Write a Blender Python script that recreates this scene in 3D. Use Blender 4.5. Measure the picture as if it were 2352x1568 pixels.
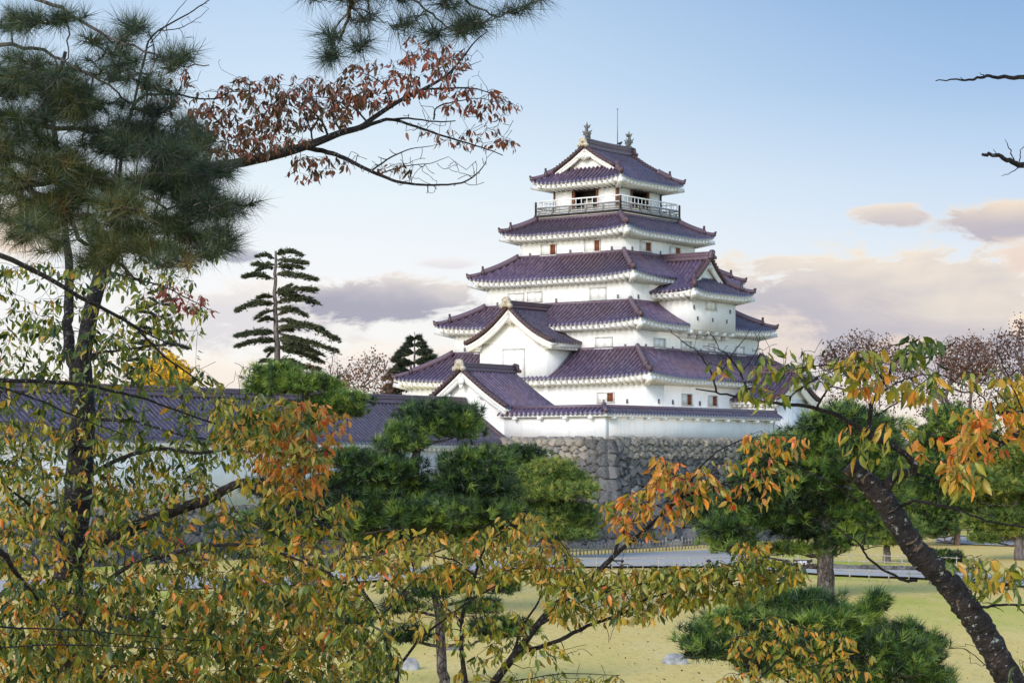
import bpy, math, random
import numpy as np
from mathutils import Vector

random.seed(7)
rng = np.random.default_rng(11)
for o in list(bpy.data.objects):
    bpy.data.objects.remove(o, do_unlink=True)
SC = bpy.context.scene
COL = SC.collection

# ------------------------------------------------------------------ camera
F = 4975.8            # focal length in units of a 2352 wide picture
CXP, HOR = 1176.0, 1052.0
H = 5.45              # eye height above the lawn
cam = bpy.data.cameras.new("camera")
cam.sensor_width = 36.0
cam.lens = 36.0 * F / 2352.0
cam.shift_y = (HOR - 784.0) / 2352.0
cam.clip_start = 0.2
cam.clip_end = 20000
co = bpy.data.objects.new("camera", cam)
co.location = (0, 0, H)
co.rotation_euler = (math.radians(90), 0, 0)
COL.objects.link(co)
SC.camera = co

# ------------------------------------------------------------------ light and exposure
SC.view_settings.view_transform = 'Standard'
SC.view_settings.look = 'None'
SC.view_settings.exposure = 1.32
SC.view_settings.gamma = 1.0
SUN_AZ = math.radians(216)       # compass bearing of the sun, clockwise from +Y
SUN_EL = math.radians(26)
sd = bpy.data.lights.new("sun", 'SUN')
sd.energy = 0.95
sd.angle = math.radians(20)
sd.color = (1.0, 0.92, 0.84)
so = bpy.data.objects.new("sun", sd)
sdir = Vector((math.sin(SUN_AZ) * math.cos(SUN_EL), math.cos(SUN_AZ) * math.cos(SUN_EL), math.sin(SUN_EL)))
so.rotation_euler = (-sdir).to_track_quat('-Z', 'Y').to_euler()
so.location = (-40, -60, 60)
COL.objects.link(so)


class NT:
    """small helper for node trees"""
    def __init__(s, tree):
        s.t = tree
        s.n = tree.nodes
        s.l = tree.links

    def new(s, kind, **kw):
        nd = s.n.new(kind)
        for k, v in kw.items():
            setattr(nd, k, v)
        return nd

    def set(s, sock, v):
        if isinstance(v, bpy.types.NodeSocket):
            s.l.new(v, sock)
        elif v is not None:
            sock.default_value = v

    def math(s, op, a, b=None, c=None, clamp=False):
        nd = s.new('ShaderNodeMath', operation=op)
        nd.use_clamp = clamp
        s.set(nd.inputs[0], a)
        if b is not None:
            s.set(nd.inputs[1], b)
        if c is not None:
            s.set(nd.inputs[2], c)
        return nd.outputs[0]

    def smooth(s, x, lo, hi):
        nd = s.new('ShaderNodeMapRange', interpolation_type='SMOOTHSTEP')
        s.set(nd.inputs['Value'], x)
        nd.inputs['From Min'].default_value = lo
        nd.inputs['From Max'].default_value = hi
        return nd.outputs[0]

    def mix(s, f, a, b, mode='MIX'):
        nd = s.new('ShaderNodeMix', data_type='RGBA', blend_type=mode)
        s.set(nd.inputs[0], f)
        s.set(nd.inputs[6], a if isinstance(a, bpy.types.NodeSocket) else (*a, 1))
        s.set(nd.inputs[7], b if isinstance(b, bpy.types.NodeSocket) else (*b, 1))
        return nd.outputs[2]

    def noise(s, vec, scale, detail=3, rough=0.55, dist=0.0):
        nd = s.new('ShaderNodeTexNoise')
        s.set(nd.inputs['Vector'], vec)
        nd.inputs['Scale'].default_value = scale
        nd.inputs['Detail'].default_value = detail
        nd.inputs['Roughness'].default_value = rough
        nd.inputs['Distortion'].default_value = dist
        return nd.outputs['Fac']

    def ramp(s, f, stops, interp='LINEAR'):
        nd = s.new('ShaderNodeValToRGB')
        cr = nd.color_ramp
        cr.interpolation = interp
        while len(cr.elements) < len(stops):
            cr.elements.new(0.5)
        for e, (p, c) in zip(cr.elements, stops):
            e.position = p
            e.color = (*c, 1)
        s.set(nd.inputs[0], f)
        return nd.outputs[0]


def lin(r, g, b):
    f = lambda v: (v / 12.92 if v <= 0.04045 else ((v + 0.055) / 1.055) ** 2.4)
    return (f(r / 255), f(g / 255), f(b / 255))


world = bpy.data.worlds.new("World")
SC.world = world
world.use_nodes = True
W = NT(world.node_tree)
W.n.clear()
BG = 0.15
EXPO = 2 ** SC.view_settings.exposure


def skyc(r, g, b):                      # radiance that shows as this display colour
    return tuple(v / BG / EXPO for v in lin(r, g, b))


tc = W.new('ShaderNodeTexCoord')
sep = W.new('ShaderNodeSeparateXYZ')
W.l.new(tc.outputs['Generated'], sep.inputs[0])
az = W.math('ARCTAN2', sep.outputs[0], sep.outputs[1])
el = W.math('ARCSINE', sep.outputs[2])
sky = W.new('ShaderNodeTexSky', sky_type='NISHITA')
sky.sun_disc = False
sky.sun_elevation = SUN_EL
sky.sun_rotation = SUN_AZ
sky.altitude = 200
sky.air_density = 1.0
sky.dust_density = 0.6
sky.ozone_density = 1.5
# a thin veil of high cloud: pale at the horizon, letting the blue through higher up
veil_h = W.ramp(W.math('DIVIDE', el, 0.30, clamp=True), [
    (0.0, skyc(252, 242, 228)), (0.13, skyc(251, 248, 243)), (0.27, skyc(247, 249, 251)),
    (0.42, skyc(231, 243, 251)), (0.58, skyc(206, 227, 247)), (0.72, skyc(186, 212, 241)), (1.0, skyc(150, 186, 228))])
veil_r = W.ramp(W.math('DIVIDE', el, 0.30, clamp=True), [
    (0.0, skyc(252, 232, 214)), (0.13, skyc(246, 240, 236)), (0.27, skyc(232, 240, 248)),
    (0.42, skyc(203, 223, 245)), (0.56, skyc(165, 197, 234)), (0.72, skyc(138, 177, 222)), (1.0, skyc(120, 160, 212))])
cur = W.mix(W.smooth(az, -0.10, 0.26), veil_h, veil_r)
dv = W.new('ShaderNodeCombineXYZ')
W.l.new(az, dv.inputs[0])
W.l.new(W.math('MULTIPLY', el, 2.6), dv.inputs[1])
nz1 = W.noise(dv.outputs[0], 26, 8, 0.66, 0.5)
nz2 = W.noise(dv.outputs[0], 9, 5, 0.55, 0.2)
nz3 = W.noise(dv.outputs[0], 60, 4, 0.6, 0.4)


def cloud(cur, px, py, rx, ry, dark, light, dens=1.0, rag=1.0, soft=0.45, split=0.0):
    a0, e0 = (px - CXP) / F, (HOR - py) / F
    dx = W.math('DIVIDE', W.math('SUBTRACT', az, a0), rx / F)
    dy = W.math('DIVIDE', W.math('SUBTRACT', el, e0), ry / F)
    r = W.math('SQRT', W.math('ADD', W.math('MULTIPLY', dx, dx), W.math('MULTIPLY', dy, dy)))
    m = W.math('SUBTRACT', 1.0, r)
    n = W.math('ADD', W.math('MULTIPLY', W.math('SUBTRACT', nz1, 0.5), 1.9 * rag),
               W.math('MULTIPLY', W.math('SUBTRACT', nz3, 0.5), 0.55 * rag))
    m = W.smooth(W.math('ADD', m, n), 0.0, soft * 0.62)
    m = W.math('MULTIPLY', m, dens)
    sh = W.smooth(W.math('ADD', W.math('MULTIPLY', dy, 0.55), W.math('MULTIPLY', W.math('SUBTRACT', nz2, 0.5 - split), 2.6)), -0.45, 0.75)
    sh = W.math('ADD', sh, W.math('MULTIPLY', W.math('SUBTRACT', 1.0, m), 0.7), clamp=True)
    return W.mix(m, cur, W.mix(sh, skyc(*dark), skyc(*light)))


cur = cloud(cur, 560, 730, 330, 110, (216, 213, 220), (251, 243, 234), 0.8, 1.1, 0.9)
cur = cloud(cur, 1000, 850, 420, 70, (228, 218, 220), (253, 243, 230), 0.8, 1.0, 0.9)
cur = cloud(cur, 470, 880, 300, 80, (236, 222, 222), (253, 240, 224), 0.8, 1.0, 0.9)
cur = cloud(cur, 880, 692, 270, 66, (166, 166, 184), (240, 231, 223), 0.95, 1.0, 0.6, -0.04)
cur = cloud(cur, 545, 590, 60, 22, (176, 178, 196), (206, 206, 216), 0.9, 0.7, 0.7)
cur = cloud(cur, 1030, 606, 80, 16, (222, 216, 220), (246, 240, 240), 0.7, 0.8, 0.8)
cur = cloud(cur, 2040, 735, 600, 185, (196, 192, 201), (246, 234, 218), 1.0, 0.95, 0.5, -0.02)
cur = cloud(cur, 1740, 800, 160, 90, (236, 222, 214), (253, 236, 218), 0.9, 0.9, 0.9)
cur = cloud(cur, 2070, 815, 170, 40, (206, 198, 210), (250, 226, 206), 0.7, 1.1, 0.8)
cur = cloud(cur, 2040, 506, 100, 34, (200, 194, 200), (245, 230, 214), 0.95, 0.9, 0.6)
cur = cloud(cur, 2320, 520, 200, 58, (194, 189, 198), (247, 229, 208), 1.0, 1.0, 0.6)
cur = cloud(cur, 2380, 600, 130, 60, (234, 214, 206), (252, 232, 212), 0.95, 0.8, 0.8)
cur = cloud(cur, 2360, 760, 90, 40, (240, 216, 204), (255, 236, 216), 0.95, 0.8, 0.6)
cur = cloud(cur, 20, 540, 170, 90, (250, 226, 206), (255, 240, 222), 0.9, 0.7, 1.0)
front = W.math('MULTIPLY', W.smooth(sep.outputs[1], 0.55, 0.85), W.math('SUBTRACT', 1.0, W.smooth(el, 0.30, 0.75)))
fin = W.mix(front, sky.outputs[0], cur)
below = W.smooth(sep.outputs[2], -0.02, 0.0)
fin = W.mix(below, skyc(150, 140, 110), fin)
bgn = W.new('ShaderNodeBackground')
W.l.new(fin, bgn.inputs[0])
bgn.inputs[1].default_value = BG
wo = W.new('ShaderNodeOutputWorld')
W.l.new(bgn.outputs[0], wo.inputs[0])

# ------------------------------------------------------------------ helpers
TH = 0.63809689
CT, ST = math.cos(TH), math.sin(TH)
KC = np.array([7.0948, 160.0])


def at(px, py, Y):
    return np.array([(px - CXP) / F * Y, Y, H + (HOR - py) / F * Y])


def gnd(px, py, z=0.0):
    Y = (H - z) * F / (py - HOR)
    return np.array([(px - CXP) / F * Y, Y, z])


def k2w(x, y, z):
    return (KC[0] + x * CT + y * ST, KC[1] - x * ST + y * CT, z)


def on_left(px, py, yc):                 # picture point on a castle plane y = yc
    k = (px - CXP) / F
    x = (k * (KC[1] + yc * CT) - KC[0] - yc * ST) / (CT + k * ST)
    return x, H + (HOR - py) / F * (KC[1] - x * ST + yc * CT)


def on_right(px, py, xc):                # picture point on a castle plane x = xc
    k = (px - CXP) / F
    y = (k * (KC[1] - xc * ST) - KC[0] - xc * CT) / (ST - k * CT)
    return y, H + (HOR - py) / F * (KC[1] - xc * ST + y * CT)


class MB:
    """collects faces and links them as one mesh object"""
    def __init__(s):
        s.v, s.f, s.uv, s.ti, s.n = [], {3: [], 4: []}, [], [], 0
        s.poly = []

    def add(s, v, quads=None, tris=None, uv=None, tint=None, polys=None):
        v = np.asarray(v, dtype=np.float64).reshape(-1, 3)
        n = len(v)
        s.v.append(v)
        s.uv.append(np.zeros((n, 2)) if uv is None else np.asarray(uv, dtype=np.float64).reshape(-1, 2))
        s.ti.append(np.broadcast_to(np.asarray(0.5 if tint is None else tint, dtype=np.float64), (n,)))
        if quads is not None and len(quads):
            s.f[4].append(np.asarray(quads, dtype=np.int64).reshape(-1, 4) + s.n)
        if tris is not None and len(tris):
            s.f[3].append(np.asarray(tris, dtype=np.int64).reshape(-1, 3) + s.n)
        if polys:
            for p in polys:
                s.poly.append([i + s.n for i in p])
        s.n += n

    def box(s, lo, hi, tint=None):
        x0, y0, z0 = lo
        x1, y1, z1 = hi
        v = [(x0, y0, z0), (x1, y0, z0), (x1, y1, z0), (x0, y1, z0), (x0, y0, z1), (x1, y0, z1), (x1, y1, z1), (x0, y1, z1)]
        s.add(v, [(0, 3, 2, 1), (4, 5, 6, 7), (0, 1, 5, 4), (1, 2, 6, 5), (2, 3, 7, 6), (3, 0, 4, 7)], tint=tint)

    def bar(s, p, q, w, h, up=(0, 0, 1), tint=None):
        """box from p to q, w wide, h tall, hung with its top on the line"""
        s.sweep([p, q], [(-w / 2, -h), (w / 2, -h), (w / 2, 0), (-w / 2, 0)], up, tint)

    def sweep(s, pts, prof, up=(0, 0, 1), tint=None, scale=None):
        pts = np.asarray(pts, dtype=float)
        prof = np.asarray(prof, dtype=float)
        n, m = len(pts), len(prof)
        tan = np.gradient(pts, axis=0)
        tan /= np.linalg.norm(tan, axis=1)[:, None] + 1e-12
        up = np.broadcast_to(np.asarray(up, float), (n, 3))
        sd_ = np.cross(tan, up)
        sd_ /= np.linalg.norm(sd_, axis=1)[:, None] + 1e-12
        u2 = np.cross(sd_, tan)
        sc = np.ones(n) if scale is None else np.asarray(scale, float)
        V = pts[:, None] + sd_[:, None] * (prof[None, :, 0:1] * sc[:, None, None]) + u2[:, None] * (prof[None, :, 1:2] * sc[:, None, None])
        a = (np.arange(n - 1) * m)[:, None] + np.arange(m)[None]
        b = (np.arange(n - 1) * m)[:, None] + (np.arange(m)[None] + 1) % m
        q = np.stack([a, b, b + m, a + m], -1).reshape(-1, 4)
        s.add(V.reshape(-1, 3), q, tint=tint, polys=[list(range(m))[::-1], list(range((n - 1) * m, n * m))])

    def prism(s, prof, org, ax, ay, az_, t0, t1, tint=None):
        """polygon in the (ax, ay) plane at org pushed from t0 to t1 along az_"""
        prof = np.asarray(prof, float)
        org, ax, ay, az_ = [np.asarray(k, float) for k in (org, ax, ay, az_)]
        base = org + prof[:, 0:1] * ax + prof[:, 1:2] * ay
        m = len(prof)
        V = np.vstack([base + az_ * t0, base + az_ * t1])
        q = [(i, (i + 1) % m, (i + 1) % m + m, i + m) for i in range(m)]
        s.add(V, q, tint=tint, polys=[list(range(m))[::-1], list(range(m, 2 * m))])

    def tube(s, pts, rad, sides=6, tint=None, cap=True):
        pts = np.asarray(pts, float)
        n = len(pts)
        rad = np.broadcast_to(np.asarray(rad, float), (n,))
        tan = np.gradient(pts, axis=0)
        tan /= np.linalg.norm(tan, axis=1)[:, None] + 1e-12
        ref = np.array([0.31, 0.17, 0.93]) if abs(tan[0, 2]) < 0.9 else np.array([0.95, 0.2, 0.1])
        a = np.cross(tan, ref)
        a /= np.linalg.norm(a, axis=1)[:, None] + 1e-12
        b = np.cross(tan, a)
        th = np.linspace(0, 2 * math.pi, sides, endpoint=False)
        V = pts[:, None] + rad[:, None, None] * (a[:, None] * np.cos(th)[None, :, None] + b[:, None] * np.sin(th)[None, :, None])
        ln = np.concatenate([[0], np.cumsum(np.linalg.norm(np.diff(pts, axis=0), axis=1))])
        uv = np.stack(np.broadcast_arrays(np.cos(th)[None] * 0.5, ln[:, None]), -1)
        i = (np.arange(n - 1) * sides)[:, None] + np.arange(sides)[None]
        j = (np.arange(n - 1) * sides)[:, None] + (np.arange(sides)[None] + 1) % sides
        q = np.stack([i, j, j + sides, i + sides], -1).reshape(-1, 4)
        s.add(V.reshape(-1, 3), q, uv=uv.reshape(-1, 2), tint=tint,
              polys=[list(range(sides))[::-1], list(range((n - 1) * sides, n * sides))] if cap else None)

    def build(s, name, mat, parent=None, org=None, kspace=False, smooth=False):
        v = np.vstack(s.v)
        if org is not None:
            v = v - np.asarray(org, float)
        me = bpy.data.meshes.new(name)
        q = np.vstack(s.f[4]) if s.f[4] else np.zeros((0, 4), int)
        t = np.vstack(s.f[3]) if s.f[3] else np.zeros((0, 3), int)
        pl = s.poly
        loops = np.concatenate([q.ravel(), t.ravel(), np.array([i for p in pl for i in p], dtype=np.int64)])
        tot = np.concatenate([np.full(len(q), 4), np.full(len(t), 3), np.array([len(p) for p in pl], dtype=np.int64)])
        st = np.concatenate([[0], np.cumsum(tot)[:-1]]) if len(tot) else tot
        me.vertices.add(len(v))
        me.vertices.foreach_set('co', v.astype(np.float32).ravel())
        me.loops.add(len(loops))
        me.loops.foreach_set('vertex_index', loops.astype(np.int32))
        me.polygons.add(len(tot))
        me.polygons.foreach_set('loop_start', st.astype(np.int32))
        me.polygons.foreach_set('loop_total', tot.astype(np.int32))
        if smooth:
            me.polygons.foreach_set('use_smooth', np.ones(len(tot), dtype=bool))
        uvl = me.uv_layers.new(name='UVMap')
        uvl.data.foreach_set('uv', np.vstack(s.uv)[loops].astype(np.float32).ravel())
        at_ = me.attributes.new('tint', 'FLOAT', 'POINT')
        at_.data.foreach_set('value', np.concatenate(s.ti).astype(np.float32))
        me.update(calc_edges=True)
        me.validate()
        if mat:
            me.materials.append(mat)
        ob = bpy.data.objects.new(name, me)
        COL.objects.link(ob)
        if parent:
            ob.parent = parent
        return ob


def tag(o, label=None, cat=None, group=None, kind=None):
    for k, v in (('label', label), ('category', cat), ('group', group), ('kind', kind)):
        if v:
            o[k] = v
    return o


def thing(name, label, cat, loc=(0, 0, 0), rz=0.0, group=None):
    o = bpy.data.objects.new(name, None)
    o.empty_display_size = 0.2
    o.location = tuple(float(v) for v in loc)
    o.rotation_euler = (0, 0, rz)
    COL.objects.link(o)
    return tag(o, label, cat, group)


class KThing:
    """a thing of the castle whose shapes are given in castle coordinates"""
    def __init__(s, name, label, cat, org):
        s.org = np.array(org, float)
        s.root = thing(name, label, cat, k2w(*org), -TH)

    def part(s, mb, name, mat, parent=None, smooth=False):
        return mb.build(name, mat, parent or s.root, s.org, smooth=smooth)


# ------------------------------------------------------------------ materials
def material(name, rough=0.7, spec=0.3):
    m = bpy.data.materials.new(name)
    m.use_nodes = True
    t = NT(m.node_tree)
    b = t.n['Principled BSDF']
    b.inputs['Roughness'].default_value = rough
    b.inputs['Specular IOR Level'].default_value = spec
    return m, t, b


def bump(t, b, h, strength=0.3, dist=0.02):
    nd = t.new('ShaderNodeBump')
    nd.inputs['Strength'].default_value = strength
    nd.inputs['Distance'].default_value = dist
    t.l.new(h, nd.inputs['Height'])
    t.l.new(nd.outputs[0], b.inputs['Normal'])


def ocoord(t):
    return t.new('ShaderNodeTexCoord').outputs['Object']


def scaled(t, v, sx, sy, sz):
    nd = t.new('ShaderNodeMapping')
    t.l.new(v, nd.inputs[0])
    nd.inputs['Scale'].default_value = (sx, sy, sz)
    return nd.outputs[0]


def tint(t):
    return t.new('ShaderNodeAttribute', attribute_name='tint').outputs['Fac']


def simple(name, c1, c2, scale=6.0, rough=0.7, spec=0.3, bstr=0.2, stretch=None, bscale=None):
    m, t, b = material(name, rough, spec)
    v = ocoord(t)
    if stretch:
        v = scaled(t, v, *stretch)
    n = t.noise(v, scale, 5, 0.6)
    t.l.new(t.mix(t.smooth(n, 0.3, 0.7), c1, c2), b.inputs['Base Color'])
    bump(t, b, t.noise(v, bscale or scale * 3, 4), bstr)
    return m


def mk_plaster():
    m, t, b = material('white_plaster', 0.85, 0.2)
    v = ocoord(t)
    n = t.noise(v, 0.7, 6, 0.65)
    streak = t.noise(scaled(t, v, 2.2, 2.2, 0.22), 1.6, 5, 0.6)
    c = t.mix(t.smooth(n, 0.35, 0.75), (0.74, 0.73, 0.715), (0.67, 0.66, 0.65))
    c = t.mix(t.math('MULTIPLY', t.smooth(streak, 0.50, 0.76), 0.6), c, (0.52, 0.51, 0.49))
    t.l.new(c, b.inputs['Base Color'])
    bump(t, b, t.noise(v, 9, 4), 0.15, 0.01)
    return m


def mk_tile():
    m, t, b = material('glazed_roof_tile', 0.30, 0.75)
    uv = t.new('ShaderNodeTexCoord').outputs['UV']
    sp = t.new('ShaderNodeSeparateXYZ')
    t.l.new(uv, sp.inputs[0])
    cx = t.math('FLOOR', sp.outputs[0])
    cy = t.math('FLOOR', sp.outputs[1])
    cb = t.new('ShaderNodeCombineXYZ')
    t.l.new(cx, cb.inputs[0])
    t.l.new(cy, cb.inputs[1])
    wn = t.new('ShaderNodeTexWhiteNoise', noise_dimensions='2D')
    t.l.new(cb.outputs[0], wn.inputs['Vector'])
    c = t.ramp(wn.outputs[0], [(0.0, (0.066, 0.039, 0.072)), (0.5, (0.086, 0.051, 0.092)), (0.85, (0.112, 0.068, 0.114)), (1.0, (0.13, 0.085, 0.115))])
    b.inputs['Coat Weight'].default_value = 0.35
    b.inputs['Coat Roughness'].default_value = 0.25
    big = t.noise(ocoord(t), 0.35, 5, 0.6)
    c = t.mix(t.math('MULTIPLY', t.smooth(big, 0.46, 0.70), 0.65), c, (0.105, 0.052, 0.056))
    fx = t.math('ABSOLUTE', t.math('SUBTRACT', t.math('FRACT', sp.outputs[0]), 0.49))
    c = t.mix(t.math('MULTIPLY', t.smooth(fx, 0.16, 0.26), 0.75), c, (0.022, 0.013, 0.020))
    t.l.new(c, b.inputs['Base Color'])
    rr = t.math('MULTIPLY_ADD', wn.outputs[0], 0.18, 0.20)
    t.l.new(rr, b.inputs['Roughness'])
    bump(t, b, t.math('FRACT', sp.outputs[1]), 0.5, 0.04)
    return m


def mk_leaf(name, stops, trans=0.27, rough=0.42, spots=True, dirt=0.16):
    m, t, b = material(name, rough, 0.45)
    tv = tint(t)
    v = ocoord(t)
    if spots:
        tv = t.math('ADD', tv, t.math('MULTIPLY', t.math('SUBTRACT', t.noise(v, 22, 3), 0.5), 0.42))
    c = t.ramp(tv, stops)
    if spots:
        sp = t.smooth(t.noise(v, 75, 2), 0.62, 0.72)
        c = t.mix(t.math('MULTIPLY', sp, dirt * 4), c, (0.05, 0.018, 0.01))
    t.l.new(c, b.inputs['Base Color'])
    tr = t.new('ShaderNodeBsdfTranslucent')
    t.l.new(c, tr.inputs[0])
    mx = t.new('ShaderNodeMixShader')
    mx.inputs[0].default_value = trans
    t.l.new(b.outputs[0], mx.inputs[1])
    t.l.new(tr.outputs[0], mx.inputs[2])
    t.l.new(mx.outputs[0], t.n['Material Output'].inputs[0])
    return m


def mk_bark_cherry():
    m, t, b = material('cherry_bark', 0.75, 0.3)
    uvn = t.new('ShaderNodeTexCoord')
    v = uvn.outputs['Object']
    lent = t.noise(scaled(t, uvn.outputs['UV'], 2.2, 26, 1), 1.6, 4, 0.6)
    n = t.noise(v, 12, 5, 0.65)
    c = t.mix(t.smooth(n, 0.35, 0.7), (0.006, 0.005, 0.006), (0.024, 0.017, 0.015))
    c = t.mix(t.smooth(lent, 0.60, 0.68), c, (0.11, 0.070, 0.048))
    spk = t.smooth(t.noise(v, 48, 4, 0.65), 0.615, 0.66)
    c = t.mix(t.math('MULTIPLY', spk, 0.8), c, (0.24, 0.25, 0.25))
    lich = t.smooth(t.noise(v, 9, 7, 0.75), 0.615, 0.65)
    c = t.mix(t.math('MULTIPLY', lich, 0.9), c, (0.27, 0.31, 0.27))
    t.l.new(c, b.inputs['Base Color'])
    hh = t.math('ADD', t.math('MULTIPLY', lent, 1.3), n)
    bump(t, b, hh, 0.9, 0.03)
    return m


def mk_bark_pine():
    m, t, b = material('pine_bark', 0.9, 0.15)
    v = scaled(t, ocoord(t), 1, 1, 0.45)
    vo = t.new('ShaderNodeTexVoronoi', feature='DISTANCE_TO_EDGE')
    t.l.new(v, vo.inputs['Vector'])
    vo.inputs['Scale'].default_value = 9
    n = t.noise(v, 6, 5)
    c = t.mix(t.smooth(n, 0.35, 0.7), (0.055, 0.045, 0.040), (0.17, 0.14, 0.125))
    c = t.mix(t.smooth(vo.outputs['Distance'], 0.0, 0.10), (0.018, 0.014, 0.012), c)
    t.l.new(c, b.inputs['Base Color'])
    bump(t, b, vo.outputs['Distance'], 1.0, 0.08)
    return m


def mk_stone():
    m, t, b = material('field_stone', 0.9, 0.15)
    v = ocoord(t)
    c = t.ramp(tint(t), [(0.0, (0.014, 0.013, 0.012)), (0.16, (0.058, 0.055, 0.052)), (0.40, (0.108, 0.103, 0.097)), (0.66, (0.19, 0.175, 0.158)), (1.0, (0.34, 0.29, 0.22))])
    n = t.noise(v, 5, 6, 0.7)
    c = t.mix(t.math('MULTIPLY', t.smooth(n, 0.5, 0.62), 0.55), c, (0.20, 0.20, 0.21))
    c = t.mix(t.math('MULTIPLY', t.smooth(t.noise(v, 3.1, 6, 0.7), 0.54, 0.66), 0.7), c, (0.035, 0.036, 0.036))
    t.l.new(c, b.inputs['Base Color'])
    bump(t, b, n, 0.9, 0.08)
    return m


def mk_lawn():
    m, t, b = material('dry_lawn', 0.95, 0.1)
    v = ocoord(t)
    big = t.noise(scaled(t, v, 1, 0.35, 1), 0.085, 5, 0.6, 0.4)
    med = t.noise(scaled(t, v, 1, 0.4, 1), 0.6, 5, 0.65)
    fine = t.noise(scaled(t, v, 1.0, 0.35, 1), 7, 4, 0.7)
    c = t.mix(t.smooth(big, 0.49, 0.66), (0.66, 0.475, 0.155), (0.38, 0.41, 0.060))
    c = t.mix(t.math('MULTIPLY', t.smooth(med, 0.45, 0.75), 0.6), c, (0.70, 0.53, 0.23))
    c = t.mix(t.math('MULTIPLY', t.smooth(fine, 0.45, 0.7), 0.55), c, (0.40, 0.31, 0.09))
    t.l.new(c, b.inputs['Base Color'])
    bump(t, b, fine, 0.8, 0.05)
    return m


M = {}
M['plaster'] = mk_plaster()
M['tile'] = mk_tile()
M['tile_ridge'] = simple('ridge_tile', (0.075, 0.044, 0.062), (0.13, 0.085, 0.105), 5, 0.42, 0.5, 0.35, (1, 1, 6))
M['tile_edge'] = simple('eave_tile_end', (0.05, 0.026, 0.032), (0.10, 0.06, 0.065), 9, 0.5, 0.4, 0.3)
M['beige'] = simple('pale_ornament_stone', (0.36, 0.30, 0.22), (0.58, 0.51, 0.40), 6, 0.8, 0.2, 0.4)
M['bronze'] = simple('weathered_bronze', (0.055, 0.055, 0.05), (0.14, 0.135, 0.12), 8, 0.6, 0.4, 0.5)
M['darkwood'] = simple('dark_stained_wood', (0.018, 0.014, 0.013), (0.045, 0.034, 0.03), 5, 0.6, 0.3, 0.2, (1, 1, .2))
M['brownwood'] = simple('brown_wood', (0.09, 0.035, 0.018), (0.17, 0.07, 0.032), 6, 0.6, 0.3, 0.2, (3, 3, .3))
M['redwood'] = simple('red_brown_lattice', (0.16, 0.045, 0.02), (0.26, 0.08, 0.03), 6, 0.6, 0.3, 0.2)
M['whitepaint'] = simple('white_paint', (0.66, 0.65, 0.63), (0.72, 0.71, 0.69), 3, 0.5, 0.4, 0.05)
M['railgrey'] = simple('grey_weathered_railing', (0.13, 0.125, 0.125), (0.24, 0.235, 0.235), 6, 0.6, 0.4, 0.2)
M['frame'] = simple('greyish_white_frame', (0.46, 0.45, 0.43), (0.56, 0.55, 0.53), 4, 0.7, 0.3, 0.1)  # greyer than the white paint of the shutters
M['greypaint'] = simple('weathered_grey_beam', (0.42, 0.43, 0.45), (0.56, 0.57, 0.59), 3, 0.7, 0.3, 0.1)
M['hole_shade'] = simple('recess_shade_grey', (0.10, 0.10, 0.105), (0.15, 0.15, 0.155), 4, 0.9, 0.1, 0.1)
M['interior'] = simple('unlit_interior', (0.016, 0.014, 0.015), (0.035, 0.03, 0.03), 1.5, 0.8, 0.2, 0.1)
M['steel'] = simple('grey_steel', (0.10, 0.11, 0.11), (0.17, 0.18, 0.18), 8, 0.4, 0.5, 0.05)
M['stone'] = mk_stone()
M['rock'] = simple('garden_rock', (0.18, 0.175, 0.17), (0.42, 0.41, 0.40), 3.5, 0.9, 0.2, 0.9)
M['rockdark'] = simple('dark_garden_rock', (0.09, 0.085, 0.085), (0.18, 0.17, 0.165), 3.5, 0.9, 0.2, 0.9)
M['lawn'] = mk_lawn()
M['gravel'] = simple('pale_gravel', (0.35, 0.325, 0.29), (0.47, 0.44, 0.40), 18, 0.95, 0.1, 0.6)
M['edging'] = simple('dark_edging_stone', (0.05, 0.045, 0.045), (0.16, 0.15, 0.14), 2.5, 0.95, 0.1, 0.8)
M['greywood'] = simple('grey_weathered_wood', (0.20, 0.17, 0.14), (0.36, 0.32, 0.27), 7, 0.85, 0.2, 0.3)
M['bamboo'] = simple('grey_bamboo', (0.26, 0.23, 0.18), (0.40, 0.36, 0.29), 7, 0.7, 0.3, 0.2)
M['signbrown'] = simple('sign_brown', (0.035, 0.02, 0.016), (0.05, 0.03, 0.022), 3, 0.5, 0.4, 0.05)
M['black'] = simple('black_paint', (0.012, 0.012, 0.013), (0.02, 0.02, 0.021), 3, 0.5, 0.4, 0.05)
M['feather'] = simple('black_feathers', (0.010, 0.010, 0.012), (0.02, 0.02, 0.024), 9, 0.5, 0.4, 0.2)
M['bark_cherry'] = mk_bark_cherry()
M['bark_pine'] = mk_bark_pine()
M['bark_red'] = simple('red_pine_bark', (0.17, 0.10, 0.075), (0.34, 0.23, 0.18), 4, 0.9, 0.2, 0.8, (1, 1, .4))
M['bark_grey'] = simple('grey_bark', (0.08, 0.065, 0.06), (0.18, 0.15, 0.14), 5, 0.9, 0.2, 0.6, (1, 1, .4))
M['leaf'] = mk_leaf('cherry_leaf', [(0.0, (0.014, 0.032, 0.005)), (0.22, (0.073, 0.114, 0.011)), (0.42, (0.246, 0.229, 0.020)),
                                    (0.62, (0.445, 0.221, 0.024)), (0.8, (0.610, 0.181, 0.024)), (1.0, (0.467, 0.043, 0.020))])
M['leaf_red'] = mk_leaf('russet_cherry_leaf', [(0.0, (0.040, 0.046, 0.011)), (0.3, (0.075, 0.044, 0.015)), (0.55, (0.127, 0.042, 0.022)),
                                               (0.8, (0.253, 0.064, 0.020)), (1.0, (0.242, 0.022, 0.020))], 0.25)
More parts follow.
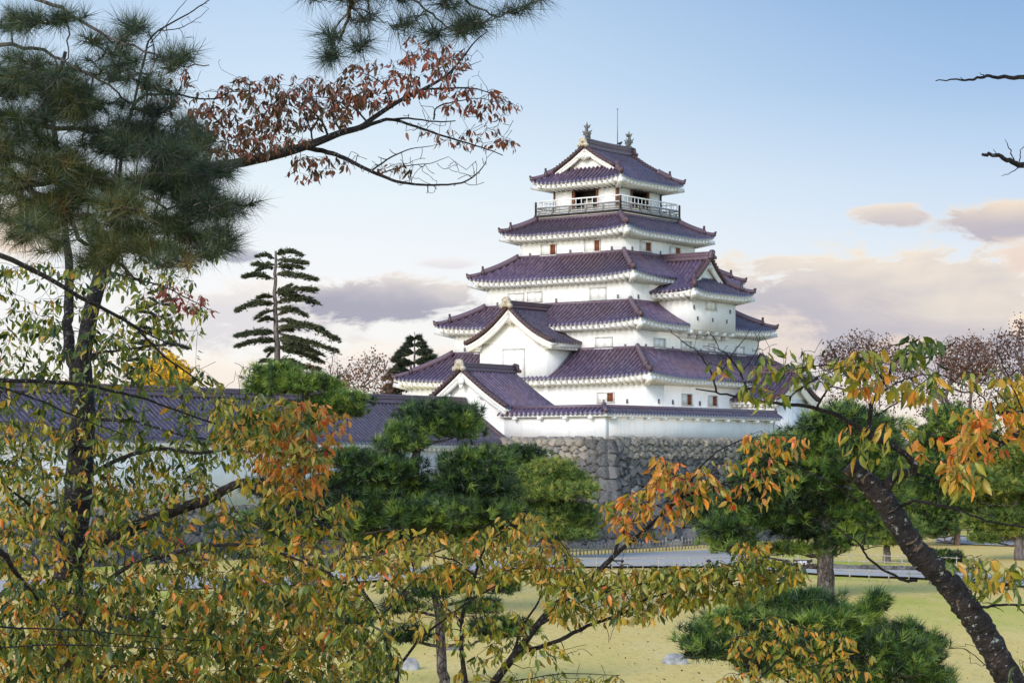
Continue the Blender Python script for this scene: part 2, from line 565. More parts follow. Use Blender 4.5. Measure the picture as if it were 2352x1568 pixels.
M['rust'] = mk_leaf('rust_leaf', [(0.0, (0.050, 0.022, 0.013)), (0.5, (0.115, 0.046, 0.024)), (1.0, (0.20, 0.085, 0.036))], 0.3, 0.7, False)
M['yellow'] = mk_leaf('yellow_leaf', [(0.0, (0.40, 0.22, 0.012)), (1.0, (0.75, 0.47, 0.03))], 0.35, 0.7, False)
M['needle'] = mk_leaf('black_pine_needle', [(0.0, (0.007, 0.019, 0.007)), (0.4, (0.025, 0.061, 0.014)), (0.75, (0.089, 0.167, 0.025)), (1.0, (0.208, 0.279, 0.041))], 0.15, 0.45, False)
M['needle_dark'] = mk_leaf('dark_pine_needle', [(0.0, (0.006, 0.013, 0.006)), (0.45, (0.022, 0.044, 0.014)), (0.75, (0.070, 0.080, 0.014)), (1.0, (0.125, 0.072, 0.014))], 0.10, 0.5, False)  # darker green running to brown, the needles' own colour
M['needle_yel'] = mk_leaf('red_pine_needle', [(0.0, (0.055, 0.102, 0.018)), (0.5, (0.153, 0.219, 0.035)), (1.0, (0.366, 0.352, 0.060))], 0.2, 0.55, False)
M['conifer'] = mk_leaf('conifer_needle', [(0.0, (0.020, 0.030, 0.020)), (0.5, (0.050, 0.065, 0.030)), (1.0, (0.143, 0.127, 0.036))], 0.1, 0.6, False)

# ------------------------------------------------------------------ ground


def ground_z(x, y):
    r = np.clip((20.0 - y) / 13.0, 0, 1)
    z = 3.95 * (r * r * (3 - 2 * r))
    z = z + 0.10 * np.sin(x * 0.21 + 1.3) * np.sin(y * 0.13) * np.clip((y - 30) / 20, 0, 1) * np.clip((95 - y) / 10, 0, 1)
    return z


xs = np.concatenate([[-4000, -1500, -600, -250, -120], np.arange(-60, 61, 2.0), [120, 250, 600, 1500, 4000]])
ys = np.concatenate([[-400, -60, -20], np.arange(-4, 30, 1.0), np.arange(30, 130, 2.0), [140, 160, 200, 260, 400, 800, 2000, 6000, 14000]])
X, Yg = np.meshgrid(xs, ys, indexing='ij')
V = np.stack([X, Yg, ground_z(X, Yg)], -1).reshape(-1, 3)
ny = len(ys)
i = (np.arange(len(xs) - 1) * ny)[:, None] + np.arange(ny - 1)[None]
mb = MB()
mb.add(V, np.stack([i, i + ny, i + ny + 1, i + 1], -1).reshape(-1, 4))
tag(mb.build('lawn', M['lawn'], smooth=True), kind='structure')


def strip(name, upper, lower, mat, z):
    mb = MB()
    up = np.array([gnd(a, b) for a, b in upper])
    lo = np.array([gnd(a, b) for a, b in lower])
    n = len(up)
    V = np.vstack([lo, up])
    V[:, 2] = z
    mb.add(V, [(k, k + 1, n + k + 1, n + k) for k in range(n - 1)])
    return tag(mb.build(name, mat), kind='structure')


strip('gravel_path', [(-200, 1340), (300, 1332), (700, 1320), (950, 1308), (1180, 1288), (1300, 1280), (1430, 1274), (1600, 1267), (1723, 1260)],
      [(-200, 1375), (300, 1362), (700, 1346), (950, 1332), (1180, 1308), (1300, 1305), (1430, 1304), (1600, 1304), (1700, 1302)], M['gravel'], 0.104)
strip('side_path', [(1702, 1296), (1800, 1302), (1900, 1309), (2000, 1312), (2100, 1314), (2240, 1322), (2500, 1338)],
      [(1692, 1304), (1800, 1315), (1900, 1323), (2000, 1327), (2100, 1330), (2240, 1341), (2500, 1362)], M['gravel'], 0.108)
strip('far_path', [(2150, 1232), (2240, 1234), (2360, 1238), (2500, 1240)], [(2150, 1246), (2240, 1252), (2360, 1256), (2500, 1258)], M['gravel'], 0.06)

# ------------------------------------------------------------------ roofs


def tile_slope(mb, P, smin, smax, t0, L, nt=8, pitch=0.36, rib=0.12, lip=0.12):
    n = max(2, int(round((smax - smin) / pitch)))
    fr = np.array([0.0, 0.22, 0.26, 0.38, 0.60, 0.72, 0.76])
    hh = np.array([0.0, 0.0, 0.55, 1.0, 1.0, 0.55, 0.0])
    S = np.concatenate([(np.arange(n)[:, None] + fr[None]).ravel(), [n]]) / n * (smax - smin) + smin
    hg = np.concatenate([np.tile(hh, n), [0]]) * rib
    tt0 = t0(S)
    keep = tt0 < 0.985
    S, hg, tt0 = S[keep], hg[keep], tt0[keep]
    T = tt0[:, None] + (1 - tt0[:, None]) * np.linspace(0, 1, nt)[None]
    Vv = P(np.broadcast_to(S[:, None], T.shape), T)
    Vv[..., 2] += hg[:, None]
    last = Vv[:, -1:].copy()
    last[..., 2] -= lip + hg[:, None] * 0.3
    Vv = np.concatenate([Vv, last], 1)
    uv = np.stack([np.broadcast_to((S / pitch)[:, None], T.shape), T * L / 0.27], -1)
    uv = np.concatenate([uv, uv[:, -1:]], 1)
    nr = nt + 1
    a = (np.arange(len(S) - 1) * nr)[:, None] + np.arange(nr - 1)[None]
    mb.add(Vv.reshape(-1, 3), np.stack([a, a + nr, a + nr + 1, a + 1], -1).reshape(-1, 4), uv=uv.reshape(-1, 2))


def corner_w(q):
    return np.clip((np.abs(q) - 0.45) / 0.55, 0, 1) ** 2.2


class Hip:
    """skirt roof with four swept-up corners; side 0 faces -y, 1 faces +x, 2 faces +y, 3 faces -x"""
    def __init__(s, ai, bi, A, B, zt, ztip, lift=0.28, c=0.35, cx=0.0, cy=0.0):
        s.ai, s.bi, s.A, s.B, s.zt, s.ze, s.lift, s.c, s.cx, s.cy = ai, bi, A, B, zt, ztip - lift, lift, c, cx, cy

    def dims(s, side):
        return (s.ai, s.A, s.bi, s.B) if side in (0, 2) else (s.bi, s.B, s.ai, s.A)

    def P(s, side):
        i0, I1, d0, D1 = s.dims(side)

        def f(S, T):
            d = d0 + (D1 - d0) * T
            hl = i0 + (I1 - i0) * T
            z = s.zt + (s.ze - s.zt) * (T + s.c * T * (1 - T)) + s.lift * corner_w(S / hl) * T ** 1.5
            if side == 0:
                x, y = S, -d
            elif side == 1:
                x, y = d, S
            elif side == 2:
                x, y = -S, d
            else:
                x, y = -d, -S
            return np.stack([x + s.cx, y + s.cy, z], -1)
        return f

    def surface(s, mb, sides=(0, 1, 2, 3)):
        for sd_ in sides:
            i0, I1, d0, D1 = s.dims(sd_)
            tile_slope(mb, s.P(sd_), -I1, I1, lambda S: np.clip((np.abs(S) - i0) / max(I1 - i0, 1e-6), 0, 1),
                       math.hypot(D1 - d0, s.zt - s.ze))

    def hip(s, sx, sy, n=14, t1=1.0):
        t = np.linspace(0, t1, n)
        z = s.zt + (s.ze - s.zt) * (t + s.c * t * (1 - t)) + s.lift * t ** 1.5
        return np.stack([s.cx + sx * (s.ai + (s.A - s.ai) * t), s.cy + sy * (s.bi + (s.B - s.bi) * t), z], -1)


RIDGE = [(-0.17, -0.05), (0.17, -0.05), (0.15, 0.20), (0.10, 0.30), (0.0, 0.34), (-0.10, 0.30), (-0.15, 0.20)]
LOWR = [(k * 0.75, v * 0.62) for k, v in RIDGE]


def ridge_boss(mb, p, d, sc=1.0):
    """ridge-end tile: a rounded shield with a knob, facing along d"""
    d = np.array([d[0], d[1], 0.0])
    d /= np.linalg.norm(d)
    sx = np.array([-d[1], d[0], 0])
    prof = [(-0.26, -0.1), (0.26, -0.1), (0.32, 0.12), (0.22, 0.34), (0.12, 0.50), (0.0, 0.60), (-0.12, 0.50), (-0.22, 0.34), (-0.32, 0.12)]
    mb.prism(np.array(prof) * sc, p, sx, (0, 0, 1), d, -0.09 * sc, 0.09 * sc)
    th = np.linspace(0, 2 * math.pi, 9)[:-1]
    mb.prism(np.stack([np.cos(th) * 0.13, np.sin(th) * 0.13 + 0.22], -1) * sc, p, sx, (0, 0, 1), d, 0.09 * sc, 0.15 * sc)
    mb.prism(np.stack([np.cos(th) * 0.09, np.sin(th) * 0.09 + 0.66], -1) * sc, p, sx, (0, 0, 1), d, -0.08 * sc, 0.10 * sc)


def hip_ridge(K, h, sx, sy, par, split=0.72):
    mb = MB()
    P = h.hip(sx, sy, 18)
    P[:, 2] += 0.06
    k = int(18 * split)
    mb.sweep(P[:k + 1], RIDGE)
    lo = P[k:].copy()
    lo[-1] += (P[-1] - P[-2]) * 0.05
    lo[-1, 2] += 0.03
    lo[-2, 2] += 0.01
    mb.sweep(lo, LOWR, scale=np.linspace(1.0, 1.15, len(lo)))
    d = P[-1] - P[-3]
    end = K.part(mb, 'hip_ridge', M['tile_ridge'], par)
    mb = MB()
    ridge_boss(mb, P[k], d, 0.8)
    K.part(mb, 'ridge_end_tile', M['tile_edge'], par)
    mb = MB()
    # upturned end block at the tip
    q = P[-1]
    dn = np.array([d[0], d[1], 0]) / np.hypot(d[0], d[1])
    mb.prism([(-0.30, -0.02), (0.02, -0.02), (0.10, 0.34), (0.02, 0.36), (-0.08, 0.26), (-0.30, 0.18)], q, dn, (0, 0, 1), (-dn[1], dn[0], 0), -0.13, 0.13)
    K.part(mb, 'hip_tip_tile', M['tile_edge'], par)
    return end


def eave(K, h, a, b, zw, par, sides=(0, 1, 2, 3), step=0.47):
    """white plastered eave: fascia, soffit, rafter ends; and the corner beams"""
    mb = MB()
    fas, inset = 0.15, 0.08
    for side in sides:
        i0, I1, d0, D1 = h.dims(side)
        wi, wd = (a, b) if side in (0, 2) else (b, a)
        f = h.P(side)
        S = np.linspace(-I1 + inset, I1 - inset, 33)
        sh = (D1 - inset - d0) / (D1 - d0)
        E = f(S, np.full_like(S, sh))
        Etop = E.copy(); Etop[:, 2] -= 0.05
        Ebot = E.copy(); Ebot[:, 2] -= 0.05 + fas
        # soffit inner line
        SI = np.clip(S, -wi, wi)
        base = f(np.zeros(1), np.zeros(1))[0]
        inn = E.copy()
        if side in (0, 2):
            inn[:, 0] = h.cx + (SI if side == 0 else -SI)
            inn[:, 1] = h.cy + (-wd if side == 0 else wd)
        else:
            inn[:, 0] = h.cx + (wd if side == 1 else -wd)
            inn[:, 1] = h.cy + (SI if side == 1 else -SI)
        inn[:, 2] = zw
        n = len(S)
        Vv = np.vstack([Etop, Ebot, inn])
        q = [(k, k + n, k + n + 1, k + 1) for k in range(n - 1)] + [(k + n, k + 2 * n, k + 2 * n + 1, k + n + 1) for k in range(n - 1)]
        mb.add(Vv, q)
        m = int((2 * I1 - 0.5) / step)
        for sk in (np.arange(m) - (m - 1) / 2) * step:
            sh2 = (D1 - 0.10 - d0) / (D1 - d0)
            o = f(np.array([sk]), np.array([sh2]))[0]
            o[2] -= 0.05 + fas - 0.01
            dn = wd if abs(sk) <= wi else wd + (abs(sk) - wi) * (D1 - wd) / max(I1 - wi, 1e-6)
            if dn > D1 - 0.4:
                continue
            fr = (dn - wd) / (D1 - wd)
            if side == 0:
                ip = np.array([o[0], h.cy - dn, 0])
            elif side == 1:
                ip = np.array([h.cx + dn, o[1], 0])
            elif side == 2:
                ip = np.array([o[0], h.cy + dn, 0])
            else:
                ip = np.array([h.cx - dn, o[1], 0])
            ip[2] = zw + (o[2] - zw) * fr + 0.01
            mb.bar(ip, o, 0.21, 0.22)
    ob = K.part(mb, 'eave', M['plaster'], par)
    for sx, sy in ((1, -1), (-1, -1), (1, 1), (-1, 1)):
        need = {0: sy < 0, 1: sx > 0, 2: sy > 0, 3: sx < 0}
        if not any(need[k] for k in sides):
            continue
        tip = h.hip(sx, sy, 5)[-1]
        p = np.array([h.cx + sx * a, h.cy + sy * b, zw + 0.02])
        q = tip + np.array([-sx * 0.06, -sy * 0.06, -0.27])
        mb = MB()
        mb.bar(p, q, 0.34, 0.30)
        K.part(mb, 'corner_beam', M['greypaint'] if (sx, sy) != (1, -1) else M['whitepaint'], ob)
    return ob


def gable_side(K, axis, r0, r1, cc, run0, run1, zr, ze, c, mb, sgn, lift=0.0):
    """one slope of a gable roof; axis 'y' = ridge along y at x=cc, 'x' = ridge along x at y=cc"""
    L0 = r1 - r0

    def P(S, T):
        d = run0 + (run1 - run0) * T
        z = zr + (ze - zr) * (T + c * T * (1 - T))
        if lift:
            z = z + lift * corner_w((S - r0) / L0 * 2 - 1) * T ** 1.5
        if axis == 'y':
            return np.stack([cc + sgn * d, S + 0 * T, z], -1)
        return np.stack([S + 0 * T, cc + sgn * d, z], -1)
    tile_slope(mb, P, r0, r1, lambda S: np.zeros_like(S), math.hypot(run1 - run0, zr - ze))
    return P


def scroll_tile(K, p, axis, sgn, par, sc=1.0, mat='beige', name='ridge_end_ornament'):
    """pale scrolled ridge-end ornament facing along the ridge"""
    d = np.array([0, sgn, 0.0]) if axis == 'y' else np.array([sgn, 0, 0.0])
    sx = np.array([-d[1], d[0], 0])
    mb = MB()
    prof = np.array([(-0.14, -0.15), (0.14, -0.15), (0.30, -0.12), (0.36, 0.06), (0.30, 0.30), (0.20, 0.48), (0.0, 0.56), (-0.20, 0.48), (-0.30, 0.30), (-0.36, 0.06), (-0.30, -0.12)]) * sc
    mb.prism(prof, p, sx, (0, 0, 1), d, -0.12 * sc, 0.12 * sc)
    th = np.linspace(0, 2 * math.pi, 13)[:-1]
    for (ox, oz, r, dp) in ((0, 0.25, 0.17, 0.20), (0, 0.25, 0.08, 0.26), (-0.36, -0.10, 0.15, 0.18), (0.36, -0.10, 0.15, 0.18), (-0.36, -0.10, 0.07, 0.24), (0.36, -0.10, 0.07, 0.24)):
        mb.prism(np.stack([np.cos(th) * r + ox, np.sin(th) * r + oz], -1) * sc, p, sx, (0, 0, 1), d, -0.10 * sc, dp * sc)
    arc = np.linspace(0.15 * math.pi, 0.85 * math.pi, 9)
    rim = np.stack([np.cos(arc) * 0.30, np.sin(arc) * 0.34 + 0.16], -1) * sc
    mb.sweep([np.asarray(p) + sx * a_ + np.array([0, 0, b_]) + d * 0.14 * sc for a_, b_ in rim], [(-0.03, -0.03), (0.03, -0.03), (0.03, 0.03), (-0.03, 0.03)], up=d)
    return K.part(mb, name, M[mat], par)


def pendant(K, p, axis, sgn, par, sc=1.0):
    """white carved gable pendant under the bargeboards"""
    d = np.array([0, sgn, 0.0]) if axis == 'y' else np.array([sgn, 0, 0.0])
    sx = np.array([-d[1], d[0], 0])
    mb = MB()
    half = [(0, 0.10), (0.22, 0.02), (0.48, -0.16), (0.62, -0.34), (0.50, -0.30), (0.42, -0.40), (0.30, -0.32), (0.22, -0.46), (0.12, -0.42), (0.0, -0.60)]
    prof = np.array(half + [(-a_, b_) for a_, b_ in half[-2:0:-1]]) * sc
    mb.prism(prof, p, sx, (0, 0, 1), d, 0.0, 0.07)
    th = np.linspace(0, 2 * math.pi, 7)[:-1]
    mb.prism(np.stack([np.cos(th) * 0.11, np.sin(th) * 0.11 - 0.14], -1) * sc, p, sx, (0, 0, 1), d, 0.07, 0.13)
    for k in range(6):
        mb.prism(np.stack([np.cos(th) * 0.05 + 0.17 * math.cos(k * 1.047), np.sin(th) * 0.05 - 0.14 + 0.17 * math.sin(k * 1.047)], -1) * sc, p, sx, (0, 0, 1), d, 0.07, 0.10)
    return K.part(mb, 'gable_pendant', M['plaster'], par)


def verge(K, P, send, axis, sgn, par, t1=1.0, out=0.0, n=22):
    """row of verge tiles laid down a gable edge"""
    mb = MB()
    T = np.linspace(0.0, t1, n)
    line = P(np.full(n, send), T)
    line[:, 2] += 0.05
    mb.sweep(line, [(-0.16, -0.06), (0.16, -0.06), (0.16, 0.08), (0.09, 0.15), (-0.09, 0.15), (-0.16, 0.08)])
    d = np.array([0, sgn, 0.0]) if axis == 'y' else np.array([sgn, 0, 0.0])
    L = np.linalg.norm(np.diff(line, axis=0), axis=1).sum()
    m = max(3, int(L / 0.27))
    for k in range(m):
        f = (k + 0.5) / m * (n - 1)
        i0 = int(f)
        p = line[i0] + (line[min(i0 + 1, n - 1)] - line[i0]) * (f - i0)
        q = [p - d * 0.34, p + d * 0.20]
        mb.tube(np.array(q) + np.array([0, 0, 0.10]), 0.085, 6)
    return K.part(mb, 'verge_tile_row', M['tile_edge'], par)


def barge(K, P, send, axis, par, t1=1.0, hgt=0.36, drop=0.10, th=0.16, n=20, tlow=0.0):
    mb = MB()
    T = np.linspace(tlow, t1, n)
    line = P(np.full(n, send), T)
    line[:, 2] -= drop
    mb.sweep(line, [(-th / 2, -hgt), (th / 2, -hgt), (th / 2, 0), (-th / 2, 0)])
    l2 = line.copy()
    l2[:, 2] -= 0.02
    mb.sweep(l2, [(-th / 2 - 0.05, -hgt * 0.42), (th / 2 + 0.05, -hgt * 0.42), (th / 2 + 0.05, 0.0), (-th / 2 - 0.05, 0.0)])
    return K.part(mb, 'bargeboard', M['plaster'], par)


def ridge_stack(K, p, q, par, w=0.34, h=0.45, name='roof_ridge', curve=0.0):
    mb = MB()
    p, q = np.asarray(p, float), np.asarray(q, float)
    t = np.linspace(0, 1, 13)
    pts = p + (q - p) * t[:, None]
    pts[:, 2] += curve * (2 * t - 1) ** 2
    mb.sweep(pts, [(-w / 2 - 0.05, -0.1), (w / 2 + 0.05, -0.1), (w / 2 + 0.05, h * 0.2), (w / 2 - 0.02, h * 0.22), (w / 2 - 0.02, h * 0.42), (w / 2 + 0.03, h * 0.45), (w / 2 + 0.03, h * 0.58),
                   (w / 2 - 0.03, h * 0.6), (w / 2 - 0.03, h * 0.8), (w / 2, h * 0.82), (0.08, h + 0.03), (-0.08, h + 0.03), (-w / 2, h * 0.82), (-w / 2 + 0.03, h * 0.8), (-w / 2 + 0.03, h * 0.6),
                   (-w / 2 - 0.03, h * 0.58), (-w / 2 - 0.03, h * 0.45), (-w / 2 + 0.02, h * 0.42), (-w / 2 + 0.02, h * 0.22), (-w / 2 - 0.05, h * 0.2)])
    return K.part(mb, name, M['tile_ridge'], par)


# ------------------------------------------------------------------ castle keep
Z0 = H
TIER = {5: (4.008, 4.221, 20.299, 2.812, 2.949), 4: (5.619, 5.907, 16.458, 4.569, 4.773), 3: (7.284, 7.574, 13.07, 6.279, 6.553),
        2: (9.003, 9.288, 9.613, 7.967, 8.223), 1: (11.148, 11.449, 5.76, 10.182, 10.48)}
ROOFTOP = {4: 17.40, 3: 14.62, 2: 10.95, 1: 7.55}
keep = KThing('castle_keep', 'white five-tiered castle keep with purple tiled roofs above the stone wall', 'castle', (0, 0, 1.0))


def wall_box(K, x0, x1, y0, y1, z0, z1, name='plaster_wall', mat='plaster', parent=None):
    mb = MB()
    mb.box((x0, y0, z0), (x1, y1, z1))
    return K.part(mb, name, M[mat], parent)


def window(K, face, plane, px0, px1, pyt, pyb, openf=None, side='r', par=None):
    """shuttered castle window on a wall; rectangle read as picture corners on that wall plane"""
    if face == 'L':
        a0, zt = on_left(px0, pyt, plane)
        a1, zb = on_left(px1, pyb, plane)
        a1b, zt2 = on_left(px1, pyt, plane)
        sgn = -1
    else:
        a0, zt = on_right(px0, pyt, plane)
        a1, zb = on_right(px1, pyb, plane)
        sgn = 1

    def b(mb, u0, u1, z0, z1, d0, d1):
        if face == 'L':
            mb.box((u0, plane - d1, z0), (u1, plane - d0, z1))
        else:
            mb.box((plane + d0, u0, z0), (plane + d1, u1, z1))
    fw = 0.07
    mb = MB()
    b(mb, a0, a1, zt - fw, zt, -0.02, 0.10)
    b(mb, a0 - 0.04, a1 + 0.04, zb, zb + fw, -0.02, 0.14)
    b(mb, a0, a0 + fw, zb + fw, zt - fw, -0.02, 0.10)
    b(mb, a1 - fw, a1, zb + fw, zt - fw, -0.02, 0.10)
    fr = K.part(mb, 'window', M['frame'], par)
    i0, i1, j0, j1 = a0 + fw, a1 - fw, zb + fw, zt - fw
    if openf is None:
        mid = (i0 + i1) / 2
        mb = MB(); b(mb, i0, mid + 0.03, j0, j1, -0.02, 0.05)
        K.part(mb, 'shutter', M['whitepaint'], fr)
        mb = MB(); b(mb, mid + 0.03, i1, j0, j1, -0.02, 0.022)
        K.part(mb, 'shutter', M['whitepaint'], fr)
    else:
        cut = i1 - (i1 - i0) * openf
        mb = MB(); b(mb, i0, cut, j0, j1, -0.02, 0.05)
        K.part(mb, 'shutter', M['whitepaint'], fr)
        mb = MB(); b(mb, cut, i1, j0, j1, -0.02, 0.012)
        K.part(mb, 'dark_opening_panel', M['interior'], fr)  # dark panel on the solid wall, its colour stands for the unlit inside
        mb = MB()
        n = 4
        w = (i1 - cut) / n
        for k in range(n):
            b(mb, cut + w * (k + 0.22), cut + w * (k + 0.78), j0, j1, 0.012, 0.06)
        K.part(mb, 'lattice', M['redwood'], fr)
    return fr


def loophole(K, face, plane, px, py, w=0.22, h=0.30, par=None):
    a, z = on_left(px, py, plane) if face == 'L' else on_right(px, py, plane)
    mb = MB()
    if face == 'L':
        mb.box((a - w / 2, plane - 0.012, z - h / 2), (a + w / 2, plane + 0.05, z + h / 2))
    else:
        mb.box((plane - 0.05, a - w / 2, z - h / 2), (plane + 0.012, a + w / 2, z + h / 2))
    o = K.part(mb, 'loophole', M['hole_shade'], par)  # shallow box on the wall, the shade of a recess is in its colour
    mb = MB()
    if face == 'L':
        mb.box((a - w / 2, plane - 0.035, z - h / 2 - 0.05), (a + w / 2 + 0.04, plane + 0.02, z - h / 2))
        mb.box((a + w / 2, plane - 0.035, z - h / 2), (a + w / 2 + 0.05, plane + 0.02, z + h / 2))
    else:
        mb.box((plane - 0.02, a - w / 2, z - h / 2 - 0.05), (plane + 0.035, a + w / 2 + 0.04, z - h / 2))
        mb.box((plane - 0.02, a + w / 2, z - h / 2), (plane + 0.035, a + w / 2 + 0.05, z + h / 2))
    K.part(mb, 'loophole_frame', M['whitepaint'], o)


walls = {}
bot = {1: 1.0, 2: Z0 + ROOFTOP[1] - 0.6, 3: Z0 + ROOFTOP[2] - 0.6, 4: Z0 + ROOFTOP[3] - 0.6}
for t in (1, 2, 3, 4):
    A, B, ztip, a, b = TIER[t]
    walls[t] = wall_box(keep, -a, a, -b, b, bot[t], Z0 + ztip - 0.30)
for t in (1, 2, 3, 4):
    A, B, ztip, a, b = TIER[t]
    up = {1: TIER[2], 2: TIER[3], 3: TIER[4]}.get(t)
    ai, bi = (up[3], up[4]) if up else (3.62, 3.83)
    h = Hip(ai, bi, A, B, Z0 + ROOFTOP[t], Z0 + ztip, 0.30, 0.30)
    mb = MB()
    h.surface(mb)
    ro = keep.part(mb, 'roof', M['tile'])
    # flashing ridge where the roof meets the wall above
    mb = MB()
    zz = Z0 + ROOFTOP[t]
    for (p, q) in (((-ai, -bi), (ai, -bi)), ((ai, -bi), (ai, bi)), ((ai, bi), (-ai, bi)), ((-ai, bi), (-ai, -bi))):
        mb.bar((p[0], p[1], zz + 0.16), (q[0], q[1], zz + 0.16), 0.22, 0.24)
    keep.part(mb, 'wall_flashing', M['tile_ridge'], ro)
    for sx, sy in ((1, -1), (-1, -1), (1, 1), (-1, 1)):
        hip_ridge(keep, h, sx, sy, ro)
    eave(keep, h, a, b, Z0 + ztip - 0.62, None)

# windows and loopholes, lowest tier first
w1, w2, w3, w4 = [TIER[t] for t in (1, 2, 3, 4)]
window(keep, 'L', -w1[4], 1372, 1412, 900.5, 924, 0.42, par=walls[1])
window(keep, 'R', w1[3], 1565, 1588, 903, 932, 0.45, par=walls[1])
window(keep, 'R', w1[3], 1626, 1646, 907, 934, 0.5, par=walls[1])
window(keep, 'L', -w2[4], 1368, 1408, 774, 801, par=walls[2])
window(keep, 'L', -w2[4], 1092, 1101, 797, 813, par=walls[2])
window(keep, 'R', w2[3], 1501, 1527, 775, 802, par=walls[2])
window(keep, 'R', w2[3], 1563, 1587, 782, 806, par=walls[2])
window(keep, 'R', w2[3], 1627, 1641, 788, 813, par=walls[2])
window(keep, 'R', w2[3], 1690, 1709, 794, 819, par=walls[2])
window(keep, 'L', -w3[4], 1168, 1204, 674, 694, par=walls[3])
window(keep, 'L', -w3[4], 1211, 1246, 670, 693, par=walls[3])
window(keep, 'L', -w3[4], 1355, 1393, 660.5, 688.5, par=walls[3])
window(keep, 'L', -w4[4], 1243, 1279, 561.5, 587, 0.40, par=walls[4])
window(keep, 'L', -w4[4], 1342.5, 1380, 552, 578.5, 0.36, par=walls[4])
window(keep, 'R', w4[3], 1469, 1494.5, 553, 580.5, 0.46, par=walls[4])
window(keep, 'R', w4[3], 1538, 1562, 565, 588, 0.45, par=walls[4])
for px, py in ((1068, 803), (1437, 795)):
    loophole(keep, 'L', -w2[4], px, py, par=walls[2])
for px, py in ((1483, 795), (1545, 801), (1610, 806)):
    loophole(keep, 'R', w2[3], px, py, par=walls[2])
for px, py in ((1143, 699), (1278, 690), (1420, 681)):
    loophole(keep, 'L', -w3[4], px, py, par=walls[3])
loophole(keep, 'R', w3[3], 1466, 681, par=walls[3])
for px, py in ((1218, 586), (1310.5, 578), (1406, 570)):
    loophole(keep, 'L', -w4[4], px, py, par=walls[4])
for px, py in ((1452, 571), (1517, 581)):
    loophole(keep, 'R', w4[3], px, py, par=walls[4])
for px, py in ((1441, 921),):
    loophole(keep, 'L', -w1[4], px, py, par=walls[1])
for px, py in ((1513, 921), (1545, 923), (1607, 926)):
    loophole(keep, 'R', w1[3], px, py, par=walls[1])

# top room, balcony and railings
A, B, ztip, a, b = TIER[5]
zd = Z0 + 17.79
DA, DB = 3.83, 4.04
deck = MB()
deck.box((-DA, -DB, zd - 0.16), (DA, DB, zd))
dk = keep.part(deck, 'balcony_deck', M['darkwood'])
mb = MB()
mb.box((-DA + 0.12, -DB + 0.12, zd - 0.46), (DA - 0.12, DB - 0.12, zd - 0.161))
keep.part(mb, 'balcony_skirt', M['plaster'], dk)
mb = MB()
mb.box((-DA + 0.05, -DB + 0.05, zd + 0.001), (DA - 0.05, DB - 0.05, zd + 0.03))
keep.part(mb, 'deck_floor', M['whitepaint'], dk)
zl0, zl1 = Z0 + 19.52, Z0 + 19.72
zs = Z0 + ztip - 0.62
up5 = wall_box(keep, -a, a, -b, b, zl1, Z0 + ztip - 0.2)
mb = MB()
mb.box((-a - 0.08, -b - 0.08, zl0), (a + 0.08, b + 0.08, zl1 - 0.002))
keep.part(mb, 'lintel', M['darkwood'])
mb = MB()
mb.box((-a + 1.0, -b + 1.0, zd), (a - 1.0, b - 1.0, zl0))
keep.part(mb, 'room_interior', M['interior'])


def room_span(face, f0, f1, kind):
    if face == 'L':
        x0, _ = on_left(f0, 450, -b)
        x1, _ = on_left(f1, 450, -b)
        lo, hi = (x0, -b + (0.03 if kind == 'panel' else -0.03), zd + 0.03), (x1, -b + 0.14, zl0)
    else:
        y0, _ = on_right(f0, 450, a)
        y1, _ = on_right(f1, 450, a)
        lo, hi = (a - 0.14, y0, zd + 0.03), (a + (-0.03 if kind == 'panel' else 0.03), y1, zl0)
    mb = MB()
    mb.box(lo, hi)
    if kind == 'panel':
        keep.part(mb, 'sliding_panel', M['whitepaint'])
    else:
        keep.part(mb, 'post', M['brownwood'] if kind == 'post' else M['darkwood'])


zz5 = lambda v: (1500 + v * 0.2976) * 0.7656
for f0, f1, k in ((540, 556, 'post'), (556, 726, 'panel'), (726, 752, 'post'), (968, 990, 'post'), (990, 1166, 'panel'), (1166, 1186, 'post')):
    room_span('L', zz5(f0), zz5(f1), k)
for f0, f1, k in ((1185, 1199, 'post'), (1199, 1320, 'panel'), (1320, 1336, 'post'), (1492, 1503, 'post'), (1503, 1616, 'panel'), (1616, 1628, 'dark')):
    room_span('R', zz5(f0), zz5(f1), k)
for x0, x1, y0, y1 in ((-a, a, b - 0.14, b - 0.03), (-a + 0.03, -a + 0.14, -b + 0.14, b - 0.14)):
    wall_box(keep, x0, x1, y0, y1, zd + 0.03, zl0, 'sliding_panel', 'whitepaint')
# things seen inside: a counter and a notice stand
wall_box(keep, -0.5, 0.15, -b + 0.55, -b + 0.85, zd + 0.03, zd + 1.0, 'counter', 'greywood')


def railing(RA, RB, rails, posth, step, w, mat, name, postw):
    mb = MB()
    for z, hh in rails:
        for p, q in (((-RA, -RB), (RA, -RB)), ((RA, -RB), (RA, RB)), ((RA, RB), (-RA, RB)), ((-RA, RB), (-RA, -RB))):
            mb.bar((*p, z), (*q, z), w, hh)
    for ax, n in ((0, int(2 * RA / step)), (1, int(2 * RB / step))):
        for k in range(1, n):
            f = -1 + 2 * k / n
            for s_ in (-1, 1):
                x, y = (f * RA, s_ * RB) if ax == 0 else (s_ * RA, f * RB)
                mb.box((x - postw / 2, y - postw / 2, zd), (x + postw / 2, y + postw / 2, posth))
    return keep.part(mb, name, mat)


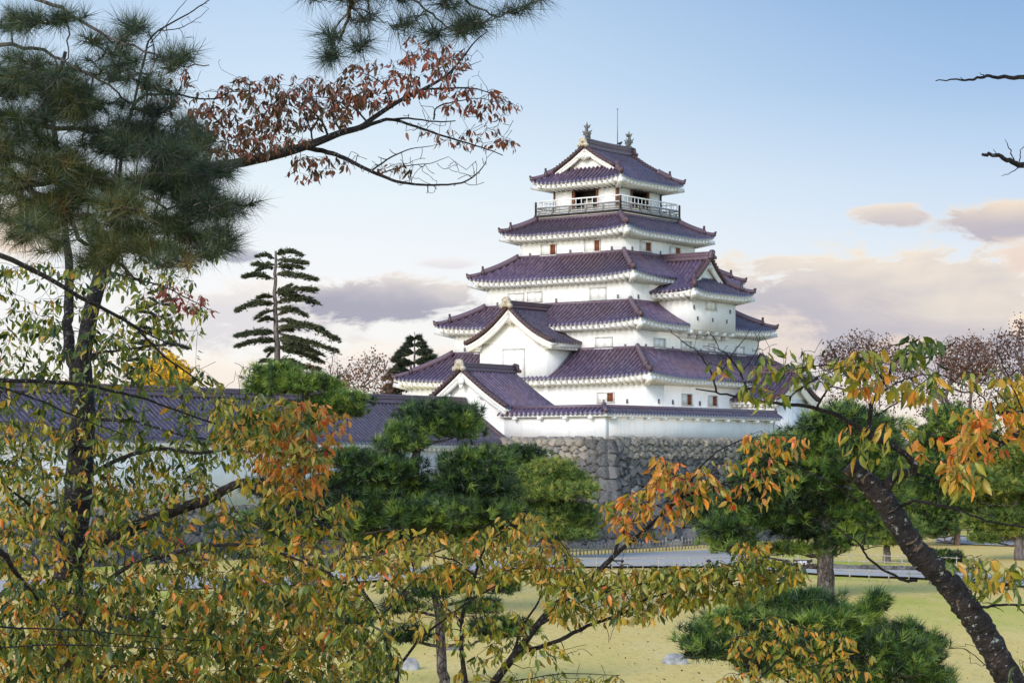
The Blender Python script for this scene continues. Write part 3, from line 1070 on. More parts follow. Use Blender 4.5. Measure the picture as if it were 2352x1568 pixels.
r1 = railing(3.60, 3.80, ((zd + 1.06, 0.09), (zd + 0.62, 0.04), (zd + 0.22, 0.05)), zd + 1.0, 0.46, 0.07, M['whitepaint'], 'inner_railing', 0.045)
r2 = railing(DA - 0.10, DB - 0.10, ((zd + 0.56, 0.09), (zd + 0.32, 0.05), (zd + 0.12, 0.06)), zd + 0.48, 1.25, 0.09, M['railgrey'], 'outer_railing', 0.11)
for sx in (-1, 1):
    for sy in (-1, 1):
        for RA, RB, hh, w, m_, par, fin_ in ((DA - 0.10, DB - 0.10, 0.74, 0.17, M['darkwood'], r2, True), (3.60, 3.80, 1.02, 0.06, M['whitepaint'], r1, False)):
            x, y = sx * RA, sy * RB
            mb = MB()
            if fin_:
                mb.tube([(x, y, zd), (x, y, zd + hh), (x, y, zd + hh + 0.03), (x, y, zd + hh + 0.08), (x, y, zd + hh + 0.14), (x, y, zd + hh + 0.22), (x, y, zd + hh + 0.26)],
                        [w / 2, w / 2, w * 0.62, w * 0.35, w * 0.6, w * 0.4, 0.01], 8)
            else:
                mb.box((x - w / 2, y - w / 2, zd), (x + w / 2, y + w / 2, zd + hh))
            keep.part(mb, 'corner_post', m_, par)

# top roof: hip-and-gable, ridge along y
zr5 = Z0 + 22.62
h5 = Hip(2.50, 2.72, A, B, Z0 + 21.10, Z0 + ztip, 0.27, 0.20)
mb = MB()
h5.surface(mb, (0, 2))


def main5(S, T, sgn):
    run = 4.008
    d = run * T
    z = np.interp(T, [0, 0.3, 0.62, 0.8, 1.0], [zr5, zr5 - 0.80, Z0 + 21.10, Z0 + 20.52, h5.ze])
    hl = np.where(d < 2.5, 2.72, 2.72 + (B - 2.72) * (d - 2.5) / (A - 2.5))
    z = z + h5.lift * corner_w(S / np.maximum(hl, 0.1)) * np.clip((T - 0.6) / 0.4, 0, 1) ** 1.5
    return np.stack([sgn * d, S + 0 * T, z], -1)


GY = 3.12
for sgn in (1, -1):
    tile_slope(mb, lambda S, T: main5(S, T, sgn), -B, B,
               lambda S: np.where(np.abs(S) <= GY, 0.0, np.clip((2.5 + (np.abs(S) - 2.72) / (B - 2.72) * (A - 2.5)) / A, 0, 1)), 4.9, nt=14)
ro5 = keep.part(mb, 'roof', M['tile'])
mb = MB()
for sy in (-1, 1):
    yy = sy * 2.66
    mb.add([(-2.5, yy, Z0 + 21.0), (2.5, yy, Z0 + 21.0), (0, yy, zr5 - 0.1), (-2.5, yy - sy * 0.2, Z0 + 21.0), (2.5, yy - sy * 0.2, Z0 + 21.0), (0, yy - sy * 0.2, zr5 - 0.1)],
           polys=[[0, 1, 2], [3, 5, 4], [0, 2, 5, 3], [1, 4, 5, 2], [0, 3, 4, 1]])
keep.part(mb, 'gable_wall', M['plaster'], ro5)
eave(keep, h5, a, b, Z0 + ztip - 0.58, None, step=0.45)
for sx, sy in ((1, -1), (-1, -1), (1, 1), (-1, 1)):
    hip_ridge(keep, h5, sx, sy, ro5, 0.45)
for sy in (-1, 1):
    for sgn in (1, -1):
        P = lambda S, T, g=sgn: main5(S, T, g)
        verge(keep, P, sy * GY, 'y', sy, ro5, 0.66, n=16)
        barge(keep, P, sy * (GY - 0.16), 'y', ro5, 0.66, 0.34, 0.08, n=14)
    pendant(keep, (0, sy * (GY - 0.05), zr5 - 0.50), 'y', sy, ro5, 0.95)
    scroll_tile(keep, (0, sy * (GY + 0.12), zr5 + 0.20), 'y', sy, ro5, 0.88, 'beige' if sy < 0 else 'tile_edge')
ridge_stack(keep, (0, -GY, zr5 + 0.02), (0, GY, zr5 + 0.02), ro5, 0.36, 0.58, curve=0.06)
# lattice pattern courses on the ridge side
mb = MB()
for sx in (-1, 1):
    for k in range(46):
        y0 = -GY + 0.12 + k * (2 * GY - 0.24) / 46
        mb.box((sx * 0.18 - 0.02, y0, zr5 + 0.30), (sx * 0.18 + 0.02, y0 + 0.06, zr5 + 0.40))
keep.part(mb, 'ridge_lattice', M['tile_edge'], ro5)


def roof_fish(y, s_):
    """fish ornament with raised tail and spread fins"""
    base = np.array([0, y, zr5 + 0.62])
    pts = [base + np.array(p) for p in ((0, -0.28 * s_, 0.02), (0, -0.16 * s_, 0.16), (0, 0.02 * s_, 0.28), (0, 0.10 * s_, 0.50), (0, 0.06 * s_, 0.74), (0, -0.02 * s_, 0.95), (0, 0.02 * s_, 1.12), (0, 0.05 * s_, 1.24))]
    mb = MB()
    mb.tube(pts, [0.10, 0.19, 0.20, 0.155, 0.11, 0.07, 0.045, 0.012], 9)
    th = np.linspace(0, 2 * math.pi, 9)[:-1]
    mb.prism(np.stack([np.cos(th) * 0.24, np.sin(th) * 0.24], -1), base, (1, 0, 0), (0, 1, 0), (0, 0, 1), -0.12, 0.08)
    o = keep.part(mb, 'roof_fish', M['bronze'], ro5, True)
    for prof, org in ((((0, 0), (0.10, 0.16), (0.34, 0.30), (0.22, 0.08), (0.26, -0.04), (0.12, -0.08)), (0.10, y, base[2] + 0.34)),
                      (((0, 0), (0.06, 0.14), (0.26, 0.26), (0.15, 0.02)), (0.05, y, base[2] + 0.78))):
        for sx in (-1, 1):
            mb = MB()
            mb.prism([(sx * p, q) for p, q in prof], (sx * org[0], org[1], org[2]), (1, 0, 0), (0, 0, 1), (0, 1, 0), -0.025, 0.025)
            mb.prism([(sx * p * 0.9, q) for p, q in prof], (0, org[1] - s_ * 0.05, org[2]), (0, 1, 0), (0, 0, 1), (1, 0, 0), -0.025, 0.025)
            keep.part(mb, 'fin', M['bronze'], o)


roof_fish(-2.72, -1)
roof_fish(2.78, 1)
mb = MB()
mb.tube([(0, 1.25, zr5 + 0.5), (0, 1.25, zr5 + 2.0), (0, 1.25, zr5 + 3.35)], [0.035, 0.03, 0.02], 6)
for k in range(3):
    an = k * 2.09
    mb.tube([(0, 1.25, zr5 + 3.18), (0.09 * math.cos(an), 1.25 + 0.09 * math.sin(an), zr5 + 3.38)], [0.014, 0.006], 4)
keep.part(mb, 'lightning_rod', M['steel'])

# crow resting on the ridge
cw = k2w(0, 1.55, zr5 + 0.60)
crow = thing('crow', 'small black crow perched on the top roof ridge beside the lightning rod', 'bird', cw, -TH)
mb = MB()
mb.tube([(0, -0.20, 0.20), (0, -0.12, 0.19), (0, 0.0, 0.17), (0, 0.12, 0.20), (0, 0.20, 0.28), (0, 0.25, 0.31), (0, 0.30, 0.30), (0, 0.37, 0.27)], [0.02, 0.07, 0.10, 0.095, 0.065, 0.06, 0.035, 0.006], 8)
mb.tube([(-0.0, -0.12, 0.18), (0, -0.36, 0.10)], [0.06, 0.03], 6)
for sx in (-1, 1):
    mb.tube([(sx * 0.04, 0.02, 0.10), (sx * 0.04, 0.03, -0.02)], [0.014, 0.012], 5)
mb.build('body', M['feather'], crow, smooth=True)

# ------------------------------------------------------------------ left bay with swept gable (front of tier two)
bx, bw, by0 = -0.40, 2.95, -11.2
bay = wall_box(keep, bx - bw, bx + bw, by0, -8.0, Z0 + 5.32, Z0 + 8.05, 'bay')
mb = MB()
for k in range(7):
    x = bx - bw + 0.25 + k * (2 * bw - 0.5) / 6
    mb.box((x - 0.14, by0 - 0.02, Z0 + 5.02), (x + 0.14, -10.4, Z0 + 5.318))
keep.part(mb, 'bracket', M['plaster'], bay)
gz = Z0 + 8.2
mb = MB()
n = 25
xx = np.linspace(-bw, bw, n)
rz, ez, run = Z0 + 10.52, Z0 + 8.02, 3.78


def bayP(S, T, g):
    z = rz + (ez - rz) * (T + 0.55 * T * (1 - T))
    return np.stack([bx + g * run * T, S + 0 * T, z], -1)


topz = bayP(np.zeros(n), np.abs(xx) / run, 1)[:, 2] - 0.22
V = np.vstack([np.stack([xx + bx, np.full(n, by0 + 0.02), np.full(n, Z0 + 8.0)], -1), np.stack([xx + bx, np.full(n, by0 + 0.02), topz], -1)])
mb.add(V, [(k, k + 1, n + k + 1, n + k) for k in range(n - 1)])
keep.part(mb, 'gable_wall', M['plaster'], bay)
mb = MB()
for g in (1, -1):
    tile_slope(mb, lambda S, T: bayP(S, T, g), by0 - 0.72, -6.6, lambda S: np.zeros_like(S), 4.7, nt=14)
bro = keep.part(mb, 'roof', M['tile'])
for g in (1, -1):
    P = lambda S, T, gg=g: bayP(S, T, gg)
    verge(keep, P, by0 - 0.66, 'y', -1, bro, 1.0, n=24)
    barge(keep, P, by0 - 0.48, 'y', bro, 1.0, 0.46, 0.10, n=24)
    mb = MB()
    T = np.linspace(0.0, 1.0, 16)
    for yy, wdt in ((by0 - 0.20, 0.5),):
        l = P(np.full(16, yy), T)
        l[:, 2] -= 0.14
        mb.sweep(l, [(-0.30, -0.10), (0.30, -0.10), (0.30, 0.0), (-0.30, 0.0)])
    keep.part(mb, 'gable_soffit', M['plaster'], bro)
    # side eave
    mb = MB()
    xe = bx + g * (run - 0.10)
    mb.box((min(xe, xe - g * 0.9), by0 - 0.5, ez - 0.34), (max(xe, xe - g * 0.9), -8.3, ez - 0.08))
    for k in range(8):
        y = by0 - 0.30 + k * 0.40
        mb.box((min(xe - g * 0.08, xe - g * 0.9), y, ez - 0.50), (max(xe - g * 0.08, xe - g * 0.9), y + 0.2, ez - 0.341))
    keep.part(mb, 'eave', M['plaster'], bro)
ridge_stack(keep, (bx, by0 - 0.72, rz + 0.02), (bx, -6.4, rz + 0.02), bro, 0.30, 0.42)
scroll_tile(keep, (bx, by0 - 0.84, rz + 0.16), 'y', -1, bro, 1.0)
pendant(keep, (bx, by0 - 0.40, rz - 0.52), 'y', -1, bro, 1.35)
window(keep, 'L', by0, 1155, 1206, 801, 866, par=bay)

# ------------------------------------------------------------------ right bay (tier three) under a hip-and-gable roof, ridge along x
rb_x, rb_y = 9.10, 3.0
rbay = wall_box(keep, 6.0, rb_x, -rb_y, rb_y, Z0 + 9.05, Z0 + 11.6, 'bay')
mb = MB()
for k in range(6):
    y = -rb_y + 0.2 + k * (2 * rb_y - 0.4) / 5
    mb.box((7.9, y - 0.18, Z0 + 8.78), (rb_x - 0.05, y + 0.18, Z0 + 9.048))
    mb.box((7.9, y - 0.18, Z0 + 8.52), (rb_x - 0.55, y + 0.18, Z0 + 8.779))
keep.part(mb, 'bracket', M['plaster'], rbay)
RXe, RYe, rzt, rztop = 10.05, 4.12, Z0 + 11.92, Z0 + 14.25
rze = rzt - 0.26
gx = 8.52


def rmain(S, T, g):
    d = RYe * T
    z = rztop + (rze - rztop) * (T + 0.60 * T * (1 - T))
    lim = gx + (RXe - gx) * np.clip((d - 1.75) / (RYe - 1.75), 0, 1)
    z = z + 0.26 * np.clip((S / lim - 0.55) / 0.45, 0, 1) ** 2.2 * np.clip((T - 0.4) / 0.6, 0, 1) ** 1.5
    return np.stack([S + 0 * T, g * d, z], -1)


mb = MB()
t_of = lambda S: np.where(S <= gx + 0.3, 0.0, np.clip((1.75 + (S - gx) / (RXe - gx) * (RYe - 1.75)) / RYe, 0, 1))
for g in (1, -1):
    tile_slope(mb, lambda S, T: rmain(S, T, g), 4.6, RXe, t_of, 5.0, nt=14)


def rend(S, T):
    tt = (1.75 + (RYe - 1.75) * T) / RYe
    d = RYe * tt
    z = rztop + (rze - rztop) * (tt + 0.60 * tt * (1 - tt)) + 0.26 * corner_w(S / np.maximum(d, 0.1)) * T ** 1.5
    return np.stack([gx + (RXe - gx) * T, S + 0 * T, z], -1)


tile_slope(mb, rend, -RYe, RYe, lambda S: np.clip((np.abs(S) - 1.75) / (RYe - 1.75), 0, 1), 2.0, nt=7)
rro = keep.part(mb, 'roof', M['tile'])
zg = rztop + (rze - rztop) * (0.425 + 0.6 * 0.425 * 0.575)
mb = MB()
n = 13
yy = np.linspace(-1.8, 1.8, n)
tz = rmain(np.full(n, 8.0), np.abs(yy) / RYe, 1)[:, 2] - 0.12
V = np.vstack([np.stack([np.full(n, gx - 0.1), yy, np.full(n, zg - 0.3)], -1), np.stack([np.full(n, gx - 0.1), yy, tz], -1)])
mb.add(V, [(k, k + 1, n + k + 1, n + k) for k in range(n - 1)])
keep.part(mb, 'gable_wall', M['plaster'], rro)
for g in (1, -1):
    P = lambda S, T, gg=g: rmain(S, T, gg)
    verge(keep, P, gx + 0.28, 'x', 1, rro, 0.47, n=14)
    barge(keep, P, gx + 0.14, 'x', rro, 0.47, 0.34, 0.08, n=12)
ridge_stack(keep, (4.5, 0, rztop + 0.02), (gx + 0.32, 0, rztop + 0.02), rro, 0.32, 0.46)
scroll_tile(keep, (gx + 0.42, 0, rztop + 0.16), 'x', 1, rro, 0.85, 'tile_ridge')
pendant(keep, (gx + 0.18, 0, rztop - 0.50), 'x', 1, rro, 0.7)


class FakeHip:
    pass


for g in (-1, 1):
    mb = MB()
    T = np.linspace(0, 1, 14)
    tt = (1.75 + (RYe - 1.75) * T) / RYe
    z = rztop + (rze - rztop) * (tt + 0.60 * tt * (1 - tt)) + 0.26 * T ** 1.5 + 0.06
    L = np.stack([gx + (RXe - gx) * T, g * RYe * tt, z], -1)
    mb.sweep(L[:9], RIDGE)
    mb.sweep(L[8:], LOWR, scale=np.linspace(1, 1.15, 6))
    keep.part(mb, 'hip_ridge', M['tile_ridge'], rro)
    mb = MB()
    d = L[-1] - L[-3]
    ridge_boss(mb, L[8], d, 0.8)
    keep.part(mb, 'ridge_end_tile', M['tile_edge'], rro)
    mb = MB()
    dn = np.array([d[0], d[1], 0]) / np.hypot(d[0], d[1])
    mb.prism([(-0.30, -0.02), (0.02, -0.02), (0.10, 0.34), (0.02, 0.36), (-0.08, 0.26), (-0.30, 0.18)], L[-1], dn, (0, 0, 1), (-dn[1], dn[0], 0), -0.13, 0.13)
    keep.part(mb, 'hip_tip_tile', M['tile_edge'], rro)
hr = Hip(1.0, 1.75, RXe - 7.0, RYe, zg, rzt, 0.26, 0.3, 7.0, 0.0)
eave(keep, hr, rb_x - 7.0, rb_y, rzt - 0.62, None, sides=(0, 1, 2))
window(keep, 'R', rb_x, 1621, 1645, 687.5, 714, par=rbay)
for px, py in ((1594, 705), (1677, 716), (1602.5, 731), (1637, 735), (1669.5, 739)):
    loophole(keep, 'R', rb_x, px, py, par=rbay)

# bay behind the left side of tier two (only its roof tip shows)
lb = Hip(1.2, 2.2, 2.6, 3.4, Z0 + 12.9, Z0 + 11.6, 0.26, 0.35, -7.55, 3.0)
mb = MB()
lb.surface(mb, (0, 1, 2, 3))
lro = keep.part(mb, 'roof', M['tile'])
for sx, sy in ((-1, -1), (-1, 1)):
    hip_ridge(keep, lb, sx, sy, lro)
wall_box(keep, -9.0, -6.0, 0.6, 5.4, Z0 + 9.0, Z0 + 11.5, 'bay')
eave(keep, lb, 1.45, 2.4, Z0 + 11.0, None, sides=(0, 3))

# right porch wing with a swept gable facing +x
pgx, pgy, pw = 13.5, 3.42, 2.5
prz, pez, prun, pend = Z0 + 6.15, Z0 + 4.12, 3.05, 14.05
wing = wall_box(keep, 10.0, pgx, pgy - pw, pgy + pw, 1.0, Z0 + 4.2, 'wing_wall')


def porchP(S, T, g):
    z = prz + (pez - prz) * (T + 0.5 * T * (1 - T))
    return np.stack([S + 0 * T, pgy + g * prun * T, z], -1)


mb = MB()
for g in (1, -1):
    tile_slope(mb, lambda S, T: porchP(S, T, g), 10.1, pend, lambda S: np.zeros_like(S), 3.8, nt=12)
pro = keep.part(mb, 'roof', M['tile'])
n = 19
yy = np.linspace(-pw, pw, n)
tz = porchP(np.zeros(n), np.abs(yy) / prun, 1)[:, 2] - 0.18
mb = MB()
V = np.vstack([np.stack([np.full(n, pgx - 0.02), yy + pgy, np.full(n, Z0 + 4.0)], -1), np.stack([np.full(n, pgx - 0.02), yy + pgy, tz], -1)])
mb.add(V, [(k, k + 1, n + k + 1, n + k) for k in range(n - 1)])
keep.part(mb, 'gable_wall', M['plaster'], wing)
for g in (1, -1):
    P = lambda S, T, gg=g: porchP(S, T, gg)
    verge(keep, P, pend - 0.05, 'x', 1, pro, 1.0, n=18)
    barge(keep, P, pend - 0.22, 'x', pro, 1.0, 0.46, 0.10, n=18)
    mb = MB()
    ye = pgy + g * (prun - 0.1)
    mb.box((10.2, min(ye, ye - g * 0.6), pez - 0.32), (pend - 0.3, max(ye, ye - g * 0.6), pez - 0.07))
    for k in range(8):
        x = 10.3 + k * 0.44
        mb.box((x, min(ye - g * 0.08, ye - g * 0.6), pez - 0.48), (x + 0.2, max(ye - g * 0.08, ye - g * 0.6), pez - 0.321))
    keep.part(mb, 'eave', M['plaster'], pro)
ridge_stack(keep, (10.1, pgy, prz + 0.02), (pend, pgy, prz + 0.02), pro, 0.30, 0.42)
scroll_tile(keep, (pend + 0.1, pgy, prz + 0.15), 'x', 1, pro, 0.9)
pendant(keep, (pend - 0.1, pgy, prz - 0.5), 'x', 1, pro, 0.9)

# ------------------------------------------------------------------ plaster wall along the rampart
DX, DY0, DY1, DXL = 14.4, -21.7, -0.6, 6.66
zst = H + 44 / F * 134.0               # top of the stone rampart
dob = KThing('plaster_wall', 'long white plaster wall with tiled coping turning a corner on the stone rampart', 'wall', (DX, DY0, zst))
mb = MB()
mb.box((DXL, DY0, zst - 0.15), (DX, DY0 + 0.45, H + 2.75))
mb.box((DX - 0.45, DY0 + 0.451, zst - 0.15), (DX, DY1, H + 2.75))
dob.part(mb, 'wall', M['plaster'])
zrD, zeD, runD = H + 3.16, H + 2.80, 0.62
cxm, cym = DX - 0.225, DY0 + 0.225


def dP(side, g):
    def f(S, T):
        z = zrD + (zeD - zrD) * (T + 0.15 * T * (1 - T))
        if side == 'l':
            return np.stack([S + 0 * T, cym - g * runD * T, z], -1)
        return np.stack([cxm + g * runD * T, S + 0 * T, z], -1)
    return f


mb = MB()
for g in (1, -1):
    e = cxm + g * runD
    tile_slope(mb, dP('l', g), DXL - 0.3, e, lambda S: np.clip((S - cxm) / runD if g > 0 else np.zeros_like(S), 0, 1), 0.75, nt=4)
    s0 = cym - g * runD
    tile_slope(mb, dP('r', g), s0, DY1 + 0.5, lambda S: np.clip((cym - S) / runD if g > 0 else np.zeros_like(S), 0, 1), 0.75, nt=4)
drf = dob.part(mb, 'roof', M['tile'])
mb = MB()
small = [(k * 0.8, v * 0.55) for k, v in RIDGE]
mb.sweep([(DXL - 0.3, cym, zrD), (cxm, cym, zrD)], small)
mb.sweep([(cxm, cym, zrD), (cxm, DY1 + 0.5, zrD)], small)
mb.sweep([(cxm, cym, zrD + 0.05), (cxm + runD * 0.95, cym - runD * 0.95, zeD + 0.08)], small)
ridge_boss(mb, np.array([cxm, cym, zrD + 0.08]), (1, -1), 0.55)
ridge_boss(mb, np.array([cxm, DY1 + 0.5, zrD]), (0, 1), 0.5)
dob.part(mb, 'coping_ridge', M['tile_ridge'], drf)
mb = MB()
mb.box((DXL - 0.1, DY0 - 0.30, zeD - 0.22), (DX + 0.30, DY0 - 0.002, zeD - 0.04))
mb.box((DX + 0.002, DY0, zeD - 0.22), (DX + 0.30, DY1 + 0.3, zeD - 0.04))
dob.part(mb, 'eave', M['plaster'], drf)
for k in range(4):
    x = DXL + 0.9 + k * 1.95
    mb = MB()
    mb.box((x, DY0 - 0.42, zeD - 0.36), (x + 0.24, DY0 + 0.1, zeD - 0.221))
    dob.part(mb, 'bracket', M['whitepaint'])
for k in range(11):
    y = DY0 + 0.5 + k * 1.95
    mb = MB()
    mb.box((DX - 0.1, y, zeD - 0.36), (DX + 0.42, y + 0.24, zeD - 0.221))
    dob.part(mb, 'bracket', M['whitepaint'])
mb = MB()
mb.tube([(DX + 0.05, DY1 - 0.12, zst), (DX + 0.05, DY1 - 0.12, zeD - 0.2)], 0.04, 6)
dob.part(mb, 'downpipe', M['greypaint'])

# ------------------------------------------------------------------ gabled turret at the end of the corridor
tx, tw = 3.56, 3.10
ty0, ty1 = DY0, DY0 + 5.3
tur = KThing('gabled_turret', 'white gabled turret with steep purple roof between the corridor and the keep', 'building', (tx, ty0, 0.6))
wall_box(tur, tx - tw, tx + tw, ty0, ty1, -0.5, H + 3.3)
trz, tez, trun = H + 5.72, H + 3.22, 3.66


def turP(S, T, g):
    z = trz + (tez - trz) * (T + 0.18 * T * (1 - T))
    return np.stack([tx + g * trun * T, S + 0 * T, z], -1)


mb = MB()
for g in (1, -1):
    tile_slope(mb, lambda S, T: turP(S, T, g), ty0 - 0.62, ty1, lambda S: np.zeros_like(S), 4.6, nt=12)
tro = tur.part(mb, 'roof', M['tile'])
n = 19
xx = np.linspace(-tw, tw, n)
tz = turP(np.zeros(n), np.abs(xx) / trun, 1)[:, 2] - 0.15
mb = MB()
for yy_ in (ty0 - 0.004, ty1):
    V = np.vstack([np.stack([xx + tx, np.full(n, yy_), np.full(n, H + 3.0)], -1), np.stack([xx + tx, np.full(n, yy_), tz], -1)])
    mb.add(V, [(k, k + 1, n + k + 1, n + k) for k in range(n - 1)])
tur.part(mb, 'gable_wall', M['plaster'])
for g in (1, -1):
    P = lambda S, T, gg=g: turP(S, T, gg)
    verge(tur, P, ty0 - 0.56, 'y', -1, tro, 1.0, n=20)
    barge(tur, P, ty0 - 0.40, 'y', tro, 1.0, 0.42, 0.10, n=20)
    mb = MB()
    T = np.linspace(0, 1, 8)
    l = P(np.full(8, ty0 - 0.17), T)
    l[:, 2] -= 0.15
    mb.sweep(l, [(-0.24, -0.1), (0.24, -0.1), (0.24, 0), (-0.24, 0)])
    xe = tx + g * (trun - 0.08)
    mb.box((min(xe, xe - g * 0.6), ty0 - 0.3, tez - 0.28), (max(xe, xe - g * 0.6), ty1, tez - 0.06))
    tur.part(mb, 'eave', M['plaster'], tro)
    for f in (0.36, 0.82):
        p = P(np.array([ty0 - 0.3]), np.array([f]))[0]
        mb = MB()
        mb.box((p[0] - 0.17, ty0 - 0.34, p[2] - 0.82), (p[0] + 0.17, ty0 - 0.006, p[2] - 0.52))
        tur.part(mb, 'purlin_end', M['plaster'], tro)
ridge_stack(tur, (tx, ty0 - 0.6, trz + 0.02), (tx, ty1, trz + 0.02), tro, 0.32, 0.44)
scroll_tile(tur, (tx, ty0 - 0.72, trz + 0.16), 'y', -1, tro, 0.95)
scroll_tile(tur, (tx, ty1 + 0.08, trz + 0.16), 'y', 1, tro, 0.8, 'tile_edge')
mb = MB()
th = np.linspace(0, 2 * math.pi, 13)[:-1]
mb.prism(np.stack([np.cos(th) * 0.26, np.sin(th) * 0.26], -1), (tx, ty0 - 0.50, trz - 0.72), (1, 0, 0), (0, 0, 1), (0, -1, 0), 0, 0.12)
mb.prism([(-0.16, -0.15), (0.16, -0.15), (0.10, -0.48), (0, -0.56), (-0.10, -0.48)], (tx, ty0 - 0.50, trz - 0.72), (1, 0, 0), (0, 0, 1), (0, -1, 0), 0, 0.09)
tur.part(mb, 'gable_pendant', M['plaster'], tro)

# ------------------------------------------------------------------ long corridor building on the left
nz_r, nz_e, nrun = H + 3.45, H + 0.92, 3.66
ny0, ny1 = DY0 - 62.0, DY0 - 0.05
nag = KThing('corridor_building', 'long low white corridor building with a purple tiled roof behind the left foliage', 'building', (tx, ny1, 0))
wall_box(nag, tx - tw, tx + tw, ny0 + 0.6, ny1, 2.9, H + 0.95)


def nagP(S, T, g):
    z = nz_r + (nz_e - nz_r) * (T + 0.12 * T * (1 - T))
    return np.stack([tx + g * nrun * T, S + 0 * T, z], -1)


mb = MB()
for g in (1, -1):
    tile_slope(mb, lambda S, T: nagP(S, T, g), ny0, ny1 - 0.02, lambda S: np.zeros_like(S), 4.6, nt=9)
nro = nag.part(mb, 'roof', M['tile'])
ridge_stack(nag, (tx, ny0, nz_r + 0.02), (tx, ny1 - 0.1, nz_r + 0.02), nro, 0.34, 0.46)
mb = MB()
xe = tx + nrun - 0.1
mb.box((xe - 0.6, ny0 + 0.3, nz_e - 0.32), (xe, ny1 - 0.3, nz_e - 0.07))
for k in range(138):
    y = ny0 + 0.6 + k * 0.44
    if y < ny1 - 0.6:
        mb.box((xe - 0.6, y, nz_e - 0.48), (xe - 0.08, y + 0.21, nz_e - 0.321))
nag.part(mb, 'eave', M['plaster'], nro)
mb = MB()
P = lambda S, T: nagP(S, T, 1)
l = P(np.full(12, ny1 - 0.12), np.linspace(0, 1, 12))
l[:, 2] += 0.04
mb.sweep(l, [(-0.17, -0.1), (0.17, -0.1), (0.17, 0.08), (0.08, 0.17), (-0.08, 0.17), (-0.17, 0.08)])
nag.part(mb, 'verge_tile_row', M['tile_edge'], nro)

# ------------------------------------------------------------------ stone ramparts (dry stone, battered)


def stone_face(mb, p0, p1, outn, ztop, zbot, batter, seed, corner=False, pale_top=True, size=0.55, cornersz=1.0):
    """fitted field stones: each cell of a jittered lattice bulges out of the battered face"""
    r = np.random.default_rng(seed)
    p0, p1, outn = [np.array(k, float) for k in (p0, p1, outn)]
    Lw = np.linalg.norm(p1 - p0)
    Hh = ztop - zbot
    seeds, tone, amp = [], [], []
    v = 0.0
    row = 0
    while v < Hh + 0.6:
        f = v / Hh                      # 0 = top
        sz = size * (0.62 if v < 1.0 else 0.8 + 0.6 * f)
        u = -0.4 + r.random() * sz
        while u < Lw + 0.6:
            w = sz * (0.75 + 0.9 * r.random())
            seeds.append((u + w / 2, v + sz * 0.5 + (r.random() - 0.5) * sz * 0.35))
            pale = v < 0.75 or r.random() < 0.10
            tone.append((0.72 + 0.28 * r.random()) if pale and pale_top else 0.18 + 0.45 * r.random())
            amp.append(0.10 + 0.12 * r.random())
            u += w
        v += sz * 0.82
        row += 1
    seeds = np.array(seeds); tone = np.array(tone); amp = np.array(amp)
    if corner:                          # large squared stones up the corner
        keepm = ~((seeds[:, 0] < 1.35))
        seeds, tone, amp = seeds[keepm], tone[keepm], amp[keepm]
        cs, v, k = [], 0.3, 0
        while v < Hh + 0.4:
            hgt = 0.62 + 0.5 * v / Hh
            cs.append((0.30, v + hgt / 2, 0))
            if k % 2 == corner - 1:
                cs.append((0.95, v + hgt / 2, 1))
            else:
                cs.append((1.05, v + hgt * 0.3, 2)); cs.append((1.1, v + hgt * 0.85, 2))
            v += hgt
            k += 1
        cs = np.array(cs)
        seeds = np.vstack([seeds, cs[:, :2]])
        tone = np.concatenate([tone, 0.30 + 0.25 * r.random(len(cs))])
        amp = np.concatenate([amp, np.full(len(cs), 0.2)])
    du = 0.065
    nu, nv = int(Lw / du) + 2, int(Hh / du) + 2
    U, Vv = np.meshgrid(np.linspace(0, Lw, nu), np.linspace(0, Hh, nv), indexing='ij')
    pts = np.stack([U.ravel(), Vv.ravel()], -1)
    wob = 0.07 * np.stack([np.sin(pts[:, 1] * 7.3 + pts[:, 0] * 2.1), np.sin(pts[:, 0] * 6.1 + pts[:, 1] * 1.7)], -1)
    f1 = np.empty(len(pts)); f2 = np.empty(len(pts)); idx = np.empty(len(pts), int)
    asp = np.array([0.85, 1.12])
    for s0 in range(0, len(pts), 4000):
        d = np.linalg.norm((pts[s0:s0 + 4000, None] + wob[s0:s0 + 4000, None] - seeds[None]) * asp, axis=2)
        o = np.argpartition(d, 1, axis=1)[:, :2]
        dd = np.take_along_axis(d, o, 1)
        sw = dd[:, 0] > dd[:, 1]
        o[sw] = o[sw][:, ::-1]; dd[sw] = dd[sw][:, ::-1]
        idx[s0:s0 + 4000] = o[:, 0]; f1[s0:s0 + 4000] = dd[:, 0]; f2[s0:s0 + 4000] = dd[:, 1]
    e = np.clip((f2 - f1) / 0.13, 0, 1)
    gr = r.normal(size=(len(seeds), 2)) * 0.20
    dl = pts - seeds[idx]
    tiltz = np.clip((dl * gr[idx]).sum(1), -0.16, 0.16) * e
    bulge = (amp[idx] * 1.2 + 0.15) * np.sqrt(e) + 0.05 * np.sin(pts[:, 0] * 19 + tone[idx] * 40) * np.sin(pts[:, 1] * 23) * e + (tone[idx] - 0.4) * 0.12 * e + tiltz
    if corner:
        bulge *= np.clip(pts[:, 0] / 0.10, 0, 1)
    vv = pts[:, 1]
    off = batter(vv)
    dirw = (p1 - p0) / Lw
    base = p0[None] + dirw[None] * pts[:, 0:1]
    z = ztop - vv
    P3 = np.column_stack([base[:, 0] + outn[0] * (off + bulge), base[:, 1] + outn[1] * (off + bulge), z])
    if corner:                          # carry the corner out with the batter of the neighbouring face
        k = np.clip(1 - pts[:, 0] / Lw, 0, 1)
        P3[:, 0] -= dirw[0] * off * k
        P3[:, 1] -= dirw[1] * off * k
    a_ = (np.arange(nu - 1) * nv)[:, None] + np.arange(nv - 1)[None]
    mb.add(P3, np.stack([a_, a_ + nv, a_ + nv + 1, a_ + 1], -1).reshape(-1, 4), tint=np.where(f2 - f1 < 0.035, 0.0, tone[idx]))


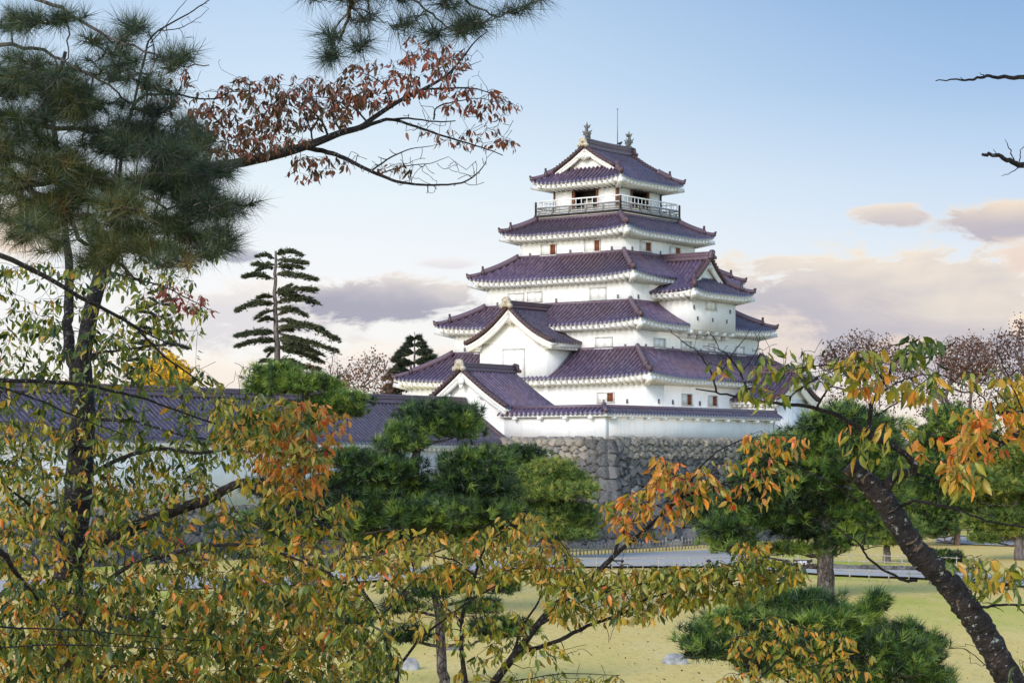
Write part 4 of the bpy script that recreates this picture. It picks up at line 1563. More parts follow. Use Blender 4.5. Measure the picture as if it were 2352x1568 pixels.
bat = lambda v: 0.02 * v + 0.38 * v * (0.35 + 0.65 * v / 6.6)
ram = KThing('stone_rampart', 'high curved dry-stone rampart corner with pale stones along its top', 'stone wall', (DX, DY0, 0))
cxr, cyr = DX + 0.55, DY0 - 0.55
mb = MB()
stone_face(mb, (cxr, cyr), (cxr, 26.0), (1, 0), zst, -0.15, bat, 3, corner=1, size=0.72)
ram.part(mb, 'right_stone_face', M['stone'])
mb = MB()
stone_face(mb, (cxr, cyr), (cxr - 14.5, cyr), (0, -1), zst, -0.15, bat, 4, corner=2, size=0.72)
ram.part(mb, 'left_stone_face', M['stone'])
# loose cap stones along the lip
mb = MB()
r = np.random.default_rng(5)


def pebble(mb, c, s3, r, tint_=0.5, seg=8, rings=5):
    th = np.linspace(0, 2 * math.pi, seg, endpoint=False)
    ph = np.linspace(-math.pi / 2, math.pi / 2, rings + 2)[1:-1]
    j = 1 + 0.16 * (r.random((rings, seg)) - 0.5) * 2
    x = np.cos(ph)[:, None] ** 0.7 * np.cos(th)[None] * j
    y = np.cos(ph)[:, None] ** 0.7 * np.sin(th)[None] * j
    z = np.sin(ph)[:, None] * np.ones(seg)[None] * j
    V = np.stack([x * s3[0] + c[0], y * s3[1] + c[1], z * s3[2] + c[2]], -1).reshape(-1, 3)
    V = np.vstack([V, [[c[0], c[1], c[2] - s3[2]], [c[0], c[1], c[2] + s3[2]]]])
    q = [(a * seg + k, a * seg + (k + 1) % seg, (a + 1) * seg + (k + 1) % seg, (a + 1) * seg + k) for a in range(rings - 1) for k in range(seg)]
    nb = rings * seg
    t = [(nb, (k + 1) % seg, k) for k in range(seg)] + [(nb + 1, (rings - 1) * seg + k, (rings - 1) * seg + (k + 1) % seg) for k in range(seg)]
    mb.add(V, q, t, tint=tint_)


y = cyr + 0.3
while y < 20:
    w = 0.22 + 0.22 * r.random()
    pebble(mb, (cxr - 0.02, y + w, zst + 0.0), (0.34, w, 0.13 + 0.10 * r.random()), r, 0.62 + 0.38 * r.random())
    y += 2 * w * 0.95
x = cxr - 0.3
while x > cxr - 14:
    w = 0.24 + 0.26 * r.random()
    pebble(mb, (x - w, cyr + 0.02, zst + 0.0), (w, 0.34, 0.13 + 0.10 * r.random()), r, 0.65 + 0.35 * r.random())
    x -= 2 * w * 0.95
ram.part(mb, 'capstone_row', M['stone'], smooth=True)
mb = MB()
mb.box((-16, cyr + 0.2, -0.1), (cxr - 0.2, 24, zst - 0.06))
ram.part(mb, 'earth_core', M['lawn'])

ram2 = KThing('corridor_stone_wall', 'low pale stone base under the long corridor building', 'stone wall', (tx, ny1, 0))
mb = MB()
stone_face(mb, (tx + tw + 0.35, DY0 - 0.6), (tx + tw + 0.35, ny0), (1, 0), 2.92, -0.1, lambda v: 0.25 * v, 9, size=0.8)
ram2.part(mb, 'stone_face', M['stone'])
mb = MB()
mb.box((tx - tw - 0.3, ny0, -0.1), (tx + tw + 0.3, ny1 + 0.0, 2.895))
ram2.part(mb, 'earth_core', M['lawn'])

# ------------------------------------------------------------------ vegetation builders
LEAF_U = np.array([0.0, 0.22, 0.22, 0.22, 0.50, 0.50, 0.50, 0.78, 0.78, 0.78, 1.0])
LEAF_W = np.array([0.0, -0.16, 0, 0.16, -0.205, 0, 0.205, -0.12, 0, 0.12, 0.0])
LEAF_Q = np.array([(1, 2, 5, 4), (2, 3, 6, 5), (4, 5, 8, 7), (5, 6, 9, 8)])
LEAF_T = np.array([(0, 2, 1), (0, 3, 2), (7, 8, 10), (8, 9, 10)])


def unit(v):
    return v / (np.linalg.norm(v, axis=-1, keepdims=True) + 1e-12)


def leaves(mb, pos, axis, length, tnt, r, curl=0.38, fold=0.10, wid=1.0):
    n = len(pos)
    axis = unit(axis)
    rnd = unit(r.normal(size=(n, 3)))
    side = unit(np.cross(axis, rnd))
    nor = np.cross(side, axis)
    tw = 0.5 * r.normal(size=n)[:, None]
    cu = curl * (0.3 + 1.2 * r.random(n))
    fo = fold * (0.3 + 1.4 * r.random(n))
    wv = wid * (0.70 + 0.38 * r.random(n))
    L = length[:, None, None]
    h = -cu[:, None] * LEAF_U[None] ** 2 + tw * LEAF_W[None] * LEAF_U[None] + fo[:, None] * np.abs(LEAF_W[None]) * 4
    V = pos[:, None] + L * (LEAF_U[None, :, None] * axis[:, None] + (LEAF_W[None] * wv[:, None])[..., None] * side[:, None] + h[..., None] * nor[:, None])
    o = (np.arange(n) * 11)[:, None, None]
    mb.add(V.reshape(-1, 3), (LEAF_Q[None] + o).reshape(-1, 4), (LEAF_T[None] + o).reshape(-1, 3), tint=np.repeat(tnt, 11))


def cards(mb, pos, size, tnt, r):
    """small leaf-sized faces for far crowns"""
    n = len(pos)
    a = unit(r.normal(size=(n, 3)))
    b = unit(np.cross(a, r.normal(size=(n, 3))))
    s = size[:, None]
    V = np.stack([pos - a * s, pos + b * s * 0.55, pos + a * s, pos - b * s * 0.55], 1)
    o = (np.arange(n) * 4)[:, None]
    mb.add(V.reshape(-1, 3), np.arange(4)[None] + o, tint=np.repeat(tnt, 4))


def tufts(mb, pos, axis, length, tnt, r, m=24, w=0.011, spread=1.0, lo=0.15):
    """needle tufts: m thin needles fanning round each axis"""
    n = len(pos)
    axis = unit(axis)
    a = unit(np.cross(axis, unit(r.normal(size=(n, 3)))))
    b = np.cross(axis, a)
    th = r.random((n, m)) * 2 * math.pi
    ca = lo + (1 - lo) * r.random((n, m)) ** 0.8
    sa = np.sqrt(np.maximum(0, 1 - ca ** 2)) * spread
    d = axis[:, None] * ca[..., None] + a[:, None] * (sa * np.cos(th))[..., None] + b[:, None] * (sa * np.sin(th))[..., None]
    d = unit(d)
    L = (length[:, None] * (0.7 + 0.45 * r.random((n, m))))[..., None]
    st = pos[:, None] + axis[:, None] * (length[:, None, None] * (0.5 * (r.random((n, m, 1)) - 0.6)))
    sd_ = unit(np.cross(d, r.normal(size=(n, m, 3)))) * (w / 2)
    V = np.stack([st - sd_, st + sd_, st + d * L], 2)
    k = n * m
    mb.add(V.reshape(-1, 3), None, np.arange(k * 3).reshape(-1, 3),
           tint=np.repeat(np.clip(np.repeat(tnt, m) + 0.10 * r.normal(size=k), 0, 1), 3))


def smooth_line(P, k=4):
    P = np.asarray(P, float)
    if len(P) < 3:
        t = np.linspace(0, 1, k + 1)[:, None]
        return P[0] + (P[-1] - P[0]) * t
    Q = np.vstack([2 * P[0] - P[1], P, 2 * P[-1] - P[-2]])
    out = []
    for i_ in range(1, len(Q) - 2):
        for t in np.linspace(0, 1, k, endpoint=False):
            p0, p1, p2, p3 = Q[i_ - 1:i_ + 3]
            out.append(0.5 * ((2 * p1) + (-p0 + p2) * t + (2 * p0 - 5 * p1 + 4 * p2 - p3) * t * t + (-p0 + 3 * p1 - 3 * p2 + p3) * t ** 3))
    out.append(P[-1])
    return np.array(out)


class Grower:
    """wood skeleton that twigs can be grown from"""
    def __init__(s, seed):
        s.r = np.random.default_rng(seed)
        s.mb = MB()
        s.P, s.R = [], []

    def limb(s, pts, r0, r1, sides=8, k=4, wob=0.0, noden=True, pw=1.0):
        L = smooth_line(pts, k)
        if wob:
            L[1:-1] += s.r.normal(size=(len(L) - 2, 3)) * wob
        rad = r0 + (r1 - r0) * np.linspace(0, 1, len(L)) ** pw
        s.mb.tube(L, rad, sides)
        if noden:
            s.P.extend(L)
            s.R.extend(rad)
        return L

    def grow(s, T, rtip=0.0015, up=0.12, maxr=0.02, sides=3, add=True, sag=0.0):
        """join each target to the nearest wood by a thin curved twig; returns the twigs"""
        T = np.asarray(T, float)
        P = np.array(s.P)
        d = np.full(len(T), 1e9)
        for c in range(0, len(T), 500):
            d[c:c + 500] = np.sqrt(((T[c:c + 500, None] - P[None]) ** 2).sum(2)).min(1)
        out = []
        buf = np.zeros((len(P) + len(T) * 3, 3))
        bufr = np.zeros(len(buf))
        n = len(P)
        buf[:n] = P
        bufr[:n] = s.R
        for i_ in np.argsort(d):
            q = T[i_]
            dd = ((buf[:n] - q) ** 2).sum(1)
            j = int(dd.argmin())
            p = buf[j]
            L = math.sqrt(dd[j])
            if L < 1e-4:
                continue
            r0 = min(bufr[j] * 0.75, maxr, rtip + L * 0.012 + 0.001)
            t = np.linspace(0, 1, 5)[:, None]
            bend = s.r.normal(size=3) * L * 0.10 + np.array([0, 0, up * L])
            C = p + (q - p) * t + bend * (4 * t * (1 - t)) * 0.6 + np.array([0, 0, -sag * L]) * t ** 2
            s.mb.tube(C, r0 + (rtip - r0) * t[:, 0], sides, cap=False)
            out.append((C, r0))
            if add:
                for c in (C[2], C[3], C[4]):
                    buf[n] = c
                    bufr[n] = max(rtip, r0 * 0.8)
                    n += 1
        if add:
            s.P = list(buf[:n])
            s.R = list(bufr[:n])
        return out


def in_poly(poly, n, r):
    poly = np.array(poly, float)
    lo, hi = poly.min(0), poly.max(0)
    out = []
    while len(out) < n:
        p = lo + (hi - lo) * r.random(2)
        c = False
        j = len(poly) - 1
        for i_ in range(len(poly)):
            if (poly[i_, 1] > p[1]) != (poly[j, 1] > p[1]) and p[0] < (poly[j, 0] - poly[i_, 0]) * (p[1] - poly[i_, 1]) / (poly[j, 1] - poly[i_, 1]) + poly[i_, 0]:
                c = not c
            j = i_
        if c:
            out.append(p)
    return out


def hang_leaves(lm, twigs, r, lmin, lmax, tint_mu, tint_sd, per=(3, 6), hang=0.9, spread=0.75, along=True):
    pos, ax, ln, tn = [], [], [], []
    for C, r0 in twigs:
        m = r.integers(per[0], per[1] + 1)
        base_t = tint_mu + tint_sd * r.normal() * 0.55
        for k in range(m):
            f = 4.0 if (k < 2 or not along) else 1.2 + 2.8 * r.random()
            i_ = min(int(f), 3)
            p = C[i_] + (C[i_ + 1] - C[i_]) * (f - i_)
            out = unit(r.normal(size=3)) * np.array([1, 1, 0.5])
            a = np.array([0, 0, -hang]) + out * spread + unit(C[4] - C[2]) * 0.35
            pos.append(p + out * 0.012 + np.array([0, 0, -0.008]))
            ax.append(a)
            ln.append((lmin + (lmax - lmin) * r.random()) * (0.62 + 0.5 * r.random()))
            tn.append(base_t + tint_sd * r.normal() * 0.75)
    if pos:
        leaves(lm, np.array(pos), np.array(ax), np.array(ln), np.clip(np.array(tn), 0, 1), r)
    return len(pos)


def px_line(pts, Y0, Y1):
    n = len(pts)
    return np.array([at(p[0], p[1], Y0 + (Y1 - Y0) * k / max(1, n - 1)) for k, p in enumerate(pts)])


def rp(w, Y):                            # picture width at depth Y -> radius in metres
    return w / 2 / F * Y


def finish(g, lm, name, label, cat, base, bark, leafmat, group=None, crown='crown'):
    root = thing(name, label, cat, base, 0, group)
    g.mb.build('trunk', bark, root, base, smooth=True)
    if lm is not None and lm.n:
        lm.build(crown, leafmat, root, base)
    return root


# ------------------------------------------------------------------ left cherry tree
g = Grower(21)
YC = 14.0
base = np.array([*at(150, 1568, YC)[:2], float(ground_z(np.array(0.0), np.array(YC)))])
trunk = px_line([(158, 1700), (150, 1568), (160, 1300), (182, 1100), (190, 950), (183, 830)], YC, YC)
trunk = np.vstack([base + np.array([0, 0, -0.1]), trunk])
g.limb(trunk, rp(84, YC), rp(52, YC), 12, 5, 0.004)
stemR = px_line([(186, 850), (207, 723), (230, 640), (260, 550), (300, 440), (380, 405), (480, 387), (560, 372), (651, 351), (724, 328), (783, 305), (827, 293), (856, 272), (914, 234), (973, 205), (1026, 173), (1061, 135), (1090, 97), (1119, 73)], YC, 15.2)
Lr = smooth_line(stemR, 4)
rad = np.interp(np.linspace(0, 1, len(Lr)), [0, .16, .3, .45, .58, .7, .85, 1], [rp(40, YC), rp(34, YC), rp(26, YC), rp(22, YC), rp(15, YC), rp(11, YC), rp(6, YC), rp(2, YC)])
g.mb.tube(Lr, rad, 10)
g.P.extend(Lr); g.R.extend(rad)
g.limb(px_line([(178, 860), (160, 800), (157, 723), (160, 640), (150, 520), (140, 400), (120, 250), (150, 120)], YC, YC + 0.7), rp(30, YC), rp(9, YC), 9, 4, 0.004)
LB = [  # picture polyline, depth start, depth end, width start, width end
    ([(-160, 540), (0, 586), (100, 633), (187, 683), (233, 706), (300, 743), (333, 773), (383, 823), (423, 850), (477, 890)], 11.5, 12.2, 15, 3),
    ([(300, 743), (350, 772), (393, 790), (440, 800)], 11.9, 12.1, 6, 2),
    ([(-200, 868), (0, 873), (100, 876), (200, 885), (267, 900), (333, 916), (400, 940), (500, 973), (583, 976)], 11.5, 12.5, 12, 3),
    ([(186, 845), (220, 813), (267, 806), (333, 795), (387, 790)], YC, 13.6, 9, 3),
    ([(-150, 850), (0, 890), (83, 916), (150, 946), (200, 966), (290, 1000)], 11, 11.6, 7, 2),
    ([(188, 965), (254, 963), (320, 970), (420, 1000), (520, 1010)], YC, 13.2, 10, 3),
    ([(160, 1270), (300, 1215), (420, 1165), (477, 1148), (513, 1127), (560, 1108), (597, 1129), (650, 1162), (717, 1189), (780, 1230)], YC, 12.6, 32, 10),
    ([(560, 1108), (640, 1105), (720, 1130), (800, 1100), (860, 1060)], 13.0, 12.2, 9, 2),
    ([(180, 1110), (260, 1060), (360, 1030), (460, 1040), (560, 1020), (660, 1000), (760, 960), (800, 950)], YC, 12.6, 12, 2.5),
    ([(-140, 1430), (0, 1440), (170, 1446), (333, 1460), (470, 1470)], 9.6, 10.2, 6, 2),
    ([(-150, 1490), (0, 1486), (170, 1480), (380, 1490), (450, 1500)], 9.4, 9.8, 5, 1.6),
    ([(155, 1350), (240, 1400), (333, 1426), (467, 1469), (567, 1516), (650, 1562), (720, 1610)], YC, 11.5, 16, 7),
    ([(150, 1600), (217, 1568), (240, 1539), (283, 1522), (333, 1512), (420, 1530)], YC, 12.5, 12, 3),
    ([(-140, 1200), (0, 1266), (30, 1306), (90, 1380), (140, 1420)], 11, 12, 20, 5),
    ([(150, 1500), (250, 1330), (400, 1270), (560, 1250), (700, 1290), (780, 1330)], YC, 11.6, 14, 3),
    ([(160, 1250), (90, 1180), (20, 1120), (-60, 1060)], YC, 12.5, 10, 3),
    ([(827, 296), (873, 278), (903, 275), (944, 287), (1002, 307), (1061, 325), (1119, 343), (1155, 357)], 14.9, 15.3, 10, 2),
    ([(903, 275), (938, 272), (1002, 280), (1046, 278)], 15, 15.2, 6, 2.5),
    ([(700, 338), (753, 349), (791, 363), (827, 381), (870, 401), (909, 416), (944, 422), (996, 425), (1061, 420), (1099, 395), (1117, 372)], 14.7, 14.4, 13, 2),
    ([(856, 390), (900, 360), (944, 343), (996, 335)], 14.6, 14.2, 5, 1.5),
    ([(870, 400), (930, 382), (990, 375), (1030, 360)], 14.6, 14.5, 3.5, 1.2),
    ([(996, 275), (1005, 246), (1061, 231), (1105, 226), (1160, 240)], 15.1, 15.3, 4.5, 1.2),
    ([(973, 205), (1061, 202), (1108, 208), (1149, 226), (1190, 245)], 15.1, 15.5, 5, 1.2),
    ([(841, 278), (815, 249), (768, 231), (739, 223), (690, 226)], 14.9, 14.6, 5, 1.5),
    ([(753, 313), (739, 281), (709, 249), (668, 228), (620, 210)], 14.7, 14.5, 6, 1.5),
    ([(718, 325), (709, 287), (686, 252), (640, 235)], 14.7, 14.9, 5, 1.3),
    ([(938, 222), (944, 176), (938, 130), (920, 110)], 15.1, 15.0, 4, 1.2),
    ([(900, 240), (880, 195), (840, 170), (790, 165)], 15.0, 14.8, 4, 1.2),
    ([(1026, 173), (1010, 140), (985, 118), (960, 112)], 15.2, 15.1, 3.5, 1.2),
    ([(1040, 160), (1080, 150), (1105, 140)], 15.2, 15.3, 2.5, 1),
    ([(250, 560), (290, 300), (320, 227), (367, 217), (413, 218), (443, 225), (500, 227), (523, 213), (567, 210)], 14.2, 14.6, 9, 2),
    ([(413, 218), (420, 180), (443, 140), (473, 87)], 14.5, 14.6, 3, 1),
    ([(300, 270), (330, 140), (350, 83), (417, 40), (467, 10), (500, -15)], 14.3, 14.6, 7, 2),
    ([(367, 70), (410, 66), (450, 45), (480, 20)], 14.4, 14.6, 3, 1),
    ([(345, 100), (380, 60), (420, 10), (450, -20)], 14.4, 14.5, 3, 1),
    ([(240, 620), (300, 640), (380, 660), (440, 690), (490, 715)], YC, 15.5, 6, 1.5),
]
for pts, y0, y1, w0, w1 in LB:
    g.limb(px_line(pts, y0, y1), rp(w0, y0), rp(w1, y1), 7 if w0 > 8 else 5, 4, 0.0015, pw=0.85)
r = g.r
lm, lm2 = MB(), MB()


LS = {'v': 0.78, 'n': 1.9}


def zone(poly, n, ylo, yhi, lmin, lmax, mu, sd_, per=(3, 6), mat=0, up=0.12, g=None, hang=0.9, spread=0.75, maxr=0.012, rtip=0.0016, la=None, lb=None):
    lmin, lmax = lmin * LS['v'], lmax * LS['v']
    pts = in_poly(poly, int(n * LS['n']) if per else n, g.r)
    T = [at(p[0], p[1], ylo + (yhi - ylo) * g.r.random()) for p in pts]
    tw = g.grow(T, rtip, up, maxr)
    if per:
        return hang_leaves(la if mat == 0 else lb, tw, g.r, lmin, lmax, mu, sd_, per, hang, spread)


z_ = lambda *a, **k: zone(*a, g=g, la=lm, lb=lm2, **k)
# lower left, thick foliage
z_([(-40, 1040), (120, 1060), (330, 1100), (480, 1090), (560, 1180), (700, 1260), (800, 1330), (830, 1430), (900, 1500), (930, 1600), (-40, 1600)], 820, 12.2, 15.4, 0.07, 0.10, 0.35, 0.23, (4, 7))
z_([(-40, 1330), (500, 1300), (760, 1370), (880, 1500), (900, 1600), (-40, 1600)], 400, 11.0, 12.8, 0.07, 0.105, 0.33, 0.22, (4, 7))
z_([(560, 1240), (700, 1200), (820, 1270), (860, 1400), (640, 1420), (540, 1330)], 90, 11, 13, 0.07, 0.10, 0.42, 0.16, (3, 5))
# middle left
z_([(-40, 760), (130, 740), (330, 770), (470, 850), (540, 900), (560, 1000), (480, 1090), (-40, 1090)], 330, 12.9, 15.6, 0.07, 0.105, 0.25, 0.17, (3, 5))
z_([(-40, 600), (200, 590), (420, 690), (500, 690), (450, 770), (330, 780), (-40, 760)], 120, 12.8, 15.5, 0.068, 0.10, 0.26, 0.16, (2, 5))
z_([(210, 560), (420, 560), (520, 530), (520, 570), (440, 660), (230, 650)], 45, 13, 15, 0.06, 0.09, 0.22, 0.15, (2, 4))
z_([(480, 900), (640, 900), (720, 950), (760, 1060), (640, 1080), (500, 1060)], 150, 11.5, 13, 0.065, 0.095, 0.34, 0.18, (3, 5))
# orange spray right of it
z_([(620, 930), (700, 910), (810, 950), (800, 1000), (760, 1040), (740, 1120), (640, 1130), (600, 1060)], 120, 11.8, 12.8, 0.065, 0.095, 0.66, 0.15, (3, 5))
z_([(540, 1090), (700, 1080), (760, 1160), (860, 1080), (870, 1050), (780, 1240), (620, 1210)], 75, 11.8, 13, 0.065, 0.09, 0.42, 0.16, (2, 5))
z_([(-40, 950), (200, 980), (420, 1090), (300, 1200), (-40, 1250)], 150, 13.2, 15.8, 0.068, 0.095, 0.40, 0.20, (3, 6))
# upper bough, russet leaves
k_ = dict(mat=1)
z_([(430, 230), (560, 170), (740, 165), (860, 210), (800, 280), (640, 300), (470, 330), (430, 290)], 175, 14.2, 15.2, 0.058, 0.085, 0.42, 0.18, (3, 6), **k_)
z_([(800, 150), (930, 120), (1000, 110), (1090, 110), (1040, 190), (900, 240), (780, 260), (740, 210)], 85, 14.5, 15.3, 0.06, 0.09, 0.58, 0.17, (2, 5), **k_)
z_([(920, 90), (960, 75), (1020, 95), (1060, 105), (1040, 125), (940, 130)], 14, 14.8, 15.2, 0.06, 0.085, 0.7, 0.12, (2, 4), **k_)
z_([(1000, 190), (1120, 195), (1200, 240), (1150, 270), (1010, 255)], 40, 14.9, 15.5, 0.055, 0.085, 0.62, 0.15, (2, 4), **k_)
z_([(450, 330), (640, 300), (720, 320), (560, 370), (480, 390)], 60, 14.0, 14.8, 0.06, 0.09, 0.38, 0.18, (3, 5), **k_)
z_([(900, 300), (1040, 290), (1160, 300), (1205, 330), (1140, 350), (1000, 320)], 26, 14.8, 15.3, 0.055, 0.08, 0.62, 0.15, (1, 3), **k_)
z_([(620, 370), (720, 345), (860, 385), (930, 360), (960, 400), (800, 390), (700, 420)], 30, 14.2, 14.8, 0.055, 0.085, 0.45, 0.18, (1, 4), **k_)
z_([(360, 640), (460, 670), (500, 720), (440, 720), (370, 680)], 22, 14.5, 15.5, 0.05, 0.08, 0.85, 0.10, (2, 4), **k_)
z_([(300, 170), (430, 150), (470, 210), (400, 260), (330, 250)], 26, 14.2, 14.8, 0.055, 0.085, 0.55, 0.2, (1, 4), **k_)
# bare twig ends
z_([(760, 350), (900, 340), (1000, 370), (1130, 360), (1120, 420), (980, 445), (860, 420), (780, 390)], 85, 14.2, 14.8, 0, 0, 0, 0, None, up=-0.05, rtip=0.0024)
z_([(960, 200), (1140, 190), (1205, 300), (1120, 360), (980, 340), (900, 290)], 110, 14.8, 15.4, 0, 0, 0, 0, None, up=-0.05, rtip=0.0024)
z_([(480, 200), (800, 170), (900, 240), (800, 290), (500, 330)], 70, 14.3, 15.2, 0, 0, 0, 0, None, rtip=0.0024)
z_([(1050, 100), (1120, 110), (1100, 200), (1060, 170)], 12, 15, 15.3, 0, 0, 0, 0, None)
z_([(350, 60), (480, 0), (490, 40), (420, 120), (340, 150)], 26, 14.3, 14.7, 0, 0, 0, 0, None)
z_([(400, 150), (520, 130), (500, 230), (420, 230)], 14, 14.4, 14.8, 0, 0, 0, 0, None)
z_([(430, 820), (600, 840), (540, 880), (440, 880)], 12, 11.8, 12.5, 0, 0, 0, 0, None)
root = finish(g, lm, 'cherry_tree', 'large dark-trunked cherry tree with green and orange leaves filling the left side', 'tree', base, M['bark_cherry'], M['leaf'])
lm2.build('crown', M['leaf_red'], root, base)

# ------------------------------------------------------------------ cherry in the lower centre, many thin stems
LS.update(v=0.64, n=2.0)
g = Grower(31)
Yc = 11.0
base = np.array([*at(1090, 1640, Yc)[:2], float(ground_z(np.array(0.0), np.array(Yc)))])
zb_ = base - np.array([0, 0, 0.1])
C2 = [
    ([(1134, 1568), (1184, 1502), (1267, 1396), (1324, 1359), (1394, 1292), (1412, 1274), (1489, 1210), (1568, 1142), (1664, 1110), (1760, 1092), (1826, 1075)], 11, 10.6, 20, 2.5),
    ([(1412, 1274), (1427, 1230), (1468, 1180), (1503, 1125), (1520, 1070)], 10.8, 10.7, 9, 2),
    ([(1069, 1568), (1062, 1512), (1061, 1429), (1074, 1372), (1094, 1312), (1117, 1252), (1161, 1216), (1180, 1190)], 11, 11, 13, 2),
    ([(911, 1560), (911, 1536), (884, 1472), (872, 1419), (824, 1339), (804, 1292), (790, 1250)], 11, 11.2, 11, 2),
    ([(872, 1419), (897, 1392), (944, 1339), (984, 1302)], 11, 11.2, 7, 2),
    ([(914, 1529), (967, 1466), (1024, 1419), (1101, 1366), (1167, 1329), (1240, 1290)], 11, 10.8, 8, 2),
    ([(1184, 1502), (1284, 1469), (1351, 1436), (1444, 1402), (1484, 1376), (1560, 1350), (1640, 1320), (1720, 1300)], 11, 10.4, 12, 2),
    ([(1177, 1506), (1197, 1446), (1237, 1379), (1244, 1346), (1250, 1290)], 11, 11.1, 8, 2),
    ([(1230, 1440), (1320, 1390), (1440, 1345), (1560, 1340), (1680, 1335), (1790, 1310), (1850, 1295)], 10.9, 10.2, 7, 1.6),
    ([(1060, 1430), (1000, 1370), (960, 1330), (930, 1250), (900, 1240)], 11, 11.3, 6, 1.6),
    ([(1090, 1320), (1040, 1285), (960, 1275), (880, 1290), (800, 1280)], 11, 11.3, 5, 1.6),
    ([(1741, 1600), (1741, 1562), (1781, 1522), (1834, 1476), (1944, 1439)], 10.3, 10.6, 6, 1.5),
    ([(1741, 1575), (1700, 1500), (1690, 1430), (1680, 1400)], 10.3, 10.6, 4, 1.4),
    ([(1781, 1540), (1860, 1530), (1960, 1510), (2020, 1540)], 10.3, 10.4, 4, 1.4),
    ([(1560, 1145), (1620, 1060), (1680, 1020), (1760, 1000), (1840, 1000)], 10.7, 10.2, 5, 1.4),
    ([(1664, 1110), (1700, 1135), (1760, 1145)], 10.6, 10.5, 3, 1.2),
    ([(1300, 1375), (1320, 1310), (1300, 1260), (1270, 1220)], 10.9, 11.0, 5, 1.5),
    ([(1130, 1568), (1200, 1560), (1300, 1545), (1420, 1550)], 11, 10.6, 4, 1.5),
]
for q in ((1134, 1568), (1069, 1568), (911, 1560)):
    w_ = {1134: 20, 1069: 13, 911: 11}[q[0]]
    g.limb(np.vstack([zb_ + np.array([(q[0] - 1090) * 0.0005, 0, 0]), at(q[0], q[1], 11)]), rp(w_ * 1.2, 11), rp(w_, 11), 8)
g.limb(np.vstack([zb_ + np.array([0.35, 0, 0]), at(1600, 1700, 10.6), at(1741, 1600, 10.3)]), rp(16, 11), rp(6, 11), 7)
for pts, y0, y1, w0, w1 in C2:
    g.limb(px_line(pts, y0, y1), rp(w0, y0), rp(w1, y1), 8 if w0 > 8 else 5, 4, 0.0015, pw=0.85)
lm, lm2 = MB(), MB()
z_ = lambda *a, **k: zone(*a, g=g, la=lm, lb=lm2, **k)
z_([(780, 1240), (960, 1200), (1060, 1230), (1180, 1170), (1240, 1170), (1330, 1260), (1330, 1330), (1200, 1330), (1080, 1350), (960, 1330), (880, 1340), (790, 1330)], 280, 10.6, 11.5, 0.07, 0.10, 0.45, 0.15, (2, 4))
z_([(1260, 1290), (1420, 1300), (1560, 1290), (1600, 1390), (1470, 1420), (1280, 1430), (1230, 1360)], 185, 10.3, 11, 0.07, 0.10, 0.40, 0.15, (2, 3))
z_([(1420, 1140), (1540, 1070), (1640, 1060), (1640, 1130), (1560, 1200), (1480, 1230), (1420, 1230), (1370, 1140)], 95, 10.4, 10.9, 0.075, 0.105, 0.56, 0.18, (2, 3))
z_([(1500, 1040), (1560, 1060), (1560, 1110), (1490, 1110)], 18, 10.4, 10.9, 0.07, 0.10, 0.66, 0.14, (2, 3))
z_([(1640, 1050), (1820, 1050), (1840, 1090), (1760, 1160), (1640, 1150)], 26, 10.4, 10.7, 0.075, 0.10, 0.58, 0.18, (1, 3))
z_([(1690, 1000), (1760, 985), (1860, 1000), (1850, 1040), (1720, 1050)], 20, 10.0, 10.4, 0.07, 0.10, 0.60, 0.18, (2, 3))
z_([(1480, 1300), (1600, 1290), (1740, 1270), (1840, 1290), (1850, 1320), (1720, 1370), (1560, 1380)], 160, 10.0, 10.6, 0.075, 0.10, 0.34, 0.14, (2, 4))
z_([(1690, 1240), (1760, 1230), (1770, 1270), (1690, 1290)], 16, 10, 10.5, 0.07, 0.10, 0.42, 0.15, (2, 3))
z_([(1650, 1400), (1780, 1410), (1900, 1430), (1990, 1470), (2020, 1560), (1860, 1600), (1640, 1600), (1680, 1500)], 120, 10.0, 10.7, 0.055, 0.085, 0.48, 0.14, (2, 4))
z_([(860, 1330), (960, 1360), (1120, 1370), (1260, 1440), (1200, 1500), (1060, 1480), (900, 1440)], 60, 10.7, 11.3, 0.065, 0.095, 0.36, 0.14, (2, 4))
z_([(1040, 1450), (1240, 1450), (1320, 1500), (1280, 1580), (1050, 1580)], 36, 10.6, 11.2, 0.065, 0.095, 0.36, 0.14, (2, 4))
z_([(1230, 1545), (1440, 1550), (1440, 1600), (1230, 1600)], 24, 10.4, 10.8, 0.065, 0.09, 0.36, 0.14, (2, 3))
z_([(780, 1330), (880, 1400), (940, 1560), (800, 1600), (760, 1450)], 95, 10.6, 11.4, 0.07, 0.10, 0.28, 0.14, (2, 3))
z_([(1100, 1480), (1400, 1430), (1420, 1530), (1150, 1560)], 22, 10.6, 11.2, 0, 0, 0, 0, None)
finish(g, lm, 'cherry_tree', 'slender many-stemmed cherry with orange and olive leaves in front of the lawn', 'tree', base, M['bark_cherry'], M['leaf'])

